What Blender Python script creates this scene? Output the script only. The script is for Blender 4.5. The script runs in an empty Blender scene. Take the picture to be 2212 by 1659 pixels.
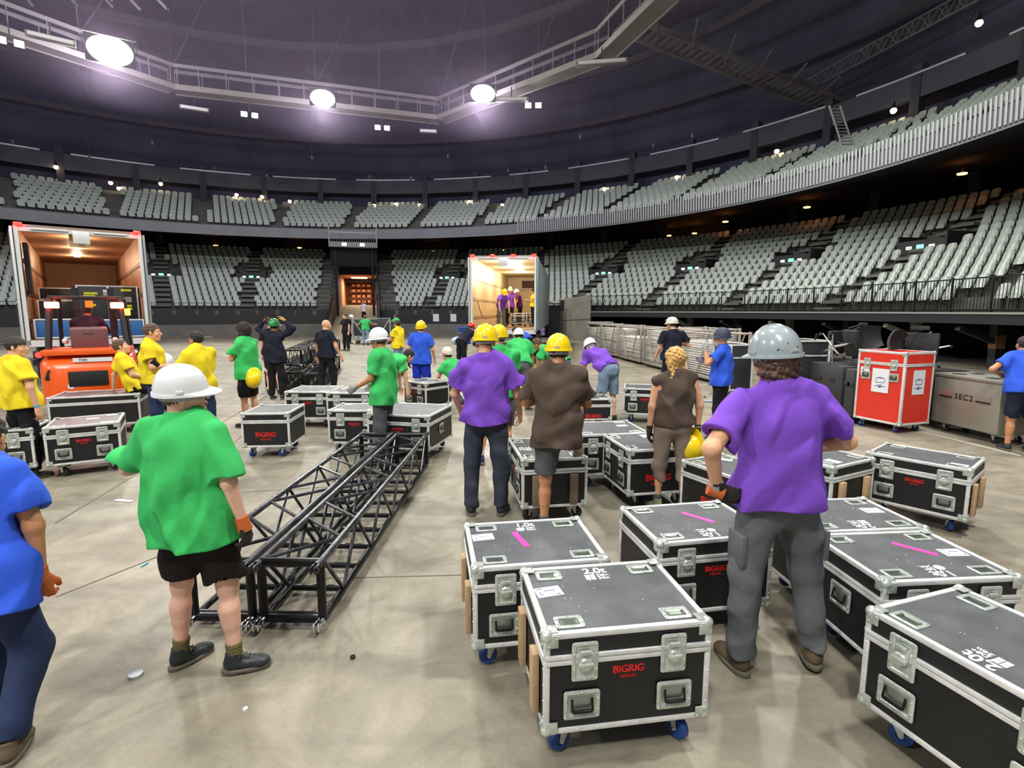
import bpy, bmesh, math, random
import numpy as np
from mathutils import Vector, Matrix, Euler
rnd = random.Random(7)
R = math.radians
PI = math.pi
C = bpy.context.scene.collection
# ------------------------------------------------------------------ camera
CAM_H, FPX = 1.9, 1160.0
PITCH = math.atan(158 / FPX)
cd = bpy.data.cameras.new('camera'); cam = bpy.data.objects.new('camera', cd); C.objects.link(cam)
cam.location = (0, 0, CAM_H); cam.rotation_euler = (PI / 2 - PITCH, 0, 0)
cd.sensor_width = 36; cd.lens = 36 * FPX / 2212; cd.clip_start = 0.05; cd.clip_end = 300
sc = bpy.context.scene; sc.camera = cam
# ------------------------------------------------------------------ exposure, world
sc.view_settings.view_transform = 'Standard'; sc.view_settings.look = 'None'
sc.view_settings.gamma = 1; sc.view_settings.use_curve_mapping = False
sc.view_settings.exposure = 0.22
sc.cycles.max_bounces = 4; sc.cycles.diffuse_bounces = 2; sc.cycles.glossy_bounces = 2
sc.cycles.transmission_bounces = 2; sc.cycles.sample_clamp_indirect = 4
sc.cycles.caustics_reflective = False; sc.cycles.caustics_refractive = False
w = bpy.data.worlds.new('world'); sc.world = w; w.use_nodes = True
w.node_tree.nodes['Background'].inputs[0].default_value = (.80, .84, 1, 1)
w.node_tree.nodes['Background'].inputs[1].default_value = .25
# floodlights hung from the catwalk ring, (x, y, z, watts)
FLOODS = [(-20.6, 29.4, 14.6, 1.0), (-11.8, 35.4, 14.6, 1.0), (-1.8, 34.9, 14.6, 1.0), (7.6, 18.0, 15.0, 1.1),
          (6.0, 3.0, 15.0, 1.0), (-3.0, -7.0, 15.0, 1.0), (-18.0, -8.0, 15.0, 1.2), (-28.0, 6.0, 15.0, 1.0)]
FLOOD_W = 4900
for i, (x, y, z, k) in enumerate(FLOODS):
    l = bpy.data.lights.new('floodlight_beam', 'SPOT'); l.energy = FLOOD_W * k
    l.color = (1, .975, .93); l.spot_size = R(150); l.spot_blend = .6; l.shadow_soft_size = .5
    o = bpy.data.objects.new('floodlight_beam', l); C.objects.link(o)
    o.location = (x, y, z - .35)
    tgt = Vector((-3, 10, 0)); o.rotation_euler = (tgt - o.location).to_track_quat('-Z', 'Y').to_euler()

# wide soft spots added high up as ambient fill, with no fittings
for (x, y) in ((-4, 8), (-14, 20), (-6, -6)):
    l = bpy.data.lights.new('fill_spot', 'SPOT'); l.energy = 5200; l.color = (1, .98, .95); l.spot_size = R(165); l.spot_blend = .8; l.shadow_soft_size = 2.2
    o = bpy.data.objects.new('fill_spot', l); C.objects.link(o); o.location = (x, y, 22)

# stray light of the three blazing catwalk lamps, which also lights the haze under the roof
for (x, y) in ((-20.3, 29.2), (-11.7, 35.1), (-1.8, 34.6)):
    l = bpy.data.lights.new('lamp_spill', 'POINT'); l.energy = 1500; l.color = (.86, .80, 1); l.shadow_soft_size = .5
    o = bpy.data.objects.new('lamp_spill', l); C.objects.link(o); o.location = (x, y - .8, 14.2)
sc.cycles.volume_bounces = 0; sc.cycles.volume_max_steps = 64

# ------------------------------------------------------------------ helpers
def unproj(x, y, z=0.0):
    c, s = math.cos(PITCH), math.sin(PITCH)
    r = (x - 1106) / FPX; d = (y - 829.5) / FPX
    k = (z - CAM_H) / (-s - d * c)
    return (r * k, (c - d * s) * k)
def at(x, y, Y):
    c, s = math.cos(PITCH), math.sin(PITCH)
    r = (x - 1106) / FPX; d = (y - 829.5) / FPX; k = Y / (c - d * s)
    return (r * k, CAM_H + (-s - d * c) * k)

class MB:
    """collects boxes, bars, tubes and lathes into one mesh"""
    def __init__(s): s.v = []; s.f = []; s.m = []
    def add(s, vs, fs, mi=0):
        b = len(s.v); s.v.extend([tuple(v) for v in vs]); s.f.extend([tuple(i + b for i in f) for f in fs]); s.m.extend([mi] * len(fs)); return s
    def box(s, c, d, rot=None, mi=0, tap=1.0):
        x, y, z = d[0] / 2, d[1] / 2, d[2] / 2
        vs = [Vector((sx * x * (tap if sz > 0 else 1), sy * y * (tap if sz > 0 else 1), sz * z)) for sz in (-1, 1) for sx, sy in ((-1, -1), (1, -1), (1, 1), (-1, 1))]
        if rot is not None: vs = [rot @ v for v in vs]
        c = Vector(c); vs = [v + c for v in vs]
        return s.add(vs, [(3, 2, 1, 0), (4, 5, 6, 7), (0, 1, 5, 4), (1, 2, 6, 5), (2, 3, 7, 6), (3, 0, 4, 7)], mi)
    def bbox(s, c, d, b=.004, mi=0, rot=None):
        """box with chamfered edges"""
        x, y, z = d[0] / 2, d[1] / 2, d[2] / 2; b = min(b, x * .45, y * .45, z * .45)
        bm = bmesh.new(); bmesh.ops.create_cube(bm, size=1)
        for v in bm.verts: v.co = Vector((v.co.x * d[0], v.co.y * d[1], v.co.z * d[2]))
        bmesh.ops.bevel(bm, geom=list(bm.edges), offset=b, segments=2, affect='EDGES', profile=.5)
        c = Vector(c)
        vs = [((rot @ v.co) if rot is not None else v.co) + c for v in bm.verts]
        fs = [[v.index for v in f.verts] for f in bm.faces]; bm.free()
        return s.add(vs, fs, mi)
    def tube(s, a, b, r, n=8, r2=None, mi=0, cap=True):
        a, b = Vector(a), Vector(b); r2 = r if r2 is None else r2; d = (b - a)
        if d.length < 1e-6: return s
        q = d.to_track_quat('Z', 'Y')
        vs = [a + q @ Vector((r * math.cos(2 * PI * i / n), r * math.sin(2 * PI * i / n), 0)) for i in range(n)] + \
             [b + q @ Vector((r2 * math.cos(2 * PI * i / n), r2 * math.sin(2 * PI * i / n), 0)) for i in range(n)]
        fs = [(i, (i + 1) % n, n + (i + 1) % n, n + i) for i in range(n)]
        if cap: fs += [tuple(range(n))[::-1], tuple(range(n, 2 * n))]
        return s.add(vs, fs, mi)
    def path(s, pts, r, n=8, mi=0):
        for p, q in zip(pts[:-1], pts[1:]): s.tube(p, q, r, n, mi=mi)
        return s
    def bar(s, a, b, w, h, mi=0):
        a, b = Vector(a), Vector(b); d = b - a; q = d.to_track_quat('Y', 'Z')
        return s.box((a + b) / 2, (w, d.length, h), q.to_matrix(), mi)
    def lathe(s, prof, c=(0, 0, 0), n=16, mi=0, rot=None, sx=1, sy=1):
        vs = []; c = Vector(c)
        for r, z in prof:
            for i in range(n):
                v = Vector((r * math.cos(2 * PI * i / n) * sx, r * math.sin(2 * PI * i / n) * sy, z))
                vs.append((rot @ v if rot is not None else v) + c)
        fs = []
        for k in range(len(prof) - 1):
            for i in range(n):
                j = (i + 1) % n; fs.append((k * n + i, k * n + j, k * n + n + j, k * n + n + i))
        return s.add(vs, fs, mi)
    def ball(s, c, r, n=12, mi=0, sc=(1, 1, 1), rot=None):
        prof = [(max(1e-4, math.cos(-PI / 2 + PI * k / (n // 2))) * r, math.sin(-PI / 2 + PI * k / (n // 2)) * r * sc[2]) for k in range(n // 2 + 1)]
        return s.lathe(prof, c, n, mi, rot, sc[0], sc[1])
    def mesh(s, name, mats=None, smooth=None):
        me = bpy.data.meshes.new(name); me.from_pydata(s.v, [], s.f)
        if mats:
            for m in (mats if isinstance(mats, (list, tuple)) else [mats]): me.materials.append(m)
        if any(s.m): me.polygons.foreach_set('material_index', s.m)
        if smooth is not None and smooth is not False:
            me.polygons.foreach_set('use_smooth', [True] * len(me.polygons))
            if smooth is not True: me.set_sharp_from_angle(angle=R(smooth))
        me.update(); return me
    def build(s, name, mats=None, parent=None, smooth=35, loc=(0, 0, 0), rot=(0, 0, 0)):
        return obj(name, s.mesh(name, mats, smooth), parent, loc, rot)

def obj(name, me, parent=None, loc=(0, 0, 0), rot=(0, 0, 0)):
    o = bpy.data.objects.new(name, me); C.objects.link(o); o.parent = parent
    o.location = loc; o.rotation_euler = rot; return o
def tag(o, label=None, cat=None, group=None, kind=None):
    for k, v in (('label', label), ('category', cat), ('group', group), ('kind', kind)):
        if v: o[k] = v
    return o
def empty(name, loc=(0, 0, 0), rz=0.0, label=None, cat=None, group=None):
    o = bpy.data.objects.new(name, None); C.objects.link(o); o.location = loc; o.rotation_euler = (0, 0, rz)
    o.empty_display_size = .1
    return tag(o, label, cat, group)
def struct(o): o['kind'] = 'structure'; return o

# ------------------------------------------------------------------ materials
def srgb(r, g, b):
    f = lambda c: (c / 255) / 12.92 if c / 255 <= .04045 else ((c / 255 + .055) / 1.055) ** 2.4
    return (f(r), f(g), f(b), 1)
MATS = {}
def mat(name, col, rough=.6, metal=0.0, bump=0.0, bscale=60, var=0.0, vscale=4, emit=None, spec=.5, coat=0.0, vcol=None, detail=3):
    if name in MATS: return MATS[name]
    m = bpy.data.materials.new(name); m.use_nodes = True; nt = m.node_tree; p = nt.nodes['Principled BSDF']
    if len(col) == 3: col = srgb(*col)
    p.inputs['Base Color'].default_value = col; p.inputs['Roughness'].default_value = rough
    p.inputs['Metallic'].default_value = metal; p.inputs['Specular IOR Level'].default_value = spec
    p.inputs['Coat Weight'].default_value = coat
    if emit: p.inputs['Emission Color'].default_value = col; p.inputs['Emission Strength'].default_value = emit
    if bump or var:
        tc = nt.nodes.new('ShaderNodeTexCoord')
    if bump:
        n = nt.nodes.new('ShaderNodeTexNoise'); n.inputs['Scale'].default_value = bscale; n.inputs['Detail'].default_value = detail
        b = nt.nodes.new('ShaderNodeBump'); b.inputs['Strength'].default_value = bump; b.inputs['Distance'].default_value = .01
        nt.links.new(tc.outputs['Object'], n.inputs['Vector']); nt.links.new(n.outputs[0], b.inputs['Height']); nt.links.new(b.outputs[0], p.inputs['Normal'])
    if var:
        n = nt.nodes.new('ShaderNodeTexNoise'); n.inputs['Scale'].default_value = vscale; n.inputs['Detail'].default_value = 5
        r = nt.nodes.new('ShaderNodeValToRGB'); r.color_ramp.elements[0].position = .35; r.color_ramp.elements[1].position = .65
        c2 = vcol if vcol else tuple(min(1, c * (1 + var)) for c in col[:3]) + (1,)
        if len(c2) == 3: c2 = srgb(*c2)
        r.color_ramp.elements[0].color = tuple(c * (1 - var) for c in col[:3]) + (1,); r.color_ramp.elements[1].color = c2
        nt.links.new(tc.outputs['Object'], n.inputs['Vector']); nt.links.new(n.outputs[0], r.inputs[0]); nt.links.new(r.outputs[0], p.inputs['Base Color'])
    MATS[name] = m; return m
def floor_material():
    m = bpy.data.materials.new('worn_concrete'); m.use_nodes = True; nt = m.node_tree; p = nt.nodes['Principled BSDF']; L = nt.links.new
    tc = nt.nodes.new('ShaderNodeTexCoord')
    def noise(scale, detail, rough=.6, dist=0.0):
        n = nt.nodes.new('ShaderNodeTexNoise'); n.inputs['Scale'].default_value = scale; n.inputs['Detail'].default_value = detail
        n.inputs['Roughness'].default_value = rough; n.inputs['Distortion'].default_value = dist
        L(tc.outputs['Object'], n.inputs['Vector']); return n
    def ramp(src, a, b, ca, cb):
        r = nt.nodes.new('ShaderNodeValToRGB'); r.color_ramp.elements[0].position = a; r.color_ramp.elements[1].position = b
        r.color_ramp.elements[0].color = ca; r.color_ramp.elements[1].color = cb; L(src, r.inputs[0]); return r
    def mix(f, a, b, mode='MIX'):
        x = nt.nodes.new('ShaderNodeMix'); x.data_type = 'RGBA'; x.blend_type = mode
        if isinstance(f, float): x.inputs[0].default_value = f
        else: L(f, x.inputs[0])
        L(a, x.inputs[6]); L(b, x.inputs[7]); return x
    g1 = lambda v: (v, v, v, 1)
    base = ramp(noise(.35, 6, .6, .6).outputs[0], .3, .7, srgb(130, 123, 106), srgb(163, 156, 137))
    blot = ramp(noise(1.7, 8, .68, 1.2).outputs[0], .38, .62, g1(.72), g1(1.05))
    fine = ramp(noise(38, 5, .7).outputs[0], .3, .7, g1(.9), g1(1.06))
    c = mix(1.0, base.outputs[0], blot.outputs[0], 'MULTIPLY'); c = mix(1.0, c.outputs[2], fine.outputs[0], 'MULTIPLY')
    # smeared dark dirt
    mp = nt.nodes.new('ShaderNodeMapping'); mp.inputs['Rotation'].default_value = (0, 0, .5); mp.inputs['Scale'].default_value = (.5, 2.2, 1)
    L(tc.outputs['Object'], mp.inputs[0]); n = nt.nodes.new('ShaderNodeTexNoise'); n.inputs['Scale'].default_value = 1.3; n.inputs['Detail'].default_value = 7
    L(mp.outputs[0], n.inputs['Vector']); d = ramp(n.outputs[0], .5, .75, g1(1), g1(.6)); c = mix(1.0, c.outputs[2], d.outputs[0], 'MULTIPLY')
    L(c.outputs[2], p.inputs['Base Color'])
    rr = ramp(noise(2.5, 5).outputs[0], .3, .7, g1(.42), g1(.7)); L(rr.outputs[0], p.inputs['Roughness'])
    b = nt.nodes.new('ShaderNodeBump'); b.inputs['Strength'].default_value = .15; b.inputs['Distance'].default_value = .01
    L(noise(25, 4).outputs[0], b.inputs['Height']); L(b.outputs[0], p.inputs['Normal'])
    return m
M_FLOOR = floor_material()
M_ALU = mat('aluminium_edging', (222, 224, 222), .32, .25, .2, 90, .1, 14)
M_STEEL = mat('zinc_plate', (196, 204, 196), .28, .45, .2, 40, .15, 22)
M_DISHIN = mat('zinc_dish_shade', (150, 160, 152), .35, .8)
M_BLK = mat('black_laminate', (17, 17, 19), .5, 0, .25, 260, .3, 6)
M_LIDBLK = mat('lid_sheen_laminate', (80, 83, 86), .42, 0, .35, 220, .2, 9)  # lightened to hold the lamps' grazing sheen on the lids
M_CHROME = mat('chrome', (220, 222, 224), .18, 1)
M_BLUEW = mat('blue_caster_rubber', (28, 60, 125), .5)
M_DARKW = mat('dark_caster_rubber', (32, 34, 38), .6)
M_WOOD = mat('raw_pine', (190, 158, 120), .7, 0, .3, 30, .2, 7)
M_WOODG = mat('weathered_pine', (120, 104, 88), .7, 0, .3, 30, .2, 7)
M_REDP = mat('red_print', (205, 30, 28), .5, 0, 0, 60, .2, 40)
M_WHP = mat('white_print', (222, 224, 222), .6)
M_PAPER = mat('paper_label', (222, 226, 230), .6)
M_INK = mat('blue_ink', (60, 70, 130), .6)
M_PINK = mat('pink_tape', (255, 60, 165), .5)
M_BLACKM = mat('black_painted_steel', (22, 22, 25), .35, .3, .1, 30)
M_DARK = mat('dark_steel', (36, 38, 42), .5, .3)
M_RUB = mat('black_rubber', (20, 20, 22), .7)
M_PLASTIC_DG = mat('dark_grey_plastic', (52, 52, 56), .45)
# ================================================================== ARENA
CX, CY = -12.0, 18.0
def pol(t, r, z=0.0): return (CX + r * math.cos(t), CY + r * math.sin(t), z)
T0, T1 = R(-38), R(176)
M_CONC = mat('stand_concrete', (92, 92, 86), .85, 0, .3, 8, .15, 1.5)
M_CONCL = mat('pale_concrete', (132, 130, 118), .85, 0, .3, 8, .15, 1.2)
M_CURB = mat('curb_concrete', (112, 111, 104), .85, 0, .3, 6, .12, 1)
M_FASC = mat('black_fascia', (34, 35, 38), .6, 0, .1, 5)
M_BALC = mat('grey_fascia', (112, 116, 120), .5, .2, .1, 4, .08, .6)
M_SEAT = mat('seat_shell', (176, 186, 176), .32, 0, 0, 60, .06, 1.5)
M_SEATD = mat('seat_frame_dark', (26, 28, 28), .6)
M_ROOF = mat('roof_dark', (74, 68, 86), .9, 0, .3, 3, .25, .35)
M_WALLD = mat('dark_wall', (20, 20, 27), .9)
M_TRUSS = mat('roof_steel', (108, 104, 104), .6, .2)
M_TRUSSD = mat('roof_steel_dark', (70, 66, 72), .6, .2)
M_RAIL = mat('railing_black', (24, 25, 27), .45, .3)
M_RAILW = mat('railing_pale', (150, 154, 156), .45, .3)

# floor
fm = MB(); n = 96
fm.add([pol(2 * PI * i / n, 46, 0) for i in range(n)], [tuple(range(n))])
struct(fm.build('floor', M_FLOOR, smooth=None))
# seams in the floor slab: thin dark joints
for k, (a, b, wd) in enumerate((((120, 1130), (700, 780), .018), ((330, 1125), (720, 752), .012), ((455, 1068), (900, 1040), .008), ((1880, 905), (2205, 985), .03), ((525, 1130), (120, 1290), .012), ((1290, 1235), (700, 1250), .006))):
    A, B = unproj(*a), unproj(*b)
    struct(MB().bar((A[0], A[1], .002), (B[0], B[1], .002), wd, .003).build('trim_%d' % (k + 20), mat('slab_joint', (116, 109, 95), .9) if k != 3 else mat('pale_floor_strip', (198, 196, 186), .6)))

def ring(name, prof, m, t0=T0, t1=T1, step=3.0, skip=None, smooth=30, closed=False, t0v=None, t1v=None):
    """revolve a (radius, z) profile around the bowl centre"""
    b = MB(); n = max(2, int(math.degrees(t1 - t0) / step)); k = len(prof)
    a0 = t0v if t0v else (lambda r: t0); a1 = t1v if t1v else (lambda r: t1); AB = [(a0(r), a1(r)) for r, z in prof]
    vs = [pol(AB[q][0] + (AB[q][1] - AB[q][0]) * i / n, r, z) for i in range(n + 1) for q, (r, z) in enumerate(prof)]
    fs = []
    for i in range(n):
        if skip and skip(t0 + (t1 - t0) * (i + .5) / n): continue
        for j in range(k - 1 + (1 if closed else 0)):
            a = i * k + j; a2 = i * k + (j + 1) % k
            fs.append((a, a2, a2 + k, a + k))
    b.add(vs, fs); return b.build(name, m, smooth=smooth)

RL0, ZL0, NROW, RUN, RISE = 26.5, 1.95, 14, .8, .405   # lower stand
RU0, ZU0, NU, RUNU, RISEU = 28.9, 8.75, 8, .85, .40    # upper stand
TAX = R(104); TO = Vector((-12.8, 44.4, 0)); TDIR = Vector((math.cos(TAX), math.sin(TAX), 0)); TSIDE = Vector((-math.sin(TAX), math.cos(TAX), 0)); HW = 1.65
def tline(r, s):
    # angle, seen from the bowl centre, of the tunnel side line at radius r
    lo, hi = -12, 30
    for _ in range(40):
        m_ = (lo + hi) / 2; p = TO + TSIDE * s + TDIR * m_
        if math.hypot(p.x - CX, p.y - CY) < r: lo = m_
        else: hi = m_
    return math.atan2(p.y - CY, p.x - CX)
TR0 = lambda r: tline(r, -HW - .2)
TR1 = lambda r: tline(r, HW + .2)
TT0, TT1 = TR0(26.5), TR1(26.5)                               # entrance tunnel
intun = lambda t, r=28: TT0 < t < TT1
TDECK = R(48.5)   # to the right of this angle the stand stands over an open undercroft

prof = [(RL0, ZL0 - .35), (RL0, ZL0)]
for i in range(NROW): r = RL0 + .3 + i * RUN; z = ZL0 + i * RISE; prof += [(r + (0 if i == 0 else .0), z), (r + RUN, z), (r + RUN, z + RISE)]
prof.append((RL0 + .3 + NROW * RUN + 4, ZL0 + NROW * RISE))
struct(ring('floor_lower_stand', prof, M_CONC, t1=TT0, step=2, smooth=None, t1v=TR0))
struct(ring('floor_lower_stand_left', prof, M_CONC, t0=TT1, step=2, smooth=None, t0v=TR1))
profu = [(RU0 - .4, ZU0 - .75), (RU0 - .35, ZU0 - .1), (RU0, ZU0 - .1)]
for i in range(NU): r = RU0 + i * RUNU; z = ZU0 - .1 + i * RISEU; profu += [(r, z), (r + RUNU, z), (r + RUNU, z + RISEU)]
profu += [(RU0 + NU * RUNU + 1.4, ZU0 + NU * RISEU)]
struct(ring('floor_upper_stand', profu, M_CONC, step=2, smooth=None))
# underside of the balcony
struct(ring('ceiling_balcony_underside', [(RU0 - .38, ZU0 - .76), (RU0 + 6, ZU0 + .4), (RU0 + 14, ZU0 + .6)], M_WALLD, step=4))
# balcony fascia, smooth at the back, slatted to the right
struct(ring('wall_balcony_fascia', [(RU0 - .45, ZU0 - .85), (RU0 - .5, ZU0 - .1), (RU0 - .42, ZU0 - .02), (RU0 - .3, ZU0 - .02)], M_BALC, step=2))
sl = MB()
t = R(-30)
while t < R(64):
    a = pol(t, RU0 - .56, ZU0 - .75); b_ = pol(t, RU0 - .62, ZU0 + .28)
    sl.bar(a, b_, .10, .03); t += .19 / 28.3
tag(sl.build('slatted_balustrade', M_RAILW), 'long curved balustrade of pale upright slats along the right of the upper balcony', 'balustrade')
# low walls in front of the lower stand (behind the open arena floor)
struct(ring('wall_curb', [(RL0 - .15, 0), (RL0 - .15, .85), (RL0 + .3, .85)], M_CURB, t0=R(62), t1=TT0, step=3))
struct(ring('wall_curb_left', [(RL0 - .15, 0), (RL0 - .15, .85), (RL0 + .3, .85)], M_CURB, t0=TT1, step=3))
struct(ring('wall_fascia', [(RL0, .85), (RL0, ZL0 + .02), (RL0 + .1, ZL0 + .02)], M_FASC, t0=R(55), t1=TT0, step=3))
struct(ring('wall_fascia_left', [(RL0, .85), (RL0, ZL0 + .02), (RL0 + .1, ZL0 + .02)], M_FASC, t0=TT1, step=3))
# deck edge girder over the undercroft
DZ = 1.86
struct(ring('trim_1', [(RL0 - .25, DZ - .36), (RL0 - .25, DZ - .06), (RL0 - .1, DZ - .06), (RL0 - .1, DZ - .36)], M_DARK, t1=TDECK, step=2, closed=True))
struct(ring('trim_2', [(RL0 - .3, DZ - .06), (RL0 - .3, DZ), (RL0, DZ), (RL0, DZ - .06)], mat('deck_edge_strip', (150, 150, 146), .5, .3), t1=TDECK, step=2, closed=True))
struct(ring('floor_deck', [(RL0 - .2, DZ - .01), (RL0 + .4, DZ - .01)], M_DARK, t1=TDECK, step=2))
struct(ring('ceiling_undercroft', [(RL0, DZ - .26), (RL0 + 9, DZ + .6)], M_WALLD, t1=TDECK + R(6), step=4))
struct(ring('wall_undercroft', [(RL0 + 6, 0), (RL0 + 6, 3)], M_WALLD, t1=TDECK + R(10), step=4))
# columns and raking struts of the undercroft
for i, a in enumerate(range(-8, 38, 7)):
    t = R(a); cdir = Vector((math.cos(t), math.sin(t), 0)); p = Vector(pol(t, RL0 + 1.3))
    col_m = M_CONCL if i % 2 == 0 else mat('ochre_post', (116, 82, 48), .8)
    root = empty('support_post', p, t, 'dark raking support post under the raised stand deck' if i % 2 else 'pale concrete support post under the raised stand deck', 'post', 'support posts beneath the raised stand')
    b = MB(); b.box((0, 0, .76), (.28, .28, 1.5)); b.build('post', col_m if i % 2 == 0 else M_DARK, root)
    if i % 2: MB().box((0, 0, .9), (.3, .3, .45)).build('post_band', col_m, root)
    b = MB(); b.bar((-.1, 0, .9), (-1.3, 0, 1.36), .2, .16); b.build('strut', col_m if i % 2 == 0 else M_DARK, root)
# outer wall, roof
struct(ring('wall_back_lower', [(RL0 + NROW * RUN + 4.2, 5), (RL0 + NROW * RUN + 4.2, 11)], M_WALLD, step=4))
RW = RU0 + NU * RUNU + 1.3
struct(ring('wall_back_upper', [(RW, ZU0 + NU * RISEU - .2), (RW, 30)], mat('concourse_wall', (64, 66, 88), .9, 0, 0, 60, .25, .3), step=4))
roof = MB(); n = 64; rings = [(RW + .5, 24), (28, 25.5), (18, 27), (8, 28), (.01, 28.3)]
vs = [pol(2 * PI * i / n, r, z) for r, z in rings for i in range(n)]
roof.add(vs, [(k * n + i, k * n + (i + 1) % n, (k + 1) * n + (i + 1) % n, (k + 1) * n + i) for k in range(len(rings) - 1) for i in range(n)])
struct(roof.build('ceiling', M_ROOF))
# ring beam before the concourse, its top-edge highlight painted as pale broken strips
struct(ring('trim_3', [(RW - 1.6, 13.0), (RW - 1.6, 14.2), (RW - 1.2, 14.2), (RW - 1.2, 13.0)], mat('ring_beam', (58, 62, 74), .6), step=3, closed=True))
sk = lambda t: int(math.degrees(t) / 3) % 4 == 0
struct(ring('trim_4', [(RW - 1.65, 14.2), (RW - 1.65, 14.3), (RW - 1.4, 14.3)], mat('beam_highlight', (200, 204, 210), .4, .3), step=3, skip=sk))
struct(ring('trim_5', [(RW - 1.3, 17.6), (RW - 1.3, 18.0), (RW - 1.0, 18.0)], M_TRUSSD, step=4))
for i, a in enumerate(range(-20, 172, 8)):
    struct(MB().box((0, 0, 0), (.5, .5, 3.6)).build('trim_%d' % (60 + i), mat('beam_column', (46, 48, 60), .7), loc=pol(R(a), RW - 1.4, 12.9), rot=(0, 0, R(a))))
for i, a in enumerate(range(-22, 172, 8)):
    if intun(R(a)): continue
    struct(MB().box((0, 0, 0), (.6, .6, 5)).build('trim_%d' % (90 + i), mat('balcony_column', (40, 44, 54), .8), loc=pol(R(a), RL0 + NROW * RUN + 1.2, 9), rot=(0, 0, R(a))))

# ---------------------------------------------------------------- seats
def seat_parts():
    """tip-up shell seat: back shell, folded pan, dark bracket; faces +x (towards the bowl centre is -x after turning)"""
    W = .43
    sh = MB(); nx, nz = 4, 3; vs = []
    for j in range(nz + 1):
        v = j / nz; z = .40 + .42 * v; wd = W * (.46 + .04 * math.sin(v * PI)) * (1 if j < nz else .86)
        for i in range(nx + 1):
            u = i / nx * 2 - 1
            vs.append((-.10 * v - .05 + .05 * u * u + .02, u * wd, z - (.03 * u * u if j == nz else 0)))
    nf = nx + 1; F = [(j * nf + i, j * nf + i + 1, j * nf + nf + i + 1, j * nf + nf + i) for j in range(nz) for i in range(nx)]
    o = len(vs); vs2 = [(x - .025, y, z) for x, y, z in vs]
    sh.add(vs + vs2, F + [tuple(o + i for i in f[::-1]) for f in F] + [(j * nf, j * nf + nf, o + j * nf + nf, o + j * nf) for j in range(nz)]
           + [(j * nf + nx + nf, j * nf + nx, o + j * nf + nx, o + j * nf + nx + nf) for j in range(nz)] + [(nz * nf + i + 1, nz * nf + i, o + nz * nf + i, o + nz * nf + i + 1) for i in range(nx)][::1])
    pan = MB(); pts = []
    for j in range(3):
        v = j / 2; z = .34 + .24 * v; x = .12 - .06 * v
        for i in range(4):
            u = i / 3 * 2 - 1; pts.append((x - .03 * u * u, u * W * .43 * (1 if j < 2 else .85), z))
    F = [(j * 4 + i, j * 4 + i + 1, j * 4 + 4 + i + 1, j * 4 + 4 + i) for j in range(2) for i in range(3)]
    pts2 = [(x - .04, y, z) for x, y, z in pts]
    pan.add(pts + pts2, F + [tuple(12 + i for i in f[::-1]) for f in F] + [(8, 9, 21, 20), (9, 10, 22, 21), (10, 11, 23, 22), (0, 4, 16, 12), (4, 8, 20, 16), (7, 3, 15, 19), (11, 7, 19, 23), (1, 0, 12, 13), (2, 1, 13, 14), (3, 2, 14, 15)])
    br = MB(); br.box((-.04, 0, .2), (.06, .1, .4)); br.box((-.02, 0, .37), (.16, W, .03))
    return sh, pan, br
SH, PAN, BR = seat_parts()
seat_pos = []   # (theta, r, z, tier, row)
DEG = math.degrees
def aisle(t, r, tier, row):
    a = DEG(t)
    if tier == 'lower':
        v = Vector(pol(t, r)) - TO
        if abs(v.dot(TSIDE)) < HW + 1.6: return True
        for c in (-14, 0, 14, 27, 40, 53, 66, 79, 110, 122, 135, 148):
            wd = .55 if row < 7 else (1.0 if row < 10 else .5)
            if abs((a - c)) * PI / 180 * r < wd: return True
            if row in (6, 7, 8) and abs(a - c) * PI / 180 * r < 1.55: return True
        return False
    for c in range(-16, 170, 11):
        if abs(a - c) * PI / 180 * r < .42 + .05 * row: return True
    return False
for row in range(NROW):
    r = RL0 + .3 + row * RUN + .5; z = ZL0 + row * RISE; dt = .52 / r; t = R(-24)
    while t < R(160):
        if not aisle(t, r, 'lower', row): seat_pos.append((t, r, z, 'lower', row))
        t += dt
for row in range(NU):
    r = RU0 + row * RUNU + .5; z = ZU0 - .1 + row * RISEU; dt = .52 / r; t = R(-22)
    while t < R(158):
        if not aisle(t, r, 'upper', row): seat_pos.append((t, r, z, 'upper', row))
        t += dt
def shown(s):
    x, y, z = pol(s[0], s[1], s[2] + .5); return y > 1 and abs(x) / y < .93
seat_pos = [s for s in seat_pos if (lambda p: p[1] > -2 and abs(p[0]) / max(p[1], 1) < 1.25)(pol(s[0], s[1]))]
vis = sorted([s for s in seat_pos if shown(s) and s[3] == 'lower'], key=lambda s: math.dist((0, 0), pol(s[0], s[1])[:2]))
near = set(vis[:300])
me_sh = SH.mesh('seat_shell', M_SEAT, 50); me_pan = PAN.mesh('seat_pan', M_SEAT, 50); me_br = BR.mesh('seat_bracket', M_SEATD)
ORD = ['front', 'second', 'third', 'fourth', 'fifth', 'sixth', 'seventh', 'eighth', 'ninth', 'tenth', 'eleventh', 'twelfth', 'thirteenth', 'top']
for s in near:
    t, r, z, tier, row = s
    o = empty('stadium_seat', pol(t, r, z), t + PI, 'pale grey tip-up seat in the %s row of the right-hand lower stand' % ORD[row], 'seat', '%s row seats of the right-hand lower stand' % ORD[row])
    obj('seat_back', me_sh, o); obj('seat_pan', me_pan, o); obj('seat_bracket', me_br, o)
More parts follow.
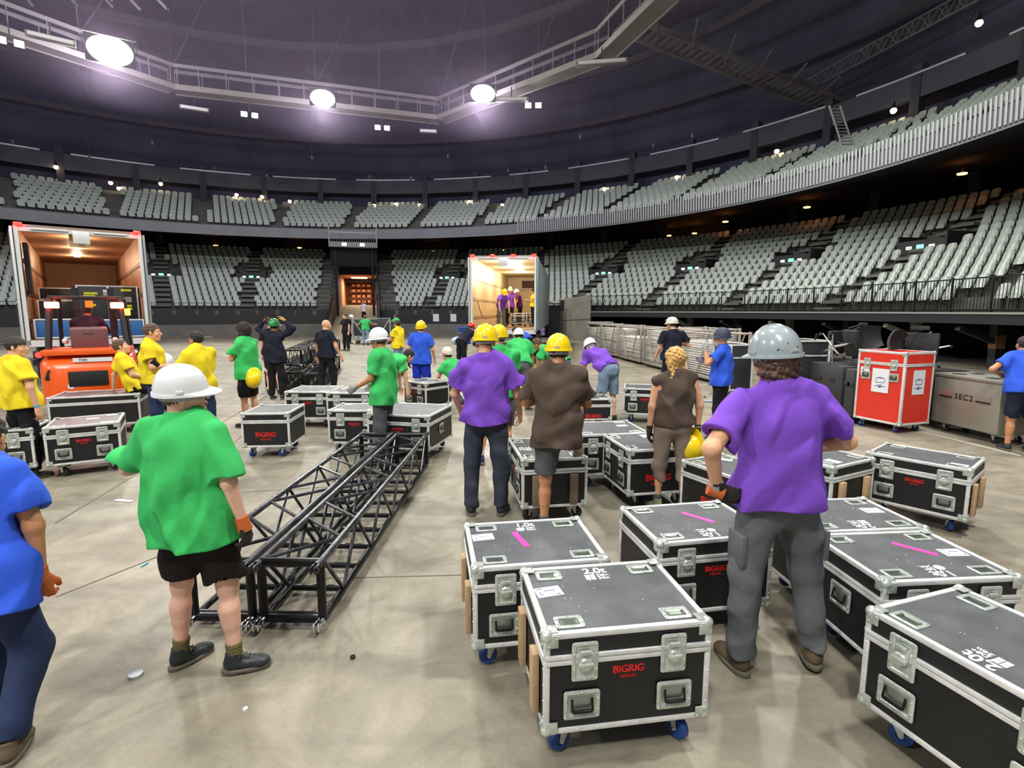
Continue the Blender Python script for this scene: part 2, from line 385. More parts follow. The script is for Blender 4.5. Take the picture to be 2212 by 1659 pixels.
def merged(parts, pos, name, label):
    vs = []; fs = []; ms = []; base = 0
    V = []; F = []; Mi = []
    for k, p in enumerate(parts):
        o = len(V); V += list(p.v); F += [tuple(i + o for i in f) for f in p.f]; Mi += [1 if k == 2 else 0] * len(p.f)
    Va = np.array(V)
    for s in pos:
        x, y, z = pol(s[0], s[1], s[2]); a = s[0] + PI; c, sn = math.cos(a), math.sin(a)
        W = np.stack([Va[:, 0] * c - Va[:, 1] * sn + x, Va[:, 0] * sn + Va[:, 1] * c + y, Va[:, 2] + z], 1)
        vs.append(W); fs += [tuple(i + base for i in f) for f in F]; ms += Mi; base += len(V)
    me = bpy.data.meshes.new(name); me.from_pydata(np.concatenate(vs).tolist(), [], fs)
    me.materials.append(M_SEAT); me.materials.append(M_SEATD); me.polygons.foreach_set('material_index', ms)
    me.polygons.foreach_set('use_smooth', [True] * len(me.polygons)); me.set_sharp_from_angle(angle=R(50))
    return tag(obj(name, me), label, 'seats', kind='stuff')
merged((SH, PAN, BR), [s for s in seat_pos if s not in near], 'stadium_seats', 'thousands of pale grey seats filling both tiers of the arena')

# ---------------------------------------------------------------- railings on the deck edge
def rail_run(t0, t1, rr, z0, h, label, name='railing', gap=.13, m=M_RAIL, bar=.014):
    b = MB(); n = int((t1 - t0) * rr / gap)
    for i in range(n + 1):
        t = t0 + (t1 - t0) * i / n; p = pol(t, rr, z0)
        if i % 12 == 0: b.box((p[0], p[1], z0 + h / 2 + .03), (.05, .05, h + .06), Matrix.Rotation(t, 3, 'Z'))
        else: b.box((p[0], p[1], z0 + h / 2), (bar, bar, h), Matrix.Rotation(t, 3, 'Z'))
    m_ = max(2, int(DEG(t1 - t0) / 2))
    for zz in (z0 + h, z0 + .08):
        for i in range(m_):
            b.bar(pol(t0 + (t1 - t0) * i / m_, rr, zz), pol(t0 + (t1 - t0) * (i + 1) / m_, rr, zz), .045, .04)
    return tag(b.build(name, m), label, 'railing')
k = 0
for a0, a1, lab in ((-24, 4, 'black upright-bar railing on the raised deck edge above the grey chest'), (4.2, 20, 'black upright-bar railing on the deck above the office chairs'),
                    (20.2, 36, 'black upright-bar railing on the deck above the barrier carts'), (36.2, 48.3, 'black upright-bar railing at the far end of the raised deck')):
    rail_run(R(a0), R(a1), RL0 - .05, DZ, 1.05, lab)
rail_run(R(63), TT0 - R(.5), RL0 + .1, ZL0, .55, 'low black railing before the front row right of the tunnel', gap=.3)
rail_run(TT1 + R(.5), R(160), RL0 + .1, ZL0, .55, 'low black railing before the front row left of the tunnel', gap=.3)
# vomitory boxes with lit exit signs
M_EXIT = mat('exit_sign_green', (120, 235, 185), .5, emit=1.6); M_EXITW = mat('exit_sign_white', (225, 238, 232), .5, emit=1.3)
vlab = {66: 'black exit box with lit signs in the stand right of the far trailer', 79: 'black exit box with lit signs just right of the tunnel',
        110: 'black exit box with lit signs left of the tunnel', 122: 'black exit box with lit signs nearest the left trailer', 40: 'black exit box in the stand above the barrier carts',
        27: 'black exit box in the stand above the bearded man', 14: 'black exit box numbered 148 high in the right-hand stand', 53: 'black exit box above the concrete ramp wall'}
for a, lab in vlab.items():
    t = R(a); r = RL0 + 7 * RUN; z = ZL0 + 6.2 * RISE
    root = empty('vomitory', pol(t, r, z), t, lab, 'exit')
    b = MB(); b.box((0, 0, .35), (.12, 2.3, .75)); b.box((.8, -1.15, .5), (1.7, .1, 1.0)); b.box((.8, 1.15, .5), (1.7, .1, 1.0)); b.build('parapet', M_FASC, root)
    MB().box((-.07, 0, .4), (.03, .34, .22)).build('exit_sign', M_EXIT, root)
    for s in (-.55, .55): MB().box((-.07, s, .4), (.03, .26, .14)).build('number_sign', M_EXITW, root)
# stair treads in aisles (pale)
stt = MB()
for c in (14, 27, 40, 53, 66, 79, 110, 122, 135):
    for i in range(NROW * 2):
        r = RL0 + .3 + i * RUN / 2; z = ZL0 + i * RISE / 2
        stt.box(pol(R(c), r + .2, z + .04 + (.1 if i % 2 else 0)), (.4, 1.1, .14), Matrix.Rotation(R(c), 3, 'Z'))
struct(stt.build('floor_aisle_stairs', mat('aisle_concrete', (106, 108, 104), .8), smooth=None))
# steps flanking the tunnel
for sgn, tt, nm in ((1, TT1, 'left'), (-1, TT0, 'right')):
    b = MB()
    for i in range(14):
        b.box(pol((TR1 if sgn > 0 else TR0)(RL0 + .5 + i * .8) + sgn * .95 / (RL0 + i * .8), RL0 + .5 + i * .8, ZL0 + i * .405 + .05), (.4, 1.4, .16), Matrix.Rotation(tt, 3, 'Z'))
    struct(b.build('floor_tunnel_steps_' + nm, mat('aisle_concrete', (106, 108, 104), .8), smooth=None))

# ---------------------------------------------------------------- entrance tunnel and ramp
tm = TAX
def TP(rr, s, z): v = TO + TDIR * (rr - 26.5) + TSIDE * s; return (v.x, v.y, z)
rp = MB()
rp.add([TP(18.5, -HW, .01), TP(18.5, HW, .01), TP(35.2, HW, 2.45), TP(35.2, -HW, 2.45), TP(18.5, -HW, 0), TP(18.5, HW, 0), TP(35.2, HW, 0), TP(35.2, -HW, 0)],
       [(0, 1, 2, 3), (0, 4, 5, 1), (1, 5, 6, 2), (3, 7, 4, 0)])
struct(rp.build('floor_ramp', mat('ramp_plywood', (176, 166, 136), .75, 0, .1, 10, .1, .8), smooth=None))
for s, nm in ((HW + .1, 'left'), (-HW - .1, 'right')):
    w_ = MB(); w_.add([TP(20, s - .08, 0), TP(20, s + .08, 0), TP(37.5, s + .08, 0), TP(37.5, s - .08, 0), TP(20, s - .08, .45), TP(20, s + .08, .45), TP(37.5, s + .08, 7.4), TP(37.5, s - .08, 7.4), TP(26.5, s - .08, 2.4), TP(26.5, s + .08, 2.4)],
        [(0, 3, 7, 8, 4), (1, 5, 9, 6, 2), (4, 8, 9, 5), (8, 7, 6, 9), (0, 4, 5, 1)])
    struct(w_.build('wall_tunnel_' + nm, mat('tunnel_wall', (112, 96, 84), .8), smooth=None))
    rl = MB()
    for i in range(16): 
        f = i / 15; rr = 20 + 15.5 * f; z = .45 + max(0, (rr - 20)) * .22; rl.tube(TP(rr, s, z), TP(rr, s, z + 1.0), .02, 6)
    rl.bar(TP(20, s, 1.45), TP(35.5, s, 4.9), .05, .05); rl.bar(TP(20, s, .9), TP(35.5, s, 4.3), .03, .03)
    tag(rl.build('ramp_handrail', M_RAIL), 'sloping dark handrail along the %s side of the tunnel ramp' % nm, 'handrail')
# tunnel room beyond
th = MB(); a, b_ = 35.2, 46
th.add([TP(a, -HW, 2.45), TP(a, HW, 2.45), TP(b_, HW, 2.45), TP(b_, -HW, 2.45)], [(0, 1, 2, 3)])
struct(th.build('floor_tunnel', M_CONCL, smooth=None))
M_WARMW = mat('warm_wall', (150, 92, 60), .8, 0, .1, 5, .15, 1)
tw = MB(); tw.add([TP(a, -HW, 2.4), TP(b_, -HW, 2.4), TP(b_, -HW, 5.4), TP(a, -HW, 5.4), TP(a, HW, 2.4), TP(b_, HW, 2.4), TP(b_, HW, 5.4), TP(a, HW, 5.4)], [(0, 1, 2, 3), (4, 7, 6, 5), (1, 5, 6, 2), (3, 2, 6, 7)])
struct(tw.build('wall_tunnel_room', M_WARMW, smooth=None))
tb = MB(); tb.box(TP(35.1, 0, 6.4), (.1, HW * 2 + .2, 2.1), Matrix.Rotation(tm, 3, 'Z')); struct(tb.build('wall_tunnel_head', M_WALLD))
hd = empty('tunnel_header_platform', TP(26.9, 0, 7.2), tm, 'pale railed platform hanging over the tunnel mouth', 'platform')
b = MB(); b.box((0, 0, 0), (.7, HW * 2 + .5, .4)); b.build('deck', M_BALC, hd)
b = MB()
for i in range(22): b.tube((-.3, -HW - .15 + i * (2 * HW + .3) / 21, .2), (-.3, -HW - .15 + i * (2 * HW + .3) / 21, .95), .018, 6)
b.bar((-.3, -HW - .2, .95), (-.3, HW + .2, .95), .05, .05)
for s in (-HW - .2, HW + .2): b.tube((-.3, s, -.2), (-.3, s, 1.5), .05)
b.build('guard_rail', M_RAILW, hd)
for s in (-.7, .7): MB().box((-.37, s, 0), (.03, .36, .24)).build('exit_sign', M_EXITW, hd)
b = MB(); b.box((.3, 0, -1.0), (.1, HW * 2 + .4, 1.4)); b.build('black_curtain', mat('black_drape', (12, 12, 16), .95), hd)
b = MB(); 
for s in (-HW + .2, HW - .2): b.box((.25, s, -3), (.25, .2, 5.4))
b.build('leg', M_WALLD, hd)
wl = empty('shelving_unit', TP(44.5, 0, 2.45), tm, 'warm-lit shelving stacked at the end of the tunnel', 'shelving')
b = MB()
for i in range(4): b.box((0, 0, .35 + i * .6), (.4, 2.2, .05))
for s in (-1.1, 0, 1.1): b.box((0, s, 1.1), (.4, .05, 2.2))
b.build('rack', mat('shelf_brown', (84, 52, 36), .7), wl)
b = MB()
for i in range(4):
    for j in range(4): b.box((-.05, -.85 + j * .55, .5 + i * .6), (.3, .3 + .1 * ((i + j) % 2), .28))
b.build('carton', mat('carton_tan', (180, 128, 88), .8), wl)
l = bpy.data.lights.new('tunnel_light', 'AREA'); l.energy = 650; l.color = (1, .74, .5); l.size = 1.5
o = bpy.data.objects.new('tunnel_light', l); C.objects.link(o); o.location = TP(40, 0, 5.2)
MB().box((0, 0, 0), (1.6, 1.6, .06)).build('tunnel_light_fitting', mat('warm_lamp', (255, 214, 160), .5, emit=3), loc=TP(40, 0, 5.33), rot=(0, 0, tm))
tag(bpy.data.objects['tunnel_light_fitting'], 'square warm ceiling light inside the tunnel', 'light')
# low box beside the ramp and concrete ramp wall on the right
A = unproj(1210, 705); B = unproj(1278, 702)
rw = MB(); rw.add([(3.35, 39.2, 0), (5.45, 37.6, 0), (5.45, 37.6, 3.0), (3.35, 39.2, 2.75), (3.45, 39.5, 0), (5.55, 37.9, 0), (5.55, 37.9, 3.0), (3.45, 39.5, 2.75)], [(0, 1, 2, 3), (4, 7, 6, 5), (3, 2, 6, 7), (0, 3, 7, 4)])
struct(rw.build('wall_ramp', M_CONCL, smooth=None))
struct(MB().bar((3.35, 39.16, 1.2), (5.45, 37.56, 1.35), .03, .04).build('trim_6', M_CONC))
# door opening under the right stand
dr = empty('storage_doorway', (2.4, 38.6, 0), R(-12), 'dark doorway with a stack of pale lilac crates inside', 'doorway')
b = MB(); b.box((0, .3, 1.15), (2.2, .05, 2.3)); b.build('dark_recess', M_WALLD, dr)
b = MB(); b.box((-1.1, 0, 1.2), (.12, .12, 2.4)); b.box((1.1, 0, 1.2), (.12, .12, 2.4)); b.box((0, 0, 2.4), (2.3, .12, .1)); b.build('frame', M_DARK, dr)
for i in range(5): 
    MB().bbox((-.35, .05, .28 + i * .3), (.6, .3, .26), .02).build('crate', mat('lilac_crate', (168, 140, 190), .6), dr)

# ---------------------------------------------------------------- roof steel: catwalk ring, walkway, ladder, truss, struts
def cw(x, y, z=15.0): a = unproj(x, y, z); return (a[0], a[1], z)
nodes = [(-34, 14), (-27.5, 22.5), (-20.3, 34.3), (-5.0, 39.5), (4.8, 30.2), (6.6, 24.6), (9.2, 10), (4, -6)]
M_CAT = mat('catwalk_steel', (112, 108, 100), .55, .2)
cat = empty('catwalk', (0, 0, 15), 0, 'two-rail octagonal lighting catwalk hung under the roof', 'catwalk')
for i, (a, b_) in enumerate(zip(nodes[:-1], nodes[1:])):
    A, B = Vector((a[0], a[1], 0)), Vector((b_[0], b_[1], 0)); d = (B - A).normalized(); nrm = Vector((-d.y, d.x, 0)); L = (B - A).length
    b = MB(); b.bar(A + Vector((0, 0, 0)), B, 1.0, .08); b.bar(A + nrm * .5 + Vector((0, 0, .05)), B + nrm * .5 + Vector((0, 0, .05)), .08, .3); b.bar(A - nrm * .5 + Vector((0, 0, .05)), B - nrm * .5 + Vector((0, 0, .05)), .08, .3)
    b.build('walkway', M_CAT, cat)
    b = MB(); up = Vector((0, 0, 1.25))
    b.bar(A + nrm * .5 + up, B + nrm * .5 + up, .06, .2); b.bar(A - nrm * .5 + up, B - nrm * .5 + up, .06, .2)
    k = int(L / 1.4)
    for j in range(k + 1):
        p = A.lerp(B, j / k)
        for s in (-.5, .5): b.tube(p + nrm * s, p + nrm * s + up, .03, 5)
    b.build('guard_rail', M_TRUSS, cat)
    b = MB(); k = max(2, int(L / 3.5))
    for j in range(k + 1):
        p = A.lerp(B, j / k); b.tube(p + up, p + Vector((0, 0, 9.5)), .035, 5)
        if j < k and j % 2 == 0: b.tube(p + up, A.lerp(B, (j + 1) / k) + Vector((0, 0, 9.5)), .03, 5)
    b.build('hanger', M_TRUSSD, cat)
# dome struts fanning up from the catwalk
ds = empty('dome_bracing', (0, 0, 15), 0, 'fan of thin steel struts rising from the catwalk to the dome', 'bracing')
apexes = [(-26, 30, 9.5), (-19, 30, 10.5), (-13.5, 28, 11), (-8, 28, 11), (-3, 26, 11), (2, 22, 10.5)]
for (x, y, z) in apexes:
    b = MB()
    for dx in (-5.5, -3.2, -1.2, .8, 3.0, 5.4):
        b.tube((x + dx * .18, y - 9 + rnd.uniform(-1, 1), z + 1.5), (x + dx, y + 7 - abs(dx) * .3 + rnd.uniform(-.6, .6), z - 3.4 - .25 * abs(dx)), .085, 5)
    b.build('strut', mat('strut_pale', (176, 172, 170), .6), ds)
for k in range(8):
    b = MB(); a = R(20 + k * 18)
    b.tube((CX + 34 * math.cos(a), CY + 34 * math.sin(a), 3), (CX + 14 * math.cos(a + .1), CY + 14 * math.sin(a + .1), 11.5), .06, 5)
    b.tube((CX + 34 * math.cos(a), CY + 34 * math.sin(a), 3), (CX + 26 * math.cos(a + .16), CY + 26 * math.sin(a + .16), 10), .05, 5)
    b.build('strut', M_TRUSSD, ds)
# hanging droppers with weights
for i in range(14):
    a = R(38 + i * 7.6); rr = 30 + 2 * math.sin(i * 2.1)
    o = empty('chain_dropper', pol(a, rr, 13.2 + (i % 3) * .6), 0, 'thin chain with a small weight hanging below the roof steel', 'chain', 'droppers hanging from the roof')
    MB().tube((0, 0, 0), (0, 0, 8), .02, 5).build('chain', M_TRUSSD, o)
    MB().lathe([(.01, -.3), (.1, -.2), (.1, 0), (.02, .06)], n=8).build('weight', M_TRUSS, o)
# grey grated walkway to the right and its ladder
b = MB(); A, B = Vector((*unproj(1390, 70, 17.0), 17.0)), Vector((*unproj(1798, 226, 14.6), 14.6)); wd = 1.5
wk = empty('service_walkway', (0, 0, 0), 0, 'grey slatted service walkway slanting down to the right below the roof', 'walkway')
d = (B - A).normalized(); nrm = Vector((-d.y, d.x, 0)).normalized()
b.bar(A + nrm * wd * .5, B + nrm * wd * .5, .12, .3); b.bar(A - nrm * wd * .5, B - nrm * wd * .5, .12, .3); b.build('side_beam', M_TRUSS, wk)
b = MB()
for j in range(30): p = A.lerp(B, j / 29); b.bar(p + nrm * wd * .55, p - nrm * wd * .55, .22, .04)
b.build('grating', M_CAT, wk)
b = MB()
for j in range(6): p = A.lerp(B, (j + .4) / 6); b.tube(p, p + Vector((-1.2, -4.5, -.6)), .05, 5)
b.build('outrigger', M_CAT, wk)
lt = MB(); lb = empty('ladder', (0, 0, 0), 0, 'pale steel ladder standing on the right balcony up to the walkway', 'ladder')
p0 = Vector((*unproj(1830, 312, 9.6), 9.6)); q = at(1803, 228, p0.y); p1 = Vector((q[0], p0.y, q[1]))
for s in (-.25, .25): lt.tube(p0 + Vector((s, 0, 0)), p1 + Vector((s, 0, 0)), .045, 6)
lt.build('stile', M_RAILW, lb); lt = MB()
for j in range(12): p = p0.lerp(p1, j / 12); lt.tube(p + Vector((-.25, 0, 0)), p + Vector((.25, 0, 0)), .03, 6)
lt.build('rung', M_RAILW, lb)
# lattice girder top right
gd = MB(); A, B = Vector((*unproj(1740, 200, 15.5), 15.5)), Vector((*unproj(2170, -30, 16.5), 16.5)); k = 26
for off in ((0, 0), (0, .7)): gd.bar(A + Vector((0, 0, off[1])), B + Vector((0, 0, off[1])), .12, .1)
for j in range(k): p, q = A.lerp(B, j / k), A.lerp(B, (j + 1) / k); gd.bar(p, q + Vector((0, 0, .7)) if j % 2 else p + Vector((0, 0, .7)), .05, .05); gd.bar(p + Vector((0, 0, .7 * (j % 2))), q + Vector((0, 0, .7 * (1 - j % 2))), .05, .05)
tag(gd.build('lattice_girder', M_TRUSS), 'slim lattice girder crossing the upper right of the roof', 'girder')
for j, (zz, rr) in enumerate(((19.4, 31), (20.6, 24), (21.5, 16))):
    struct(ring('trim_%d' % (7 + j), [(rr, zz), (rr, zz + .5), (rr + .3, zz + .5), (rr + .3, zz)], M_TRUSSD, step=12, closed=True))

# ---------------------------------------------------------------- lamps
M_LAMP = mat('floodlight_glass', (255, 252, 240), .5, emit=90)
M_LAMPS = mat('small_floodlight_glass', (255, 255, 240), .5, emit=14)
M_WARM = mat('warm_bulb', (255, 214, 170), .5, emit=14)
def flood(x, y, z, sx, label, m, tilt=-18, group=None, name='floodlight'):
    root = empty(name, (x, y, z), math.atan2(y, x) - PI / 2, label, 'floodlight', group)
    b = MB(); b.bbox((0, 0, 0), (sx, .45, sx * .6), .05, rot=Matrix.Rotation(R(-tilt), 3, 'X')); b.build('housing', M_DARK, root)
    b = MB(); b.lathe([(.001, .08), (.6, .07), (.9, .03), (1.0, 0), (1.0, -.04), (.001, -.04)], Matrix.Rotation(R(-tilt), 3, 'X') @ Vector((0, -.25, 0)), 28, rot=Matrix.Rotation(R(90 - tilt), 3, 'X') @ Matrix.Diagonal((sx * .46, sx * .31, 1))); b.build('lamp_glass', m, root)
    b = MB(); b.box((0, 0, sx * .35), (sx * 1.1, .06, .06)); b.box((-sx * .54, 0, sx * .17), (.05, .06, .4)); b.box((sx * .54, 0, sx * .17), (.05, .06, .4)); b.build('yoke', M_DARK, root)
    return root
for (px, py, sx, lab) in ((238, 110, 2.0, 'blazing floodlight at the left corner of the catwalk'), (697, 213, 1.5, 'blazing floodlight in the middle of the catwalk'), (1043, 203, 1.5, 'blazing floodlight on the right leg of the catwalk')):
    a = unproj(px, py, 14.5); flood(a[0], a[1], 14.5, sx, lab, M_LAMP)
for (px, py, lab) in ((539, 249, 'small twin floodlight below the catwalk left of centre'), (826, 277, 'small twin floodlight below the catwalk right of centre'), (22, 92, 'small floodlight pair at the far left of the catwalk'),
                      (1152, 229, 'small floodlight below the right leg of the catwalk')):
    a = unproj(px, py, 14.0)
    root = empty('twin_floodlight', (a[0], a[1], 14.0), math.atan2(a[1], a[0]) - PI / 2, lab, 'floodlight')
    for s in (-.3, .3):
        MB().bbox((s, 0, 0), (.42, .3, .36), .04).build('housing', M_DARK, root)
        MB().box((s, -.16, -.02), (.34, .04, .28)).build('lamp_glass', M_LAMPS, root)
    MB().box((0, 0, .45), (.06, .06, .7)).build('bracket', M_DARK, root)
for (px, py, L_) in ((110, 84, 1.8), (420, 235, 1.6), (1105, 215, 2.0), (1300, 135, 2.6), (925, 284, 1.2)):
    a = unproj(px, py, 14.3); o = empty('unlit_lamp_bank', (a[0], a[1], 14.3), math.atan2(a[1], a[0]) - PI / 2, 'dull grey bank of unlit lamps under the catwalk', 'lamp', 'unlit lamp banks under the catwalk')
    MB().bbox((0, 0, 0), (L_, .3, .25), .03).build('housing', M_TRUSS, o); MB().box((0, -.16, 0), (L_ * .9, .02, .16)).build('lens', mat('lens_grey', (190, 192, 188), .3), o)
    MB().box((0, 0, .4), (.06, .06, .6)).build('bracket', M_DARK, o)
warm_px = [(121, 361, 12.2), (239, 395, 12.2), (257, 407, 12.0), (347, 397, 12.4), (511, 421, 12.6), (566, 425, 12.6), (626, 435, 12.4), (808, 444, 12.4), (855, 441, 12.6), (907, 443, 12.5), (1014, 436, 12.6), (1038, 447, 12.4),
           (1085, 443, 12.6), (1305, 408, 12.6), (1427, 413, 12.6), (1462, 383, 12.6), (1678, 327, 12.6), (1930, 239, 12.4), (2115, 50, 17)]
for (px, py, z) in warm_px:
    c_, s_ = math.cos(PITCH), math.sin(PITCH); r_ = (px - 1106) / FPX; d_ = (py - 829.5) / FPX
    v = Vector((r_, c_ - d_ * s_, -s_ - d_ * c_))
    # meet the concourse radius
    lo, hi = 5, 120
    for _ in range(40):
        m_ = (lo + hi) / 2; p = v * m_
        if math.hypot(p.x - CX, p.y - CY) < RW - 1.9: lo = m_
        else: hi = m_
    p = v * lo; z = CAM_H + p.z
    o = empty('concourse_lamp', (p.x, p.y, z), 0, 'small warm round lamp glowing along the upper concourse', 'lamp', 'warm lamps along the upper concourse')
    MB().ball((0, 0, 0), .16, 10).build('bulb', M_WARM, o)
    MB().tube((0, 0, .1), (0, 0, .5), .12, 8, .03).build('shade', M_DARK, o)
for (px, py) in ((18, 470), (466, 531), (647, 536), (940, 543), (1084, 541), (1405, 540), (1513, 522), (1445, 510), (1500, 505), (1567, 480), (1743, 449), (1830, 372), (2078, 377), (1585, 437)):
    c_, s_ = math.cos(PITCH), math.sin(PITCH); r_ = (px - 1106) / FPX; d_ = (py - 829.5) / FPX; v = Vector((r_, c_ - d_ * s_, -s_ - d_ * c_))
    k_ = (8.6 - CAM_H) / v.z; p = v * k_
    if math.hypot(p.x - CX, p.y - CY) > RL0 + NROW * RUN + 3: 
        lo, hi = 5, 120
        for _ in range(40):
            m_ = (lo + hi) / 2; q = v * m_
            if math.hypot(q.x - CX, q.y - CY) < RL0 + NROW * RUN + 3: lo = m_
            else: hi = m_
        p = v * lo
    o = empty('underbalcony_lamp', (p.x, p.y, CAM_H + p.z), 0, 'flat orange ceiling lamp under the balcony', 'lamp', 'orange lamps under the balcony')
    MB().lathe([(.01, 0), (.2, 0), (.22, .06), (.01, .08)], n=12).build('diffuser', mat('orange_lamp', (255, 150, 80), .5, emit=9), o)
    MB().tube((0, 0, .08), (0, 0, .3), .05, 6).build('stem', M_DARK, o)
# pale screens on the upper concourse
for i, (px, py) in enumerate(((514, 438), (626, 447), (808, 456), (908, 458), (640, 422), (1003, 455), (1050, 456))):
    r_ = (px - 1106) / FPX; d_ = (py - 829.5) / FPX; v = Vector((r_, math.cos(PITCH) - d_ * math.sin(PITCH), -math.sin(PITCH) - d_ * math.cos(PITCH)))
    lo, hi = 5, 120
    for _ in range(40):
        m_ = (lo + hi) / 2; p = v * m_
        if math.hypot(p.x - CX, p.y - CY) < RW - .3: lo = m_
        else: hi = m_
    p = v * lo; t = math.atan2(p.y - CY, p.x - CX)
    if i in (4,): continue
    kk = 1.0 if i in (0, 3) else .55
    o = empty('concourse_hatch', (p.x, p.y, CAM_H + p.z), t, 'pale shuttered kiosk hatch on the upper concourse' if i in (0, 3) else 'dim pale panel on the upper concourse', 'hatch', 'pale hatches on the upper concourse' if i in (0, 3) else 'dim panels on the upper concourse')
    MB().box((0, 0, 0), (.1, 1.25, .85)).build('panel', mat('hatch_panel_%d' % int(kk * 10), (int(210 * kk), int(214 * kk), int(200 * kk)), .6, emit=.35 * kk), o)
    MB().box((.02, 0, 0), (.1, 1.4, 1.0)).build('surround', M_DARK, o)

# ---------------------------------------------------------------- thin haze in the hall, its violet tint mostly standing in for lens bloom
hz = MB(); n = 48; R_ = RW - 2.0
vs = [pol(2 * PI * i / n, R_, z) for z in (12.2, 23) for i in range(n)]
hz.add(vs, [(i, (i + 1) % n, n + (i + 1) % n, n + i) for i in range(n)] + [tuple(range(n))[::-1], tuple(range(n, 2 * n))])
mh = bpy.data.materials.new('bloom_haze'); mh.use_nodes = True; nt = mh.node_tree; nt.nodes.clear()
ou = nt.nodes.new('ShaderNodeOutputMaterial'); vs_ = nt.nodes.new('ShaderNodeVolumeScatter'); vs_.inputs['Color'].default_value = (.78, .62, .92, 1); vs_.inputs['Density'].default_value = .0055; vs_.inputs['Anisotropy'].default_value = .2
nt.links.new(vs_.outputs[0], ou.inputs['Volume'])
tag(hz.build('haze', mh, smooth=None), 'thin haze tinted violet like lens bloom under the arena roof around the floodlights', 'haze', kind='stuff')
# ================================================================== FLIGHT CASES
def text_mesh(txt, size, m, bold=0.0, extrude=.001, align='CENTER', space=1.0):
    cu = bpy.data.curves.new('lettering', 'FONT'); cu.body = txt; cu.size = size; cu.offset = bold; cu.extrude = extrude
    cu.align_x = align; cu.align_y = 'CENTER'; cu.space_character = space
    o = bpy.data.objects.new('lettering', cu); C.objects.link(o); dg = bpy.context.evaluated_depsgraph_get()
    me = bpy.data.meshes.new_from_object(o.evaluated_get(dg)); bpy.data.objects.remove(o); bpy.data.curves.remove(cu)
    me.materials.clear(); me.materials.append(m); return me
def join_meshes(parts, name, m):
    """parts: (mesh, matrix)"""
    b = MB()
    for me, mx in parts: b.add([mx @ v.co for v in me.vertices], [tuple(p.vertices) for p in me.polygons])
    return b.mesh(name, m)
T = Matrix.Translation
# --- shared hardware meshes, all lying in the xz plane and facing -y
def recess(W, H, rim, dep, name='dish'):
    """rounded-corner plate with a pressed recess"""
    b = MB(); n = 5
    def loop(w, h, rad, y):
        pts = []
        for cx, cz, a0 in ((w / 2 - rad, h / 2 - rad, 0), (-w / 2 + rad, h / 2 - rad, 90), (-w / 2 + rad, -h / 2 + rad, 180), (w / 2 - rad, -h / 2 + rad, 270)):
            for i in range(n): a = R(a0 + 90 * i / (n - 1)); pts.append((cx + rad * math.cos(a), y, cz + rad * math.sin(a)))
        return pts
    L = [loop(W, H, .012, 0), loop(W, H, .012, -.004), loop(W - .004, H - .004, .011, -.0055), loop(W - 2 * rim + .006, H - 2 * rim + .006, .009, -.0055), loop(W - 2 * rim, H - 2 * rim, .008, -.002), loop(W - 2 * rim - .006, H - 2 * rim - .006, .007, dep)]
    k = 4 * n; vs = [p for l in L for p in l]
    fs = [(r * k + i, r * k + k + i, r * k + k + (i + 1) % k, r * k + (i + 1) % k) for r in range(len(L) - 1) for i in range(k)]
    b.add(vs, fs); b.add(L[-1], [tuple(range(k))[::-1]], 0 if dep > -.001 else 0)
    for sx in (-1, 0, 1):
        for sz in (-1, 1):
            b.ball((sx * (W / 2 - rim / 2), -.006, sz * (H / 2 - rim / 2)), .0045, 6, sc=(1, .6, 1))
    for sz in (-.4, .4):
        for sx in (-1, 1): b.ball((sx * (W / 2 - rim / 2), -.006, sz * H * .5), .0045, 6)
    return b
def latch_mesh():
    b = recess(.112, .172, .018, -.001)
    b.bbox((0, -.006, .012), (.06, .012, .06), .004)
    b.lathe([(.001, .016), (.024, .016), (.03, .010), (.03, 0)], (0, -.007, -.006), 12, rot=Matrix.Rotation(R(90), 3, 'X'))
    b.bbox((0, -.020, -.006), (.062, .012, .016), .004); b.bbox((0, -.014, .045), (.045, .014, .018), .004)
    return b.mesh('latch', M_STEEL, 40)
def handle_meshes():
    b = recess(.155, .128, .018, .0)
    b.box((0, .004, 0), (.11, .002, .072))
    d = b.mesh('handle_dish', M_STEEL, 40)
    b = MB(); b.bbox((0, -.0035, .003), (.104, .002, .066), .001); b.v = [(x, y, z) for x, y, z in b.v]
    inner = b.mesh('dish_floor', M_DISHIN, 40)
    g = MB(); g.path([(-.043, -.006, .028), (-.043, -.018, -.02), (.043, -.018, -.02), (.043, -.006, .028)], .005, 6); g.bbox((0, -.018, -.02), (.08, .013, .013), .004)
    return d, inner, g.mesh('grip', M_BLACKM, 40)
def cup_meshes():
    b = recess(.125, .088, .019, .0)
    f = MB(); vs = [(-.043, -.0035, -.025), (.043, -.0035, -.025), (.043, -.0035, .025), (-.043, -.0035, .025), (-.026, -.001, -.012), (.026, -.001, -.012), (.026, -.001, .012), (-.026, -.001, .012)]
    f.add(vs, [(0, 1, 5, 4), (1, 2, 6, 5), (2, 3, 7, 6), (3, 0, 4, 7), (4, 5, 6, 7)])
    return b.mesh('stacking_cup', M_STEEL, 40), f.mesh('cup_floor', mat('cup_zinc', (120, 132, 122), .3, .85), None)
def corner_mesh():
    b = MB(); b.ball((0, 0, 0), .026, 12)
    b.bbox((.022, .0, -.022), (.05, .05, .05), .014)   # toward (+x, -z) then mirrored per corner
    b.v = [(x, y, z) for x, y, z in b.v]
    return b
def ball_corner():
    """pressed steel ball corner: ball plus three leaf plates, for corner at origin of an octant (+,+,+)"""
    b = MB(); b.ball((.014, .014, .014), .026, 12)
    for ax in range(3):
        d = [.052, .052, .052]; d[ax] = .006; c = [.032, .032, .032]; c[ax] = -.003
        b.bbox(c, d, .002)
        for k in (0, 1):
            p = [.05, .05, .05]; p[ax] = -.007; p[(ax + 1 + k) % 3] = .018; b.ball(p, .0045, 6)
    return b
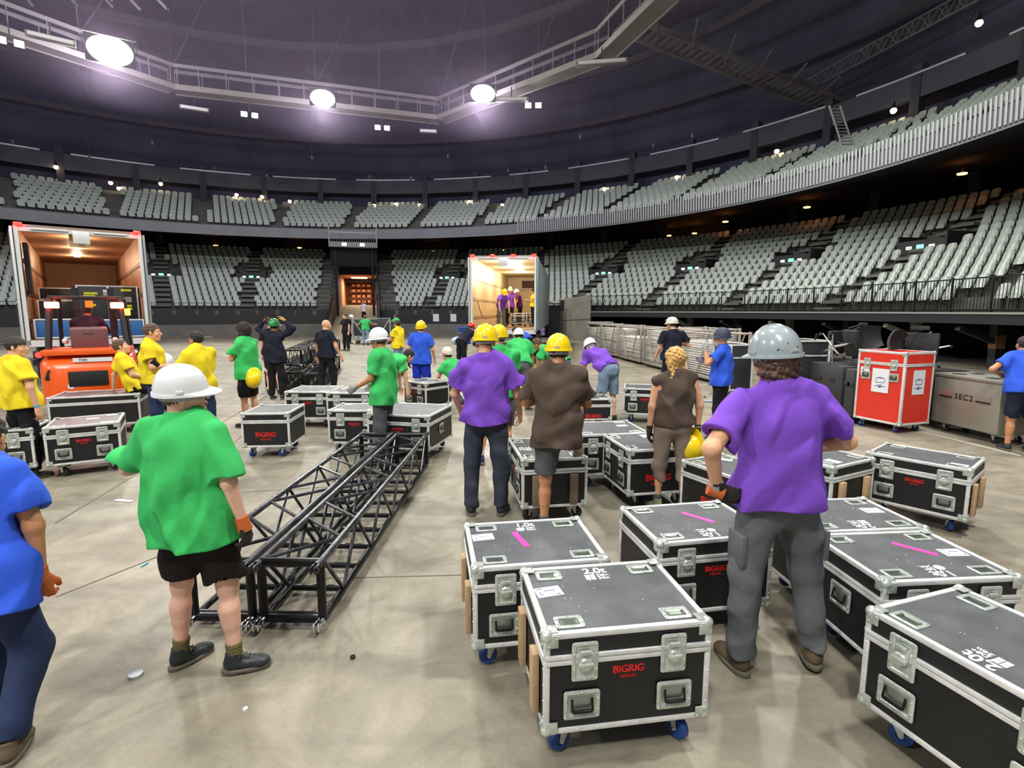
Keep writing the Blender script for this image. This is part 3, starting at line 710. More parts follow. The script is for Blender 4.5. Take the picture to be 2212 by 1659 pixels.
def caster(wheel_m):
    f = MB(); f.bbox((0, 0, .135), (.085, .1, .008), .002)
    f.lathe([(.03, .128), (.026, .115)], n=12)
    for s in (-1, 1): f.add([(-.025, s * .024, .128), (.03, s * .024, .128), (.035, s * .024, .048), (.018, s * .024, .042), (-.025, s * .027, .128), (.03, s * .027, .128), (.035, s * .027, .048), (.018, s * .027, .042)],
        [(0, 1, 2, 3), (4, 7, 6, 5), (0, 4, 5, 1), (1, 5, 6, 2), (2, 6, 7, 3), (3, 7, 4, 0)])
    f.box((0, 0, .12), (.055, .054, .012)); f.tube((.026, -.032, .05), (.026, .032, .05), .006)
    w = MB(); w.lathe([(.022, -.018), (.045, -.018), (.05, -.012), (.05, .012), (.045, .018), (.022, .018), (.02, .01), (.02, -.01), (.022, -.018)], (.026, 0, .05), 20, rot=Matrix.Rotation(R(90), 3, 'X'))
    w.lathe([(.001, -.015), (.021, -.015), (.021, .015), (.001, .015)], (.026, 0, .05), 10, rot=Matrix.Rotation(R(90), 3, 'X'))
    return f.mesh('caster_fork', M_STEEL, 35), w.mesh('wheel', wheel_m, 40)
ME_LATCH = latch_mesh(); ME_HD, ME_HI, ME_HG = handle_meshes(); ME_CUP, ME_CUPF = cup_meshes()
ME_CAST = caster(M_BLUEW); ME_CASTD = caster(M_DARKW); BALLC = ball_corner()
_b = text_mesh('BIGRIG', .044, M_REDP, 0, space=1.0); _r = text_mesh('RENTAL', .02, M_REDP, 0)
ME_LOGO = join_meshes([(_b, T((dx, -dy, dx * .6)) @ Matrix.Rotation(R(90), 4, 'X')) for dx, dy in ((-.0016, 0), (0, .0002), (.0016, .0004))] + [(_r, T((0, 0, -.032)) @ Matrix.Rotation(R(90), 4, 'X')), (_r, T((.0006, -.0003, -.032)) @ Matrix.Rotation(R(90), 4, 'X'))], 'printed_logo', M_REDP)
def lid_mark(kind):
    parts = [(text_mesh('1,0t' if kind == 1 else '2,0t', .075, M_WHP, .0022, .0004), T((0, .03, 0)))]
    b = MB()
    if kind == 1:
        b.add([(-.035 + .026 * math.cos(2 * PI * i / 24), -.03 + .026 * math.sin(2 * PI * i / 24), 0) for i in range(24)], [tuple(range(24))])
    else:
        for dx in (0, 1):
            for dy in (0, 1): b.add([(-.062 + dx * .027 + x, -.055 + dy * .027 + y, 0) for x, y in ((0, 0), (.024, 0), (.024, .024), (0, .024))], [(0, 1, 2, 3)])
    parts.append((b.mesh('m', M_WHP), T((0, 0, .0003))))
    parts.append((text_mesh('D8+', .032, M_WHP, .001, .0004, 'LEFT'), T((.0, -.017, 0)))); parts.append((text_mesh('24m', .032, M_WHP, .001, .0004, 'LEFT'), T((.0, -.043, 0))))
    return join_meshes(parts, 'lid_marking', M_WHP)
ME_MARK = {1: lid_mark(1), 2: lid_mark(2)}

for o_ in [o for o in bpy.data.objects if o.get('label', '').startswith('black exit box numbered 148')]:
    t_ = obj('number_lettering', text_mesh('148', .13, M_DARK, .001), o_, (-.088, .55, .4), (PI / 2, 0, -PI / 2))
def flight_case(name, label, cat, pos, yaw, w=.72, d=.58, h=.60, z0=.15, lid=.115, mark=None, mark_flip=False, sticker=None, tape=None, runners=None, logo='small', big_logo=None,
                side_handles=(), casters=ME_CAST, panel=None, lidm=None, latches=2, cups=True, group=None, center=None, flip_logo=False, end_logo=None, front_hw=True, mark_dx=0, edge=.026):
    """pos = ground point of the front-left edge; the latch side is -y and runs along +x before turning by yaw"""
    c, s = math.cos(yaw), math.sin(yaw)
    if center is None: cx = pos[0] + c * w / 2 - s * d / 2; cy = pos[1] + s * w / 2 + c * d / 2
    else: cx, cy = center
    root = empty(name, (cx, cy, 0), yaw, label, cat, group)
    pm = panel or M_BLK; lm = lidm or M_LIDBLK; X, Y = w / 2, d / 2; zs = h - lid; e = edge
    # body panels
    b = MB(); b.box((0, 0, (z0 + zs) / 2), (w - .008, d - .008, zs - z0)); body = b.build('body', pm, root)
    b = MB(); z = z0 + e / 2
    for sx in (-1, 1): b.bbox((sx * (X - e / 2), 0, z), (e, d, e), .004)
    for sy in (-1, 1): b.bbox((0, sy * (Y - e / 2), z), (w, e, e), .004)
    for sx in (-1, 1):
        for sy in (-1, 1): b.bbox((sx * (X - e / 2 + .001), sy * (Y - e / 2 + .001), (z0 + zs) / 2), (e, e, zs - z0), .004)
    zt = zs - .012
    for sy in (-1, 1): b.bbox((0, sy * (Y + .001), zt), (w - .01, .008, .022), .003)
    for sx in (-1, 1): b.bbox((sx * (X + .001), 0, zt), (.008, d - .01, .022), .003)
    # rivets along the front and the left/right base edges
    for k in range(6):
        u = (k + .5) / 6 - .5; b.ball((u * (w - .2), -Y - .001, z0 + e / 2), .004, 6)
        for sx in (-1, 1): b.ball((sx * (X + .001), u * (d - .2), z0 + e / 2), .004, 6)
    for k in range(4):
        zz = z0 + .08 + (zs - z0 - .12) * k / 3
        for sx in (-1, 1): b.ball((sx * (X - .012), -Y - .001, zz), .004, 6); b.ball((sx * (X + .001), -(Y - .012), zz), .004, 6)
    b.build('base_edging', M_ALU, root)
    # lid
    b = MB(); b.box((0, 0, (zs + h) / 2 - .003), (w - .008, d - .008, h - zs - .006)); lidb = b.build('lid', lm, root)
    b = MB(); z = h - e / 2
    for sx in (-1, 1): b.bbox((sx * (X - e / 2), 0, z), (e, d, e), .005)
    for sy in (-1, 1): b.bbox((0, sy * (Y - e / 2), z), (w, e, e), .005)
    for sx in (-1, 1):
        for sy in (-1, 1): b.bbox((sx * (X - e / 2 + .001), sy * (Y - e / 2 + .001), (zs + h) / 2), (e, e, lid), .004)
    zt = zs + .012
    for sy in (-1, 1): b.bbox((0, sy * (Y + .002), zt), (w - .01, .01, .02), .003)
    for sx in (-1, 1): b.bbox((sx * (X + .002), 0, zt), (.01, d - .01, .02), .003)
    for k in range(7):
        u = (k + .5) / 7 - .5
        for sy in (-1, 1): b.ball((u * (w - .16), sy * (Y - e / 2), h + .0005), .0035, 6)
        for sx in (-1, 1): b.ball((sx * (X - e / 2), u * (d - .16), h + .0005), .0035, 6)
    b.build('lid_edging', M_ALU, lidb)
    # sides stay black; part of the lid's grey is lamp sheen put into its colour
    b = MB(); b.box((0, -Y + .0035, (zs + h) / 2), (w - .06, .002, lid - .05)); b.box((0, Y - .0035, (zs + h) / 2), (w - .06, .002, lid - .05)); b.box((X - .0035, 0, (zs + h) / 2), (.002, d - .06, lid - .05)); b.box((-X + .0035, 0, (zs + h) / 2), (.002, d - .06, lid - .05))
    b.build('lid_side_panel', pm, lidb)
    for sx in (-1, 1):
        for sy in (-1, 1):
            for sz, zz, par in ((1, h, lidb), (-1, z0, root)):
                mb = MB(); mb.v = [(sx * (X - x), sy * (Y - y), zz - sz * z_) for x, y, z_ in BALLC.v]
                mb.f = [f if sx * sy * sz < 0 else f[::-1] for f in BALLC.f]; mb.m = BALLC.m[:]
                mb.build('ball_corner', M_STEEL, par)
    # hardware on the front and the back
    lx = w / 2 - .17
    for face in (0, 1):
        if face == 0 and not front_hw: continue
        ry = PI * face; fy = (-Y - .003) * (1 if face == 0 else -1)
        for sx in ((-1, 1) if latches == 2 else (0,)):
            obj('latch', ME_LATCH, root, (sx * lx * (1 if w > .5 else .8), fy, zs - .012), (0, 0, ry))
            hd = obj('handle', ME_HD, root, (sx * (lx + .01), fy, zs - .205 if zs > .42 else zs - .17), (0, 0, ry)); obj('dish_floor', ME_HI, hd); obj('grip', ME_HG, hd)
    for sd, zz in side_handles:
        rz = {'l': -PI / 2, 'r': PI / 2}[sd]; xx = (-X - .003) if sd == 'l' else X + .003
        hd = obj('handle', ME_HD, root, (xx, 0, zz), (0, 0, rz)); obj('dish_floor', ME_HI, hd); obj('grip', ME_HG, hd)
    if logo == 'small': obj('printed_logo', ME_LOGO, root, (0, -Y + .0032, zs - .07)); 
    if big_logo:
        o = obj('printed_logo', ME_LOGO, root, (0, -Y + .002, zs - .17) if big_logo == 'front' else (X - .002, 0, zs - .17), (0, 0, 0 if big_logo == 'front' else PI / 2)); o.scale = (1.9, 1, 1.9)
    # top
    if cups:
        for sx in (-1, 1):
            for sy in (-1, 1):
                cpo = obj('stacking_cup', ME_CUP, lidb, (sx * (X - .125), sy * (Y - .085), h - .0055), (-PI / 2, 0, 0)); obj('cup_floor', ME_CUPF, cpo)
    if mark: 
        obj('lid_marking', ME_MARK[mark], lidb, (mark_dx, (Y - .10) * (-1 if mark_flip else 1), h + .0002 - .003 + .0), (0, 0, PI if mark_flip else 0)).location.z = h - .0045
    if sticker:
        sx, sy, ang = sticker; st = MB(); st.box((0, 0, 0), (.125, .085, .001)); so = st.build('paper_label', M_PAPER, lidb, loc=(sx, sy, h - .0052), rot=(0, 0, R(ang)))
        ink = MB()
        for k, (x0, x1, yy) in enumerate(((-.05, -.02, .03), (-.02, .035, .008), (-.05, -.035, -.002), (-.05, -.03, -.018), (.03, .05, -.03))): ink.box(((x0 + x1) / 2, yy, .0008), (x1 - x0, .006, .0004))
        ink.build('handwriting', M_INK, so)
    if tape:
        x, y, L, ang = tape; MB().box((0, 0, 0), (.034, L, .0012)).build('tape_strip', M_PINK, lidb, loc=(x, y, h - .0052), rot=(0, 0, R(ang)))
    # scratches: bare specks
    sp = MB()
    for k in range(9):
        a, q = rnd.uniform(-X * .6, X * .6), rnd.uniform(-Y * .6, Y * .6); sp.lathe([(.0001, .0014), (.003, .0012), (.0032, 0)], (a, q, h - .0066), 6)
    sp.build('rivet_heads', M_ALU, lidb)
    if runners:
        for sd, m_ in runners:
            xx = -X - .016 if sd == 'l' else X + .016
            for sy in (-1, 1): MB().bbox((xx, sy * (Y - .13), (z0 + zs) / 2 + .0), (.03, .075, zs - z0 - .06), .004).build('wooden_runner', m_, root)
    for sx in (-1, 1):
        for sy in (-1, 1):
            cz = obj('caster', casters[0], root, (sx * (X - .11), sy * (Y - .09), z0 - .139), (0, 0, rnd.uniform(0, 2 * PI))); obj('wheel', casters[1], cz)
    return root
FC = 'flight case'
ci = lambda tl, fl, fr, z=.60: (unproj(*fl, z), math.atan2(unproj(*fr, z)[1] - unproj(*fl, z)[1], unproj(*fr, z)[0] - unproj(*fl, z)[0]))
def yaw_of(fl, fr, z=.60): a, b = unproj(*fl, z), unproj(*fr, z); return math.atan2(b[1] - a[1], b[0] - a[0])
P = unproj
# foreground group
flight_case('flight_case', 'black flight case marked 2,0t nearest the camera in the centre foreground', FC, P(1176, 1373, .6), R(8.5), .725, .575, mark=2, sticker=(-.27, .055, 8), runners=(('l', M_WOOD),))
flight_case('flight_case', 'black flight case marked 1,0t with pink tape standing behind the nearest 2,0t case', FC, P(1021, 1228, .6), R(9), .725, .59, mark=1, sticker=(-.27, .09, 4), tape=(-.06, .03, .21, 12), runners=(('l', M_WOOD),))
flight_case('flight_case', 'black flight case with pink tape just left of the grey-helmeted person, 1,0t upside down', FC, P(1424, 1174, .6), R(10.5), .725, .58, mark=1, mark_flip=True, tape=(.06, .04, .22, 32), sticker=None, mark_dx=.0)
flight_case('flight_case', 'black flight case with pink tape and white label right of the grey-helmeted person', FC, P(1913, 1258, .6), R(4.5), .725, .575, mark=1, mark_flip=True, tape=(.09, .06, .21, 38), sticker=(.26, .0, -2), side_handles=(('l', .37),))
flight_case('flight_case', 'black flight case flush behind the pink-taped case at right, 2,0t upside down', FC, P(1762, 1149, .6), R(5), .725, .54, mark=2, mark_flip=True, sticker=(.24, .04, -2))
flight_case('flight_case', 'black flight case cut by the right frame edge, 2,0t upside down on its lid', FC, P(1873, 1312, .6), R(-71), .80, .60, mark=2, mark_flip=True, logo=None)
flight_case('flight_case', 'black flight case with wooden runners behind the right-hand cases, paper label on its lid', FC, P(1872, 976, .60), R(-50), .76, .56, sticker=(.27, -.14, 0), runners=(('r', M_WOOD),))
flight_case('flight_case', 'black flight case turned end-on with pale wooden runners, right of the grey-helmeted person', FC, (2.69 - .66 * math.cos(R(-62)), 4.36 - .66 * math.sin(R(-62))), R(-62), .66, .62, runners=(('r', M_WOOD),), logo=None, sticker=(.2, -.1, 0))
flight_case('flight_case', 'black flight case with red print right of the long-haired person', FC, P(1472, 993, .60), R(-63), .74, .50, big_logo='front', logo=None, sticker=(-.22, .12, 30), latches=1, front_hw=False)
flight_case('flight_case', 'black flight case under the raised foot of the person in the brown shirt', FC, P(1098, 948, .6), R(-81), .80, .60, runners=(('r', M_WOODG),), mark=2, mark_flip=True, casters=ME_CASTD)
flight_case('flight_case', 'black flight case behind and right of the brown-shirted person, half hidden by its neighbour', FC, P(1248, 940, .6), R(9), .80, .66, sticker=(.24, .08, 0), logo=None)
flight_case('flight_case', 'black flight case with its latch side turned left, beside the long-haired person', FC, P(1303, 938, .6), R(-79), .68, .62, logo=None, big_logo='right', sticker=(-.2, .1, 0), casters=ME_CASTD)
# middle distance
flight_case('flight_case', 'black flight case standing on the floor left of the long-haired person', FC, P(1347, 838, .60), R(-14), .72, .58)
flight_case('flight_case', 'black flight case with large red print behind the bent person in purple', FC, P(1243, 862, .50), R(4), .60, .5, h=.50, big_logo='front', logo=None, front_hw=False)
flight_case('flight_case', 'grey-edged flight case between the two yellow helmets, seen end-on', FC, P(1127, 815, .60), R(-50), .72, .58, casters=ME_CASTD)
flight_case('flight_case', 'black flight case in front of the crouching person in green', FC, (-1.04 - .84 * math.cos(R(-13)), 6.57 - .84 * math.sin(R(-13))), R(-13), .84, .88, side_handles=(('r', .36),))
flight_case('flight_case', 'black flight case behind the standing white-helmeted person in green, nearest of the middle row', FC, P(707, 886, .60), R(-2), .70, .56)
flight_case('flight_case', 'black flight case directly behind the nearest case of the middle row', FC, P(704, 848, .60), R(-2), .80, .60, logo=None)
flight_case('flight_case', 'black flight case in front of the person holding a green helmet', FC, P(614, 846, .60), R(0), .74, .72, casters=ME_CASTD)
flight_case('flight_case', 'small black flight case with large red logo standing alone left of the middle row', FC, P(519, 893, .60), R(4), .60, .66, big_logo='front', logo=None, front_hw=False, cups=False)
flight_case('flight_case', 'black flight case behind the blue-shirted helper in yellow helmet', FC, P(872, 822, .60), R(-40), .62, .58)
flight_case('flight_case', 'black flight case beside the yellow-shirted person with a cap, nearest at the left', FC, P(91, 925, .60), R(31), .70, .66, sticker=(.05, .1, 0), casters=ME_CASTD)
flight_case('flight_case', 'long black flight case at the left on which a yellow-shirted person sits', FC, P(100, 860, .62), R(23), 1.15, .70, h=.62, logo=None, front_hw=False, casters=ME_CASTD)
flight_case('flight_case', 'black flight case peeking out behind the yellow-shirted person at the far left', FC, P(-75, 935, .60), R(24), .56, .5, logo=None, casters=ME_CASTD)
# red trunk, grey chest, black trunks at the right
M_REDC = mat('red_laminate', (214, 52, 36), .35, 0, .1, 200, .05, 3); M_GREYC = mat('grey_alu_panel', (158, 156, 144), .45, .45, .1, 60, .06, 1.5)
M_BLKC = mat('worn_black_ply', (40, 41, 44), .5, 0, .3, 60, .25, 3)
def trunk(name, label, pos, yaw, w, d, h, pm, lid=.2, z0=.13, hw='latch', cat='flight case', edges=M_ALU, e=.035):
    r_ = flight_case(name, label, cat, pos, yaw, w, d, h, z0=z0, lid=lid, logo=None, cups=False, panel=pm, lidm=pm, edge=e, front_hw=(hw == 'latch'))
    return r_
rt = trunk('upright_trunk', 'tall red flight case with two white papers taped on, right of centre', (P(1943, 921, .13)[0] + .78 * math.cos(R(109)), P(1943, 921, .13)[1] + .78 * math.sin(R(109))), R(-71), .78, .65, 1.27, M_REDC)
# red trunk papers with blue line emblem
def paper(parent, loc, rz, W, H, big=True):
    o = MB().box((0, 0, 0), (W, .002, H)).build('paper_sheet', M_PAPER, parent, loc=loc, rot=(0, 0, rz))
    ib = MB(); I = M_INK
    if big:
        for a, b_ in (((-.07, .04), (.07, .04)), ((.07, .04), (.07, -.03)), ((.07, -.03), (-.07, -.03)), ((-.07, -.03), (-.07, .04)), ((-.03, .05), (.03, .05)), ((-.09, -.09), (.09, -.09)), ((-.04, -.07), (.04, -.07))):
            ib.bar((a[0], -.002, a[1]), (b_[0], -.002, b_[1]), .002, .008)
        ib.add([(-.035, -.0025, -.095), (.035, -.0025, -.095), (0, -.0025, -.12)], [(0, 1, 2)])
    else:
        ib.box((-.03, -.002, 0), (.03, .001, .05)); ib.box((.02, -.002, -.01), (.06, .001, .012))
    ib.build('emblem', I, o)
paper(rt, (.02, -.65 / 2 - .002, .80), 0, .28, .38); paper(rt, (-.25, -.65 / 2 - .002, .93), 0, .15, .13, False); paper(rt, (.39 + .002, .0, .80), PI / 2, .26, .38)
gt = empty('storage_chest', (0, 0, 0), 0, 'grey metal chest stencilled SEC2 beside the red trunk', 'chest')
gy = R(-86); A = P(2152, 942, .14); A = (A[0] - 1.12 * math.cos(gy), A[1] - 1.12 * math.sin(gy)); gt.location = (A[0], A[1], 0); gt.rotation_euler = (0, 0, gy)
W_, D_, H_ = 1.12, .6, .92
b = MB(); b.bbox((W_ / 2, D_ / 2, .51), (W_, D_, .74), .03); b.build('body', M_GREYC, gt)
b = MB(); b.bbox((W_ / 2, D_ / 2, .90), (W_ + .03, D_ + .03, .05), .02); b.build('lid', M_GREYC, gt)
b = MB()
for x in (.28, .84):
    for y in (.15, .45): b.lathe([(.01, .93), (.09, .93), (.1, .922)], (x, y, 0), 16)
b.build('lid_disc', M_DARK, gt)
for x, m_ in ((.25, mat('dull_red_slot', (150, 110, 108), .5)), (.87, M_GREYC)):
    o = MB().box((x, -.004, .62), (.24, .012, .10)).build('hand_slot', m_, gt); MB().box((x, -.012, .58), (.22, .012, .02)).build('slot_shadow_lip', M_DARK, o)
o = obj('stencilled_lettering', text_mesh('SEC2', .12, M_DARK, .002, space=1.25), gt, (W_ / 2 - .01, -.003, .60), (PI / 2, 0, 0))
for x in (.15, W_ - .15):
    for y in (.12, D_ - .12): cz = obj('caster', ME_CASTD[0], gt, (x, y, 0)); obj('wheel', ME_CASTD[1], cz)
def plain_trunk(name, label, x0, y0, yaw, w, d, h, m, extras=True, cat='trunk', edge=None):
    r_ = empty(name, (x0, y0, 0), yaw, label, cat)
    MB().bbox((w / 2, d / 2, (h + .14) / 2), (w, d, h - .14), .012).build('body', m, r_)
    if edge:
        b = MB()
        for x in (0, w):
            for y in (0, d): b.bbox((x, y, (h + .14) / 2), (.04, .04, h - .14), .004)
        for z in (.16, h, h - .28):
            for y in (0, d): b.bbox((w / 2, y, z), (w, .04, .03), .004)
            for x in (0, w): b.bbox((x, d / 2, z), (.04, d, .03), .004)
        b.build('edging', edge, r_)
    for x in (w * .3, w * .7):
        MB().bbox((x, -.006, h * .72), (.16, .012, .07), .003).build('recessed_handle', M_RUB, r_)
    for x in (.12, w - .12):
        for y in (.12, d - .12): cz = obj('caster', ME_CASTD[0], r_, (x, y, 0)); obj('wheel', ME_CASTD[1], cz)
    return r_
a = P(1815, 893, .14); plain_trunk('equipment_trunk', 'worn black trunk with an upturned chair base on top, left of the red trunk', a[0], a[1] + 1.02, R(-90), 1.0, .6, .95, M_BLKC)
plain_trunk('equipment_trunk', 'black trunk squeezed between the worn trunk and the red trunk', a[0] + .02, a[1] - .02, R(-90), .24, .6, .93, M_BLKC)
plain_trunk('rack_case', 'black rack case with aluminium edges behind the grey-helmeted person', 5.42, 11.25, R(-90), .9, .7, 1.32, M_BLKC, edge=M_ALU)
plain_trunk('equipment_trunk', 'black trunk in the rear row behind the red trunk', 6.36, 11.1, R(-90), 1.15, .9, .95, M_BLKC)
a = P(2190, 932, .14); plain_trunk('rack_case', 'tall black rack case with grey edges beside the blue-shirted person at the right', a[0] + .02, a[1] + .0, R(-88), .9, .7, 1.6, M_BLKC, edge=M_ALU)
plain_trunk('rack_case', 'small aluminium-edged case behind the bearded person in blue', 4.75, 12.6, R(-85), .8, .5, 1.15, M_BLKC, edge=M_ALU)

# ================================================================== TRUSSES
M_TB = mat('black_truss_tube', (24, 24, 26), .32, .45, .05, 30, .2, 12)
M_TBW = mat('worn_truss_tube', (44, 45, 49), .25, .55, .1, 30, .25, 7, vcol=(92, 94, 100))
def truss(name, label, A, B, w=.52, hgt=.52, cells=9, z=.03, rr=.023, rb=.0125, lift=0.0, worn=True, group=None, endbar=True):
    """box truss lying on the floor from A to B (ground points of its axis)"""
    A, B = Vector((A[0], A[1], 0)), Vector((B[0], B[1], 0)); L = (B - A).length; yaw = math.atan2(B.y - A.y, B.x - A.x)
    root = empty(name, (A.x, A.y, lift), yaw, label, 'truss', group)
    X = lambda u, s, t: Vector((u * L, s * w / 2, z + rr + t * hgt))
    for s in (-1, 1):
        for t in (0, 1): MB().tube(X(0, s, t), X(1, s, t), rr, 12).build('chord', M_TBW if (t == 1 and worn) else M_TB, root)
    for s in (-1, 1):
        b = MB()
        for i in range(cells):
            u0, u1 = .02 + .96 * i / cells, .02 + .96 * (i + 1) / cells; um = (u0 + u1) / 2
            b.tube(X(u0, s, 1), X(um, s, 0), rb, 8); b.tube(X(um, s, 0), X(u1, s, 1), rb, 8)
        b.build('side_bracing', M_TBW if worn else M_TB, root)
    b = MB()
    for i in range(cells):
        u0, u1 = .02 + .96 * i / cells, .02 + .96 * (i + 1) / cells; sg = 1 if i % 2 else -1
        b.tube(X(u0, -sg, 1), X((u0 + u1) / 2, sg, 1), rb, 8); b.tube(X((u0 + u1) / 2, sg, 1), X(u1, sg * 1, 1), rb * .01, 4) if False else None
        b.tube(X((u0 + u1) / 2, sg, 1), X(u1, -sg, 1), rb, 8) if i % 2 == 0 else b.tube(X((u0 + u1) / 2, sg, 1), X(u1, -sg, 1), rb, 8)
    b.build('top_bracing', M_TBW if worn else M_TB, root)
    for i in range(cells * 2 + 1):
        u = .02 + .96 * i / (cells * 2); MB().tube(X(u, -1, 0), X(u, 1, 0), rr * .95, 10).build('bottom_crossbar', M_TB, root)
    if endbar:
        for u in (.008, .992):
            b = MB(); q = rr * 1.15
            for s in (-1, 1): b.tube(X(u, s, 0), X(u, s, 1), q, 10)
            for t in (0, 1): b.tube(X(u, -1, t), X(u, 1, t), q, 10)
            b.build('end_frame', M_TB, root)
    for u, dx in ((0, -1), (1, 1)):
        for s in (-1, 1):
            for t in (0, 1):
                f = MB(); p = X(u, s, t); d = Vector((dx, 0, 0)); f.tube(p, p + d * .03, rr * 1.15, 12)
                for q in (-.014, .014): f.bbox(p + d * .055 + Vector((0, q, 0)), (.06, .012, .042), .004)
                f.tube(p + d * .065 + Vector((0, -.03, 0)), p + d * .065 + Vector((0, .03, 0)), .009, 8)
                f.build('fork_end', M_CHROME if t == 0 else M_TBW, root)
    return root
# axis ends from the picture corners (bottom corners on the floor)
nl, nr = P(415, 1340, .03), P(527, 1350, .03)
n2l, n2r = P(572, 1345, .03), P(690, 1352, .03)
f2 = P(934, 1010, .03)
truss('box_truss', 'black box truss lying on the floor, the nearer and right-hand of the long pair', ((n2l[0] + n2r[0]) / 2, (n2l[1] + n2r[1]) / 2 + .0), (f2[0] - .26, f2[1] + .1), w=.36, hgt=.36, cells=5)
dxy = Vector((f2[0] - .26 - (n2l[0] + n2r[0]) / 2, f2[1] + .1 - (n2l[1] + n2r[1]) / 2)); nn = Vector((-dxy.y, dxy.x)).normalized() * .43
A_ = Vector(((n2l[0] + n2r[0]) / 2, (n2l[1] + n2r[1]) / 2)) + nn
truss('box_truss', 'black box truss lying alongside on the left, beside the legs of the white-helmeted person', A_, A_ + dxy, w=.36, hgt=.36, cells=5)
print('truss', nl, nr, n2l, n2r, f2, dxy.length)
# ================================================================== PEOPLE
F32 = np.float32
def A3(v): return np.array(v, dtype=F32)
def _unit(v): v = np.array(v, float); return v / np.linalg.norm(v)
def cap(P, a, b, ra, rb=None):
    a, b = A3(a), A3(b); rb = ra if rb is None else rb; d = b - a; L = float(d @ d) + 1e-9
    t = np.clip(((P - a) @ d) / L, 0, 1); q = P - a - t[:, None] * d
    return np.sqrt((q * q).sum(1)) - (ra + (rb - ra) * t)
def ell(P, c, r, M=None):
    q = P - A3(c)
    if M is not None: q = q @ M.T.astype(F32)
    r = A3(r); k0 = np.sqrt(((q / r) ** 2).sum(1)); k1 = np.sqrt(((q / (r * r)) ** 2).sum(1)) + 1e-6
    return k0 * (k0 - 1) / k1
def smin(a, b, k):
    h = np.clip(.5 + .5 * (b - a) / k, 0, 1); return b + (a - b) * h - k * h * (1 - h)
def smax(a, b, k): return -smin(-a, -b, k)
def polygonize(fn, lo, hi, vox):
    lo, hi = np.array(lo, float), np.array(hi, float); n = np.ceil((hi - lo) / vox).astype(int) + 1
    ax = [lo[i] + np.arange(n[i]) * vox for i in range(3)]
    G = np.stack(np.meshgrid(*ax, indexing='ij'), -1).reshape(-1, 3).astype(F32)
    f = np.empty(len(G), F32)
    for i in range(0, len(G), 400000): f[i:i + 400000] = fn(G[i:i + 400000])
    f = f.reshape(n)
    f[0], f[-1], f[:, 0], f[:, -1], f[:, :, 0], f[:, :, -1] = [np.maximum(x, 1e-4) for x in (f[0], f[-1], f[:, 0], f[:, -1], f[:, :, 0], f[:, :, -1])]
    cs = tuple(n - 1); acc = np.zeros(cs + (3,)); cnt = np.zeros(cs)
    sl = lambda o: tuple(slice(o[i], o[i] + cs[i]) for i in range(3))
    corners = [(i, j, k) for i in (0, 1) for j in (0, 1) for k in (0, 1)]
    for a in range(3):
        for c in corners:
            if c[a]: continue
            c2 = list(c); c2[a] = 1; fa, fb = f[sl(c)], f[sl(c2)]; m = (fa < 0) != (fb < 0)
            t = np.where(m, fa / np.where(m, fa - fb, 1), 0)
            for x in range(3): acc[..., x] += np.where(m, c[x] + (t if x == a else 0), 0)
            cnt += m
    act = cnt > 0; idx = -np.ones(cs, int); idx[act] = np.arange(act.sum())
    cell = np.argwhere(act); V = lo + (cell + acc[act] / cnt[act][:, None]) * vox
    F = []
    for a in range(3):
        b, c = (a + 1) % 3, (a + 2) % 3
        s0 = [slice(1, cs[i]) for i in range(3)]; s0[a] = slice(0, cs[a]); s1 = list(s0); s1[a] = slice(1, cs[a] + 1)
        fa, fb = f[tuple(s0)], f[tuple(s1)]
        for m, fl in (((fa < 0) & (fb >= 0), False), ((fa >= 0) & (fb < 0), True)):
            p = np.argwhere(m)
            if not len(p): continue
            p[:, b] += 1; p[:, c] += 1
            q = []
            for db, dc in ((-1, -1), (0, -1), (0, 0), (-1, 0)):
                z = p.copy(); z[:, b] += db; z[:, c] += dc; q.append(idx[z[:, 0], z[:, 1], z[:, 2]])
            q = np.stack(q, 1); F.append(q[:, ::-1] if fl else q)
    return V, np.concatenate(F) if F else np.zeros((0, 4), int)
def np_mesh(name, chunks, mats):
    """chunks: (V, F, material index)"""
    me = bpy.data.meshes.new(name); o = 0; V = []; F = []; M = []
    for v, f, mi in chunks:
        if len(v) == 0: continue
        V.append(v); F.append(f + o); M.append(np.full(len(f), mi)); o += len(v)
    V = np.concatenate(V); F = np.concatenate(F); M = np.concatenate(M)
    me.vertices.add(len(V)); me.vertices.foreach_set('co', V.astype(F32).ravel())
    me.loops.add(F.size); me.loops.foreach_set('vertex_index', F.ravel().astype(np.int32))
    me.polygons.add(len(F)); me.polygons.foreach_set('loop_start', np.arange(0, F.size, 4, dtype=np.int32))
    me.polygons.foreach_set('loop_total', np.full(len(F), 4, dtype=np.int32))
    for m in mats: me.materials.append(m)
    me.polygons.foreach_set('material_index', M.astype(np.int32)); me.polygons.foreach_set('use_smooth', np.ones(len(F), bool))
    me.update(calc_edges=True); me.validate(); return me
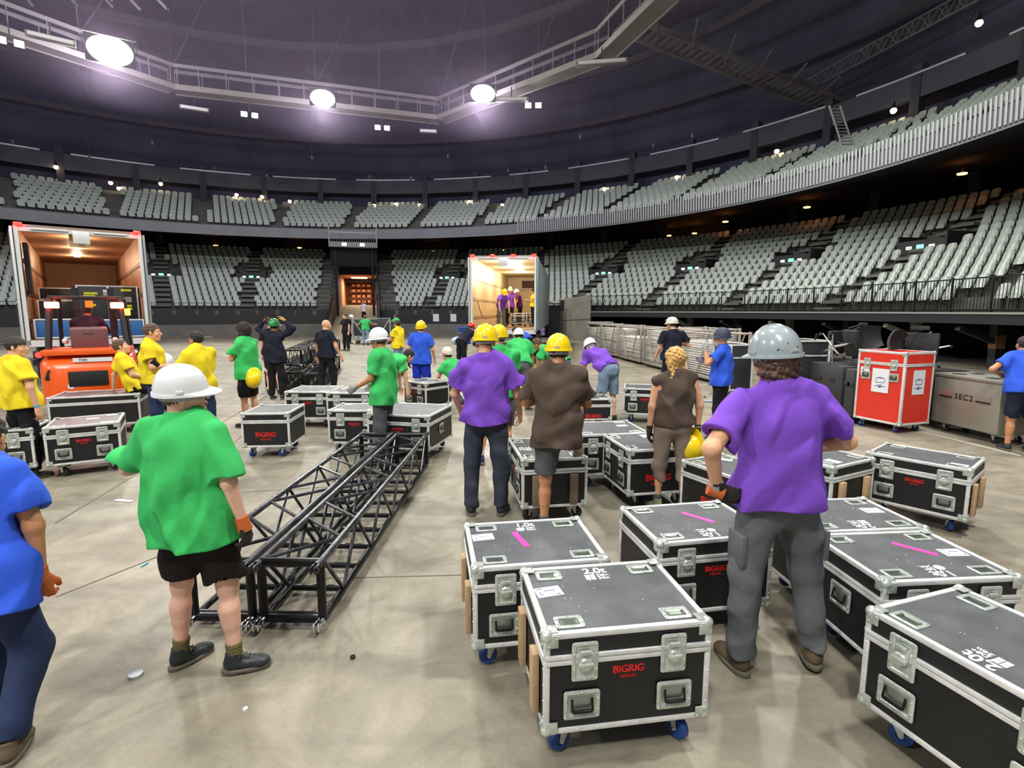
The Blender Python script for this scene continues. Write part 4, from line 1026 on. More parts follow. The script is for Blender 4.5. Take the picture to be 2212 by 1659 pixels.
def folds(P, seed, amp, up=(0, 0, 1), kz=1.0, inw=.006):
    """drapery relief: mostly vertical folds with some cross creases"""
    r = np.random.RandomState(seed); o = np.zeros(len(P), F32); w = .6 * np.sin(P[:, 2] * 9 + seed) + .5 * np.sin(P[:, 0] * 11 + P[:, 2] * 5 + seed * 2)
    for k in range(6):
        a = r.uniform(0, 2 * PI); fr = r.uniform(14, 38); tz = r.uniform(-.55, .55) * fr * kz
        q = P[:, 0] * math.cos(a) * fr + P[:, 1] * math.sin(a) * fr + P[:, 2] * tz + w * r.uniform(1.2, 2.6) + r.uniform(0, 6)
        e = .5 + .5 * np.sin(P[:, 2] * r.uniform(4, 9) + P[:, 0] * r.uniform(3, 8) + r.uniform(0, 6))
        o += ((np.sqrt(np.sin(q * .5) ** 2 + .02) * 2.0 - 1.27) * e * 1.5).astype(F32) * (24 / fr) ** .6
    for k in range(2):
        fr = r.uniform(18, 34); o += .5 * np.sin(P[:, 2] * fr + np.sin(P[:, 0] * 9 + k + seed) * 2.4 + P[:, 1] * 7).astype(F32)
    return np.clip(o * amp / 3.2, -.03, inw)

SKINS = {'pale': (232, 182, 158), 'fair': (222, 168, 132), 'tan': (196, 138, 98), 'brown': (138, 88, 60)}
def skin_mat(k): return mat('skin_' + k, SKINS[k], .5, 0, .15, 45, .05, 12)
def cloth(name, col, rough=.85, bump=.25): return mat('fabric_' + name, col, rough, 0, bump, 28, .06, 7, spec=.2)
PURPLE = cloth('purple', (122, 76, 192)); GREEN = cloth('green', (64, 188, 100)); YELLOW = cloth('yellow', (236, 212, 44)); BLUE = cloth('blue', (52, 92, 214))
BROWN = cloth('brown', (84, 71, 62)); BLACKC = cloth('black', (27, 27, 31)); NAVY = cloth('navy', (30, 34, 48)); GREYT = cloth('grey_trouser', (98, 101, 104)); GREYS = cloth('grey_short', (84, 86, 88))
KHAKI = cloth('khaki', (142, 126, 112)); JEANS = cloth('jeans', (44, 56, 88)); SLATE = cloth('slate', (58, 62, 76)); DENIM = cloth('light_denim', (118, 138, 160)); BLUES = cloth('blue_short', (30, 50, 170))
BLKSH = cloth('black_short', (34, 30, 29)); OLIVE = cloth('olive_sock', (112, 104, 66)); GSOCK = cloth('grey_sock', (86, 92, 100)); WSOCK = cloth('white_sock', (205, 205, 215)); BLACKSH = mat('black_leather', (36, 42, 44), .45, 0, .3, 40, .2, 9)
TANSH = mat('tan_suede', (150, 124, 102), .8, 0, .3, 40); SOLE = mat('shoe_sole', (104, 98, 84), .7, 0, .2, 40); BRNSH = mat('brown_boot', (92, 78, 58), .7, 0, .3, 40, .2, 9); OLVSH = mat('olive_shoe', (128, 132, 104), .8, 0, .3, 40)
H_YEL = mat('helmet_yellow', (240, 208, 16), .22, coat=.4); H_WHT = mat('helmet_white', (228, 230, 232), .25, coat=.4); H_GRY = mat('helmet_grey', (150, 162, 166), .25, coat=.5)
H_RED = mat('helmet_red', (205, 26, 34), .25, coat=.4); H_GRN = mat('helmet_green', (42, 128, 72), .25, coat=.4); H_CRM = mat('helmet_cream', (205, 205, 188), .35); H_NVY = mat('cap_navy', (50, 56, 78), .6)
G_BLK = mat('glove_black', (34, 26, 26), .7, 0, .3, 60); G_GRY = mat('glove_grey', (142, 140, 138), .7, 0, .3, 60); G_ORG = mat('glove_orange', (196, 98, 44), .7, 0, .3, 60)
HAIR = {'dark': mat('hair_dark', (42, 32, 28), .6, 0, .8, 140, .3, 60), 'brown': mat('hair_brown', (92, 66, 46), .6, 0, .8, 140, .3, 60), 'black': mat('hair_black', (22, 21, 24), .5, 0, .8, 140, .3, 60),
        'blond': mat('hair_blond', (214, 170, 98), .45, 0, .9, 120, .3, 40), 'grey': mat('hair_grey', (170, 165, 160), .6, 0, .8, 140, .3, 60), 'auburn': mat('hair_auburn', (96, 70, 58), .6, 0, .9, 90, .35, 50)}
EYEW = mat('eye_white', (225, 222, 218), .3); EYED = mat('eye_dark', (40, 28, 22), .3); LIP = mat('lip', (176, 100, 88), .5)

def helmet_mesh(m, style='cap'):
    """hard hat, +y forward, rim plane at z=0"""
    b = MB(); n = 40; vs = []; prof = []
    rx, ry, h = (.112, .136, .150)
    if style == 'climb': rx, ry, h = .112, .130, .135
    K = 12
    rings = []
    for k in range(K + 1):
        a = (PI / 2) * k / K; rr = math.cos(a) ** .82; z = h * math.sin(a) ** .92; rings.append((rr, z))
    for rr, z in rings:
        for i in range(n):
            p = 2 * PI * i / n; x, y = rx * rr * math.sin(p), ry * rr * math.cos(p)
            zz = z
            if style == 'cap': zz += .006 * max(0, 1 - abs(x) / .02) * math.sin(min(1, z / h) * PI / 2) * (z > .05)   # crown ridge
            vs.append((x, y, zz))
    b.add(vs, [(k * n + (i + 1) % n, k * n + i, (k + 1) * n + i, (k + 1) * n + (i + 1) % n) for k in range(K) for i in range(n)])
    # rim lip and peak
    br = []
    for off, zz in ((0, .012), (.006, .012), (1.0, 0), (1.0, -.006), (.0, -.006)):
        for i in range(n):
            p = 2 * PI * i / n; c = math.cos(p); pk = max(0, c) ** 2.2 * (.052 if style == 'cap' else .018) + .010
            if off == 1.0: e = pk; dz = zz - .012 * max(0, c) ** 2
            else: e = off; dz = zz
            x, y = (rx + e) * math.sin(p), (ry + e * (1 if c > 0 else .8)) * math.cos(p)
            br.append((x, y, dz))
    b.add(br, [(k * n + i, k * n + (i + 1) % n, (k + 1) * n + (i + 1) % n, (k + 1) * n + i) for k in range(4) for i in range(n)])
    if style == 'cap':
        for s in (-1, 1):   # side ribs and slot bosses
            pts = [(s * .034 * math.cos(a * .6), ry * math.cos(a) * .93, h * math.sin(a) * .985 + .002) for a in [R(d) for d in range(40, 141, 10)]]
            b.path(pts, .006, 6)
            b.bbox((s * (rx + .002), .01, .02), (.012, .036, .02), .004)
    else:
        for s in (-1, 1):
            for q in (-.3, .3, .8): b.bbox((s * rx * .86, ry * q * .6, h * .52), (.010, .05, .012), .003, rot=Matrix.Rotation(s * R(-35), 3, 'Y'))
    me = b.mesh('hard_hat', m, 40); return me
HCACHE = {}
def helmet(m, style): 
    if (m.name, style) not in HCACHE: HCACHE[(m.name, style)] = helmet_mesh(m, style)
    return HCACHE[(m.name, style)]
M_BADGE = mat('helmet_badge', (30, 34, 120), .5); M_LINER = mat('helmet_liner', (60, 58, 56), .7)

def frame(u, f):
    """rows right, forward, up"""
    u = _unit(u); f = np.array(f, float); f = f - u * (f @ u); f = _unit(f); r = np.cross(f, u); return np.stack([r, f, u])
def rotv(v, axis, deg):
    return np.array(Matrix.Rotation(R(deg), 3, Vector(axis)) @ Vector(v))

ARM_DOWN = ((.16, -.02, -1), (.06, .12, -1))
def person(label, pos, yaw=0.0, H=1.78, bulk=1.0, lean=0, side=0, twist=0, head=(0, 0), skin='fair', hair='dark', hairstyle='short', hat=None, hatstyle='cap', shirt=PURPLE, sleeve=.62, loose=1.0, hem=-.06,
           legs=None, pants=SLATE, plen='long', shoes=BLACKSH, socks=None, armL=ARM_DOWN, armR=ARM_DOWN, gloveL=None, gloveR=None, curlL=.35, curlR=.35, palmL=None, palmR=None, seed=1, z=0.0, tilt=0, beard=None, extras=None, female=False,
           pelvis_z=None, fold=1.0, detail=None, wide=1.0):
    s = H / 1.78; dist = math.hypot(pos[0], pos[1])
    vb = min(.022, max(.0068, dist * .0015)) if detail is None else detail
    vh = min(.013, max(.0042, dist * .001)); vf = min(.010, max(.0036, dist * .0009))
    root = empty('person', (pos[0], pos[1], z), yaw, label, 'person')
    # skeleton in the local frame
    up = rotv((0, 0, 1), (1, 0, 0), -lean); up = rotv(up, (0, 1, 0), side)
    TF = frame(up, rotv(rotv((0, 1, 0), (0, 0, 1), twist), (1, 0, 0), -lean)); r_, f_, u_ = TF
    legs = legs or {'L': ((.06, .02, -1), (.03, -.04, -1), 12), 'R': ((.06, .02, -1), (.03, -.04, -1), -12)}
    hipw = .088 * s * (1.05 if female else 1); LJ = {}
    for sd, sg in (('L', -1), ('R', 1)):
        th, shn, fy = legs[sd][:3]; th = _unit((sg * th[0], th[1], th[2])); shn = _unit((sg * shn[0], shn[1], shn[2]))
        hip = np.array([sg * hipw, 0, 0]); kn = hip + th * .435 * s; an = kn + shn * .425 * s; LJ[sd] = [hip, kn, an, fy]
    pz = .080 * s - min(LJ['L'][2][2], LJ['R'][2][2]) if pelvis_z is None else pelvis_z
    base = np.array([0, 0, pz])
    for sd in LJ: 
        for k in range(3): LJ[sd][k] = LJ[sd][k] + base
    pel = base; T_ = lambda a, b, c: pel + r_ * a * s + f_ * b * s + u_ * c * s
    waist, chest, neckb = T_(0, .0, .16), T_(0, -.01, .34), T_(0, -.02, .525)
    neck_t = T_(0, .01, .60)
    hy, hp = head; hup = rotv(u_ if lean < 25 else _unit(np.array(u_) + np.array([0, 0, .9])), r_, -hp + 0); hfw = rotv(f_, u_, hy)
    if lean >= 25: hup = rotv(_unit(u_ + np.array([0, 0, .5])), r_, -hp)
    HF = frame(hup, hfw if abs(hp) < 1 else rotv(hfw, r_, -hp)); hc = neck_t + HF[2] * .068 * s + HF[1] * .022 * s
    hs = s * .99; Hd = lambda a, b, c: hc + (HF[0] * a + HF[1] * b + HF[2] * c) * hs
    AJ = {}
    for sd, sg, arm in (('L', -1, armL), ('R', 1, armR)):
        ua = _unit((sg * arm[0][0], arm[0][1], arm[0][2])); fa = _unit((sg * arm[1][0], arm[1][1], arm[1][2]))
        if twist or True:
            rot = lambda v: rotv(v, (0, 0, 1), twist); ua, fa = rot(ua), rot(fa)
        sh = T_(sg * (.168 if female else .183) * wide * (1 + .3 * (bulk - 1)), -.01, .468); el = sh + ua * .285 * s; wr = el + fa * .255 * s
        hd = arm[2] if len(arm) > 2 else arm[1]; hd = rot(_unit((sg * hd[0], hd[1], hd[2])))
        pn = {'L': palmL, 'R': palmR}[sd]; pn = (-sg, -.2, 0) if pn is None else (sg * pn[0], pn[1], pn[2]); pn = rot(_unit(pn))
        AJ[sd] = (sh, el, wr, hd, pn)
    # ---- fields
    bk = bulk
    def torso(P, off=0.0):
        q = P - A3(pel); L = q @ TF.T.astype(F32) / s   # right, fwd, up
        X, Y, Z = L[:, 0], L[:, 1] * 1.42, L[:, 2]; Q = np.stack([X, Y, Z], 1)
        d = cap(Q, (0, 0, .02), (0, 0, .10), .150 * bk, .140 * bk)
        d = smin(d, cap(Q, (0, .0, .10), (0, -.01, .33), .135 * bk, .150 * (bk * .5 + .5)), .06)
        d = smin(d, cap(Q, (-.06, -.01, .36), (.06, -.01, .36), .125, .125), .05)
        d = smin(d, cap(Q, (-.14, -.02, .462), (.14, -.02, .462), .052, .052), .06); d = smin(d, np.minimum(cap(Q, (0, -.02, .55), (.13, -.02, .475), .045, .045), cap(Q, (0, -.02, .55), (-.13, -.02, .475), .045, .045)), .03)
        if female: d = smin(d, ell(Q, (0, .09, .33), (.12, .07, .07)), .04)
        return d * s * .82 - off
    def limbs_arm(P, off=0.0, upto=1.0):
        d = None
        for sd in 'LR':
            sh, el, wr, hd, pn = AJ[sd]
            a = smin(cap(P, sh, el, .052 * s, .040 * s), cap(P, el, wr, .041 * s, .026 * s), .02)
            d = a if d is None else np.minimum(d, a)
        return d - off
    def legsf(P):
        d = None
        for sd in 'LR':
            h, k, a, fy = LJ[sd]; up_ = _unit(h - k); sh_ = _unit(k - a)
            back = -np.array([math.sin(-R(fy)) * 0, 1, 0]); calf = k + (a - k) * .30 + back * .012 * s
            x = smin(cap(P, h, k, .083 * s * bk ** .5, .056 * s), cap(P, k, a, .052 * s, .034 * s), .03)
            x = smin(x, cap(P, calf, k + (a - k) * .5 + back * .006 * s, .050 * s * bk ** .4, .042 * s), .03); d = x if d is None else np.minimum(d, x)
        return d
    def headf(P):
        q = (P - A3(hc)) @ HF.T.astype(F32) / hs
        d = ell(q, (0, -.012, .030), (.076, .097, .092)); d = smin(d, ell(q, (0, .030, -.042), (.056, .064, .078)), .03)
        d = smin(d, ell(q, (0, .070, -.098), (.026, .022, .018)), .025)
        d = smin(d, cap(q, (0, .086, .008), (0, .112, -.030), .007, .0135), .012)
        d = smin(d, cap(q, (-.034, .078, .022), (.034, .078, .022), .012, .012), .012)
        for sx in (-1, 1):
            d = smax(d, -ell(q, (sx * .031, .096, .002), (.015, .012, .010)), .010)
            d = smin(d, ell(q, (sx * .080, -.002, -.008), (.009, .019, .031)), .008); d = smin(d, ell(q, (sx * .040, .062, -.030), (.022, .02, .022)), .02)
        d = smin(d, ell(q, (0, .092, -.060), (.022, .012, .006)), .008); d = smin(d, ell(q, (0, .091, -.072), (.019, .011, .006)), .006)
        nk = cap(P, neck_t + HF[2] * .02 * s, neckb - u_ * .03 * s, .056 * s * (.5 + .5 * bk) * (.9 if female else 1), .066 * s * (.5 + .5 * bk))
        return smin(d * hs, nk, .025)
    def body(P):
        d = smin(torso(P), limbs_arm(P), .035); d = smin(d, legsf(P), .05)
        nk = cap(P, neck_t, neckb - u_ * .04 * s, .056 * s, .068 * s); d = smin(d, nk, .04)
        for sd in 'LR':
            h, k, a, fy = LJ[sd]; fd = np.array([math.sin(-R(fy)), math.cos(R(fy)), 0.0])
            d = smin(d, cap(P, a - np.array([0, 0, .03 * s]) - fd * .02, a - np.array([0, 0, .05 * s]) + fd * .13 * s, .03 * s, .022 * s), .02)
        return d
    allp = [pel] + [j for sd in 'LR' for j in LJ[sd][:3]] + [j for sd in 'LR' for j in AJ[sd][:3]] + [neckb, chest]
    lo = np.min(allp, 0) - .20 * bulk; hi = np.max(allp, 0) + .20 * bulk; lo[2] = max(lo[2], min(LJ['L'][2][2], LJ['R'][2][2]) - .1)
    chunks = []; V, F = polygonize(body, lo, hi, max(vb, .009)); chunks.append((V, F, 0))
    hlo = hc - .17; hhi = hc + .17; V, F = polygonize(lambda P: smax(headf(P), -(P @ A3(u_) - float((neckb - u_ * .0) @ u_)) - .0, .004), hlo - np.array([0, 0, .06]), hhi, vh); chunks.append((V, F, 0))
    # eyes, brows, lips
    for sx in (-1, 1):
        e = MB(); e.ball(Vector(Hd(sx * .031, .0775, .002)), .0115 * hs, 10); 
        if dist < 14:
            chunks.append((np.array(e.v), np.array(e.f), 1)); e = MB(); e.ball(Vector(Hd(sx * .031, .0852, .002)), .0058 * hs, 8); chunks.append((np.array(e.v), np.array(e.f), 2))
            V, F = polygonize(lambda P: cap((P - A3(hc)) @ HF.T.astype(F32) / hs, (sx * .018, .093, .024), (sx * .046, .080, .026), .004, .003), Hd(sx * .032, .088, .024) - .03, Hd(sx * .032, .088, .024) + .03, .003); chunks.append((V, F, 3))
    if dist < 14:
        V, F = polygonize(lambda P: ell((P - A3(hc)) @ HF.T.astype(F32) / hs, (0, .095, -.066), (.021, .0115, .0085)), Hd(0, .095, -.066) - .035, Hd(0, .095, -.066) + .035, .0035); chunks.append((V, F, 4))
    # hands
    HM = {}
    for sd, sg in (('L', -1), ('R', 1)):
        sh, el, wr, hd, pn = AJ[sd]; pn = _unit(pn - hd * (pn @ hd)); sdv = np.cross(pn, hd) * (1 if sd == 'R' else -1); sdv = -sdv   # towards the thumb
        cu = {'L': curlL, 'R': curlR}[sd]; k_ = s * (.93 if female else 1); pc = lambda a, b, c: wr + hd * a * k_ + sdv * b * k_ + pn * c * k_
        HFm = np.stack([sdv, hd, pn]); fing = []
        for j, (b0, L1, L2, rr) in enumerate(((.030, .044, .040, .0092), (.010, .049, .045, .0095), (-.010, .046, .042, .0090), (-.029, .036, .033, .0080))):
            c1 = cu * 62 + 4 * j; c2 = cu * 150 + 6 * j; fan = (b0 * 60) * (1 - cu)
            d1 = _unit(hd * math.cos(R(c1)) + pn * math.sin(R(c1)) + sdv * math.sin(R(fan * .18))); d2 = _unit(hd * math.cos(R(min(c2, 200))) + pn * math.sin(R(min(c2, 200))))
            p0 = pc(.088 - abs(b0 - .005) * .25, b0, .0); p1 = p0 + d1 * L1 * k_; p2 = p1 + d2 * L2 * k_; fing.append((p0, p1, p2, rr * k_))
        t0 = pc(.022, .026, .006); t1 = t0 + _unit(hd * .72 + sdv * (.72 - .3 * cu) + pn * (.25 + .5 * cu)) * .046 * k_; t2 = t1 + _unit(hd * .9 + sdv * (.25 - .5 * cu) + pn * (.3 + .7 * cu)) * .036 * k_
        def hand(P, off=0.0):
            q = (P - A3(wr)) @ HFm.T.astype(F32) / k_
            d = ell(q, (.0, .052, .0), (.043, .058, .018)) * k_; d = smin(d, cap(P, wr - _unit(wr - el) * .05 * s, wr + hd * .02 * k_, .029 * s, .025 * s), .02)
            for p0, p1, p2, rr in fing: d = smin(d, np.minimum(cap(P, p0, p1, rr, rr * .93), cap(P, p1, p2, rr * .93, rr * .78)), .007)
            d = smin(d, smin(cap(P, t0, t1, .015 * k_, .0115 * k_), cap(P, t1, t2, .0112 * k_, .009 * k_), .006), .012)
            return d - off
        allh = [wr] + [p for f4 in fing for p in f4[:3]] + [t1, t2]; lo2 = np.min(allh, 0) - .04; hi2 = np.max(allh, 0) + .04
        gl = {'L': gloveL, 'R': gloveR}[sd]
        V, F = polygonize(hand, lo2, hi2, vf); chunks.append((V, F, 0))
        if gl:
            V, F = polygonize(lambda P: hand(P, .0035), lo2, hi2, vf); gm = gl if isinstance(gl, (list, tuple)) else [gl]
            obj('glove', np_mesh('glove', [(V, F, 0)], [gm[0]]), root)
            if len(gm) > 1:
                cuff = MB(); c0 = wr - _unit(wr - el) * 0 - hd * .045; cuff.tube(Vector(c0), Vector(wr + hd * .03), .036 * s, 14, .040 * s); cuff.build('glove_cuff', gm[1], root)
        HM[sd] = (pc, hd, pn, sdv)
    bo = obj('body', np_mesh('body', chunks, [skin_mat(skin), EYEW, EYED, HAIR.get(hair, HAIR['dark']), LIP]), root)
    # ---- shirt
    if shirt:
        L0 = .020 * loose; sl_ = sleeve
        def shirtf(P):
            q = P - A3(pel); L = q @ TF.T.astype(F32) / s; Q = np.stack([L[:, 0], L[:, 1] * 1.34, L[:, 2]], 1)
            rt = .150 * (bk * .62 + .38); rh = .162 * bk * (.94 + .06 * loose)
            d = cap(Q, (0, 0, hem), (0, -.01, .34), rh, rt + .012); d = smin(d, cap(Q, (-.125 * wide, -.02, .450), (.125 * wide, -.02, .450), .062, .062), .06); d = smin(d, np.minimum(cap(Q, (0, -.02, .535), (.14 * wide, -.02, .468), .046, .046), cap(Q, (0, -.02, .535), (-.14 * wide, -.02, .468), .046, .046)), .03)
            
            d = d * s * .84 - L0
            if sl_ > 0:
                for sd in 'LR':
                    sh, el, wr, hd, pn = AJ[sd]; e = sh + (el - sh) * sl_ if sl_ <= 1 else el
                    a = cap(P, sh, e + (el - sh) * .08, .058 * s + L0 * .3, .072 * s + L0 * .55 if sl_ <= 1 else .058 * s)
                    ax_ = A3(_unit(el - sh)); 
                    if sl_ <= 1: a = smax(a, P @ ax_ - float(e @ _unit(el - sh)), .006)
                    else: a = smin(a, cap(P, el, el + (wr - el) * .93, .056 * s, .042 * s), .02)
                    d = smin(d, a, .03)
            else:
                for sd in 'LR':
                    sh, el, wr, hd, pn = AJ[sd]; d = smax(d, -cap(P, sh + np.array(r_) * .0, sh + (el - sh) * .25, .050 * s, .06 * s), .008)
            if lean < 50 and pelvis_z is None:
                for sd in 'LR':
                    h, k, a, fy = LJ[sd]
                    if abs((k - h)[1]) < .25 * s: d = smin(d, cap(P, h, h + (k - h) * .55, .102 * s * bk ** .6 + .016, .100 * s * bk ** .5 + .016), .08)
            d = d - .005 + folds(P, seed, .026 * fold * min(1.0, .6 + .4 * loose), inw=.012)
            hz = L[:, 2] - hem - .012 * np.sin(L[:, 0] * 14 + seed); d = smax(d, -hz * s, .006)
            # collar opening
            d = smin(d, cap(P, neckb - u_ * .01 * s, neckb + u_ * .006 * s, .074 * s * (.5 + .5 * bk)), .02)
            d = smax(d, -cap(P, neckb + u_ * .086 * s + f_ * .016, neckb + u_ * .2 * s, .066 * s * (.5 + .5 * bk)), .004)
            # hollow hem
            ins = cap(Q, (0, 0, hem - .1), (0, 0, hem + .03), rh - .022, rh - .022) * s * .84 - L0
            d = smax(d, -ins, .004)
            if 0 < sl_ <= .85:
                for sd in 'LR':
                    sh, el, wr, hd, pn = AJ[sd]; e = sh + (el - sh) * sl_; d = smax(d, -cap(P, e - (el - sh) * .06, e + (el - sh) * .3, .050 * s + L0 * .2), .003)
            return d
        pts = [T_(-.2 * wide, 0, hem), T_(.2 * wide, 0, hem), T_(0, .17 * bulk, hem), T_(0, -.17 * bulk, hem), T_(0, 0, .56)] + [AJ[sd][0] for sd in 'LR'] + [AJ[sd][1] if sleeve > .01 else AJ[sd][0] for sd in 'LR'] + ([AJ[sd][2] for sd in 'LR'] if sleeve > 1 else [])
        V, F = polygonize(shirtf, np.min(pts, 0) - .11 * max(1, bulk), np.max(pts, 0) + .11 * max(1, bulk), vb)
        so = obj('shirt', np_mesh('shirt', [(V, F, 0)], [shirt]), root)
    # ---- trousers
    if pants:
        def pantf(P):
            q = P - A3(pel); L = q @ TF.T.astype(F32) / s; Q = np.stack([L[:, 0], L[:, 1] * 1.30, L[:, 2]], 1)
            d = cap(Q, (0, 0, .0), (0, 0, .10), .148 * bk, .140 * bk) * s * .86 - .008; 
            for sd in 'LR':
                h, k, a, fy = LJ[sd]
                if plen == 'long':
                    e = k + (a - k) * .96; g = smin(cap(P, h, k, .100 * s * bk ** .6, .082 * s), cap(P, k, e, .080 * s, .068 * s), .03)
                    ax_ = _unit(e - k); g = smax(g, P @ A3(ax_) - float(e @ ax_) + .0, .006); g = smax(g, -cap(P, e, e + ax_ * .1, .052 * s), .004)
                else:
                    t = {'short': .86, 'knee': 1.0, 'half': 1.0}[plen]
                    if plen == 'half':
                        e = k + (a - k) * .45; g = smin(cap(P, h, k, .104 * s * bk ** .6, .092 * s), cap(P, k, e, .088 * s, .074 * s), .03)
                    else:
                        e = h + (k - h) * t; g = cap(P, h, e + (k - h) * .15, .104 * s * bk ** .6, .090 * s * bk ** .4)
                    ax_ = _unit((a - k) if plen == 'half' else (k - h)); g = smax(g, P @ A3(ax_) - float(e @ ax_), .006)
                    g = smax(g, -cap(P, e - ax_ * .01, e + ax_ * .15, (.062 if plen == 'half' else .076) * s * bk ** .4), .004)
                d = smin(d, g, .045) if plen != 'x' else d
            d = smax(d, (L[:, 2] - .12) * s, .006)
            return d + folds(P, seed + 5, .014 * fold, kz=1.6)
        pts = [T_(-.2, 0, .1), T_(.2, 0, .1), T_(0, .16, .1), T_(0, -.16, .1)] + [LJ[sd][0] for sd in 'LR'] + [LJ[sd][1] for sd in 'LR'] + ([LJ[sd][2] for sd in 'LR'] if plen in ('long', 'half') else [])
        V, F = polygonize(pantf, np.min(pts, 0) - .12 * bulk, np.max(pts, 0) + .12 * bulk, vb)
        obj('trousers' if plen == 'long' else 'shorts', np_mesh('trousers', [(V, F, 0)], [pants]), root)
    # ---- socks and shoes
    for sd in 'LR':
        h, k, a, fy = LJ[sd]; sg = -1 if sd == 'L' else 1; fr = legs[sd]; pitch = fr[3] if len(fr) > 3 else 0
        fd = np.array([math.sin(-R(fy)), math.cos(R(fy)), 0.0]); fu = np.array([0, 0, 1.0]); fr_ = np.cross(fd, fu)
        if pitch: fd, fu = rotv(fd, fr_, pitch), rotv(fu, fr_, pitch)
        SF = np.stack([fr_, fd, fu]); Sp = lambda x, y, z_: a + fr_ * x * s + fd * y * s + fu * z_ * s
        if socks:
            V, F = polygonize(lambda P: smax(cap(P, a, a + (k - a) * .24, .0375 * s, .047 * s) + .0015 * np.sin((P @ A3(_unit(k - a))) * 320), P @ A3(_unit(k - a)) - float((a + (k - a) * .22) @ _unit(k - a)), .003), a - .07, a + np.array([0, 0, .14]) + .07, max(.006, vh)); obj('sock', np_mesh('sock', [(V, F, 0)], [socks]), root)
        def shoe(P):
            q = (P - A3(a)) @ SF.T.astype(F32) / s
            d = ell(q, (0, -.012, -.028), (.040, .052, .050)); d = smin(d, ell(q, (0, .075, -.042), (.044, .085, .040)), .035); d = smin(d, ell(q, (0, .135, -.048), (.043, .050, .030)), .025)
            d = smin(d, cap(q, (0, -.012, -.02), (0, -.008, .028), .041, .043), .02)
            d = smax(d, -(q[:, 2] + .068), .004); d = smax(d, q[:, 2] - .042, .005); d = smax(d, -cap(q, (0, -.006, .03), (0, -.006, .1), .034), .003)
            return d * s
        def solef(P):
            q = (P - A3(a)) @ SF.T.astype(F32) / s; t = np.clip((q[:, 1] + .065) / .255, 0, 1); wd = .034 + .014 * np.clip(np.sin(np.clip(t * 1.15, 0, .98) * PI), 0, 1) ** .8
            Q = np.stack([q[:, 0] * .046 / wd, q[:, 1]], 1); yy = np.clip(Q[:, 1], -.030, .140); d2 = np.sqrt(Q[:, 0] ** 2 + (Q[:, 1] - yy) ** 2) - .047
            return smax(d2, np.abs(q[:, 2] + .066) - .014 + .004 * np.exp(-((q[:, 1] - .035) / .02) ** 2), .005) * s
        V, F = polygonize(shoe, np.min([Sp(0, -.07, -.1), Sp(0, .2, -.1), a], 0) - .06, np.max([Sp(0, -.07, .03), Sp(0, .2, 0), a], 0) + .06, max(.005, vh)); sho = obj('shoe', np_mesh('shoe', [(V, F, 0)], [shoes]), root)
        V, F = polygonize(solef, np.min([Sp(0, -.09, -.09), Sp(0, .2, -.09)], 0) - .06, np.max([Sp(0, -.09, -.03), Sp(0, .2, -.03)], 0) + .06, max(.005, vh)); obj('sole', np_mesh('sole', [(V, F, 0)], [SOLE]), sho)
        if dist < 6:
            lc = MB()
            for j in range(5):
                y = .022 + j * .019; zz = .022 - j * .0095
                for sx in (-1, 1): lc.tube(Vector(Sp(sx * .026, y, zz - .004)), Vector(Sp(-sx * .022, y + .016, zz - .002)), .0034, 5)
            lc.path([Vector(Sp(.0, .02, .018)), Vector(Sp(.025, .035, .030)), Vector(Sp(.04, .02, .012)), Vector(Sp(0, .02, .018))], .002, 5); lc.path([Vector(Sp(.0, .02, .018)), Vector(Sp(-.025, .035, .030)), Vector(Sp(-.04, .02, .010))], .002, 5)
            lc.build('laces', mat('lace_dark', (60, 60, 58), .8), sho)
    # ---- hair
    hm = HAIR.get(hair)
    if hm and hairstyle:
        def hairf(P):
            q = (P - A3(hc)) @ HF.T.astype(F32) / hs
            n_ = .0035 * np.sin(q[:, 0] * 190 + 3 * np.sin(q[:, 2] * 60)) * np.sin(q[:, 1] * 170 + 2 * np.sin(q[:, 0] * 80)) + .003 * np.sin(q[:, 2] * 150 + q[:, 0] * 60)
            th = {'short': .009, 'thick': .022, 'curly': .035, 'long': .014, 'wavy': .018, 'bob': .02, 'crop': .004}[hairstyle]
            d = ell(q, (0, -.014, .034), (.076 + th, .097 + th, .092 + th))
            low = {'short': -.048, 'thick': -.05, 'curly': -.07, 'crop': -.045, 'long': -.06, 'wavy': -.06, 'bob': -.10}[hairstyle]
            face = np.maximum(q[:, 1] - .052 - .3 * np.clip(q[:, 2] - .05, 0, 1) * 3, .0) 
            cutf = smin(-(q[:, 1] - .030 - np.clip(q[:, 2] + .0, 0, .08) * .55), (q[:, 2] - .052), .01)  # positive keep
            keep = np.maximum(.030 + np.clip(q[:, 2], -.02, .09) * .6 - q[:, 1], q[:, 2] - .062)
            d = smax(d, -keep, .006); d = smax(d, -(q[:, 2] - low - .25 * np.clip(q[:, 1] + .03, 0, .1)), .008)
            if hairstyle in ('curly', 'bob'):
                big = ell(q, (0, -.03, -.045), (.115, .085, .095) if hairstyle == 'curly' else (.100, .080, .085)); big = smax(big, q[:, 1] - .015, .02)
                n_ = n_ * 2.2 + .007 * np.sin(q[:, 0] * 75 + seed) * np.sin(q[:, 2] * 80) * np.sin(q[:, 1] * 70 + 1); d = smin(d, big, .02)
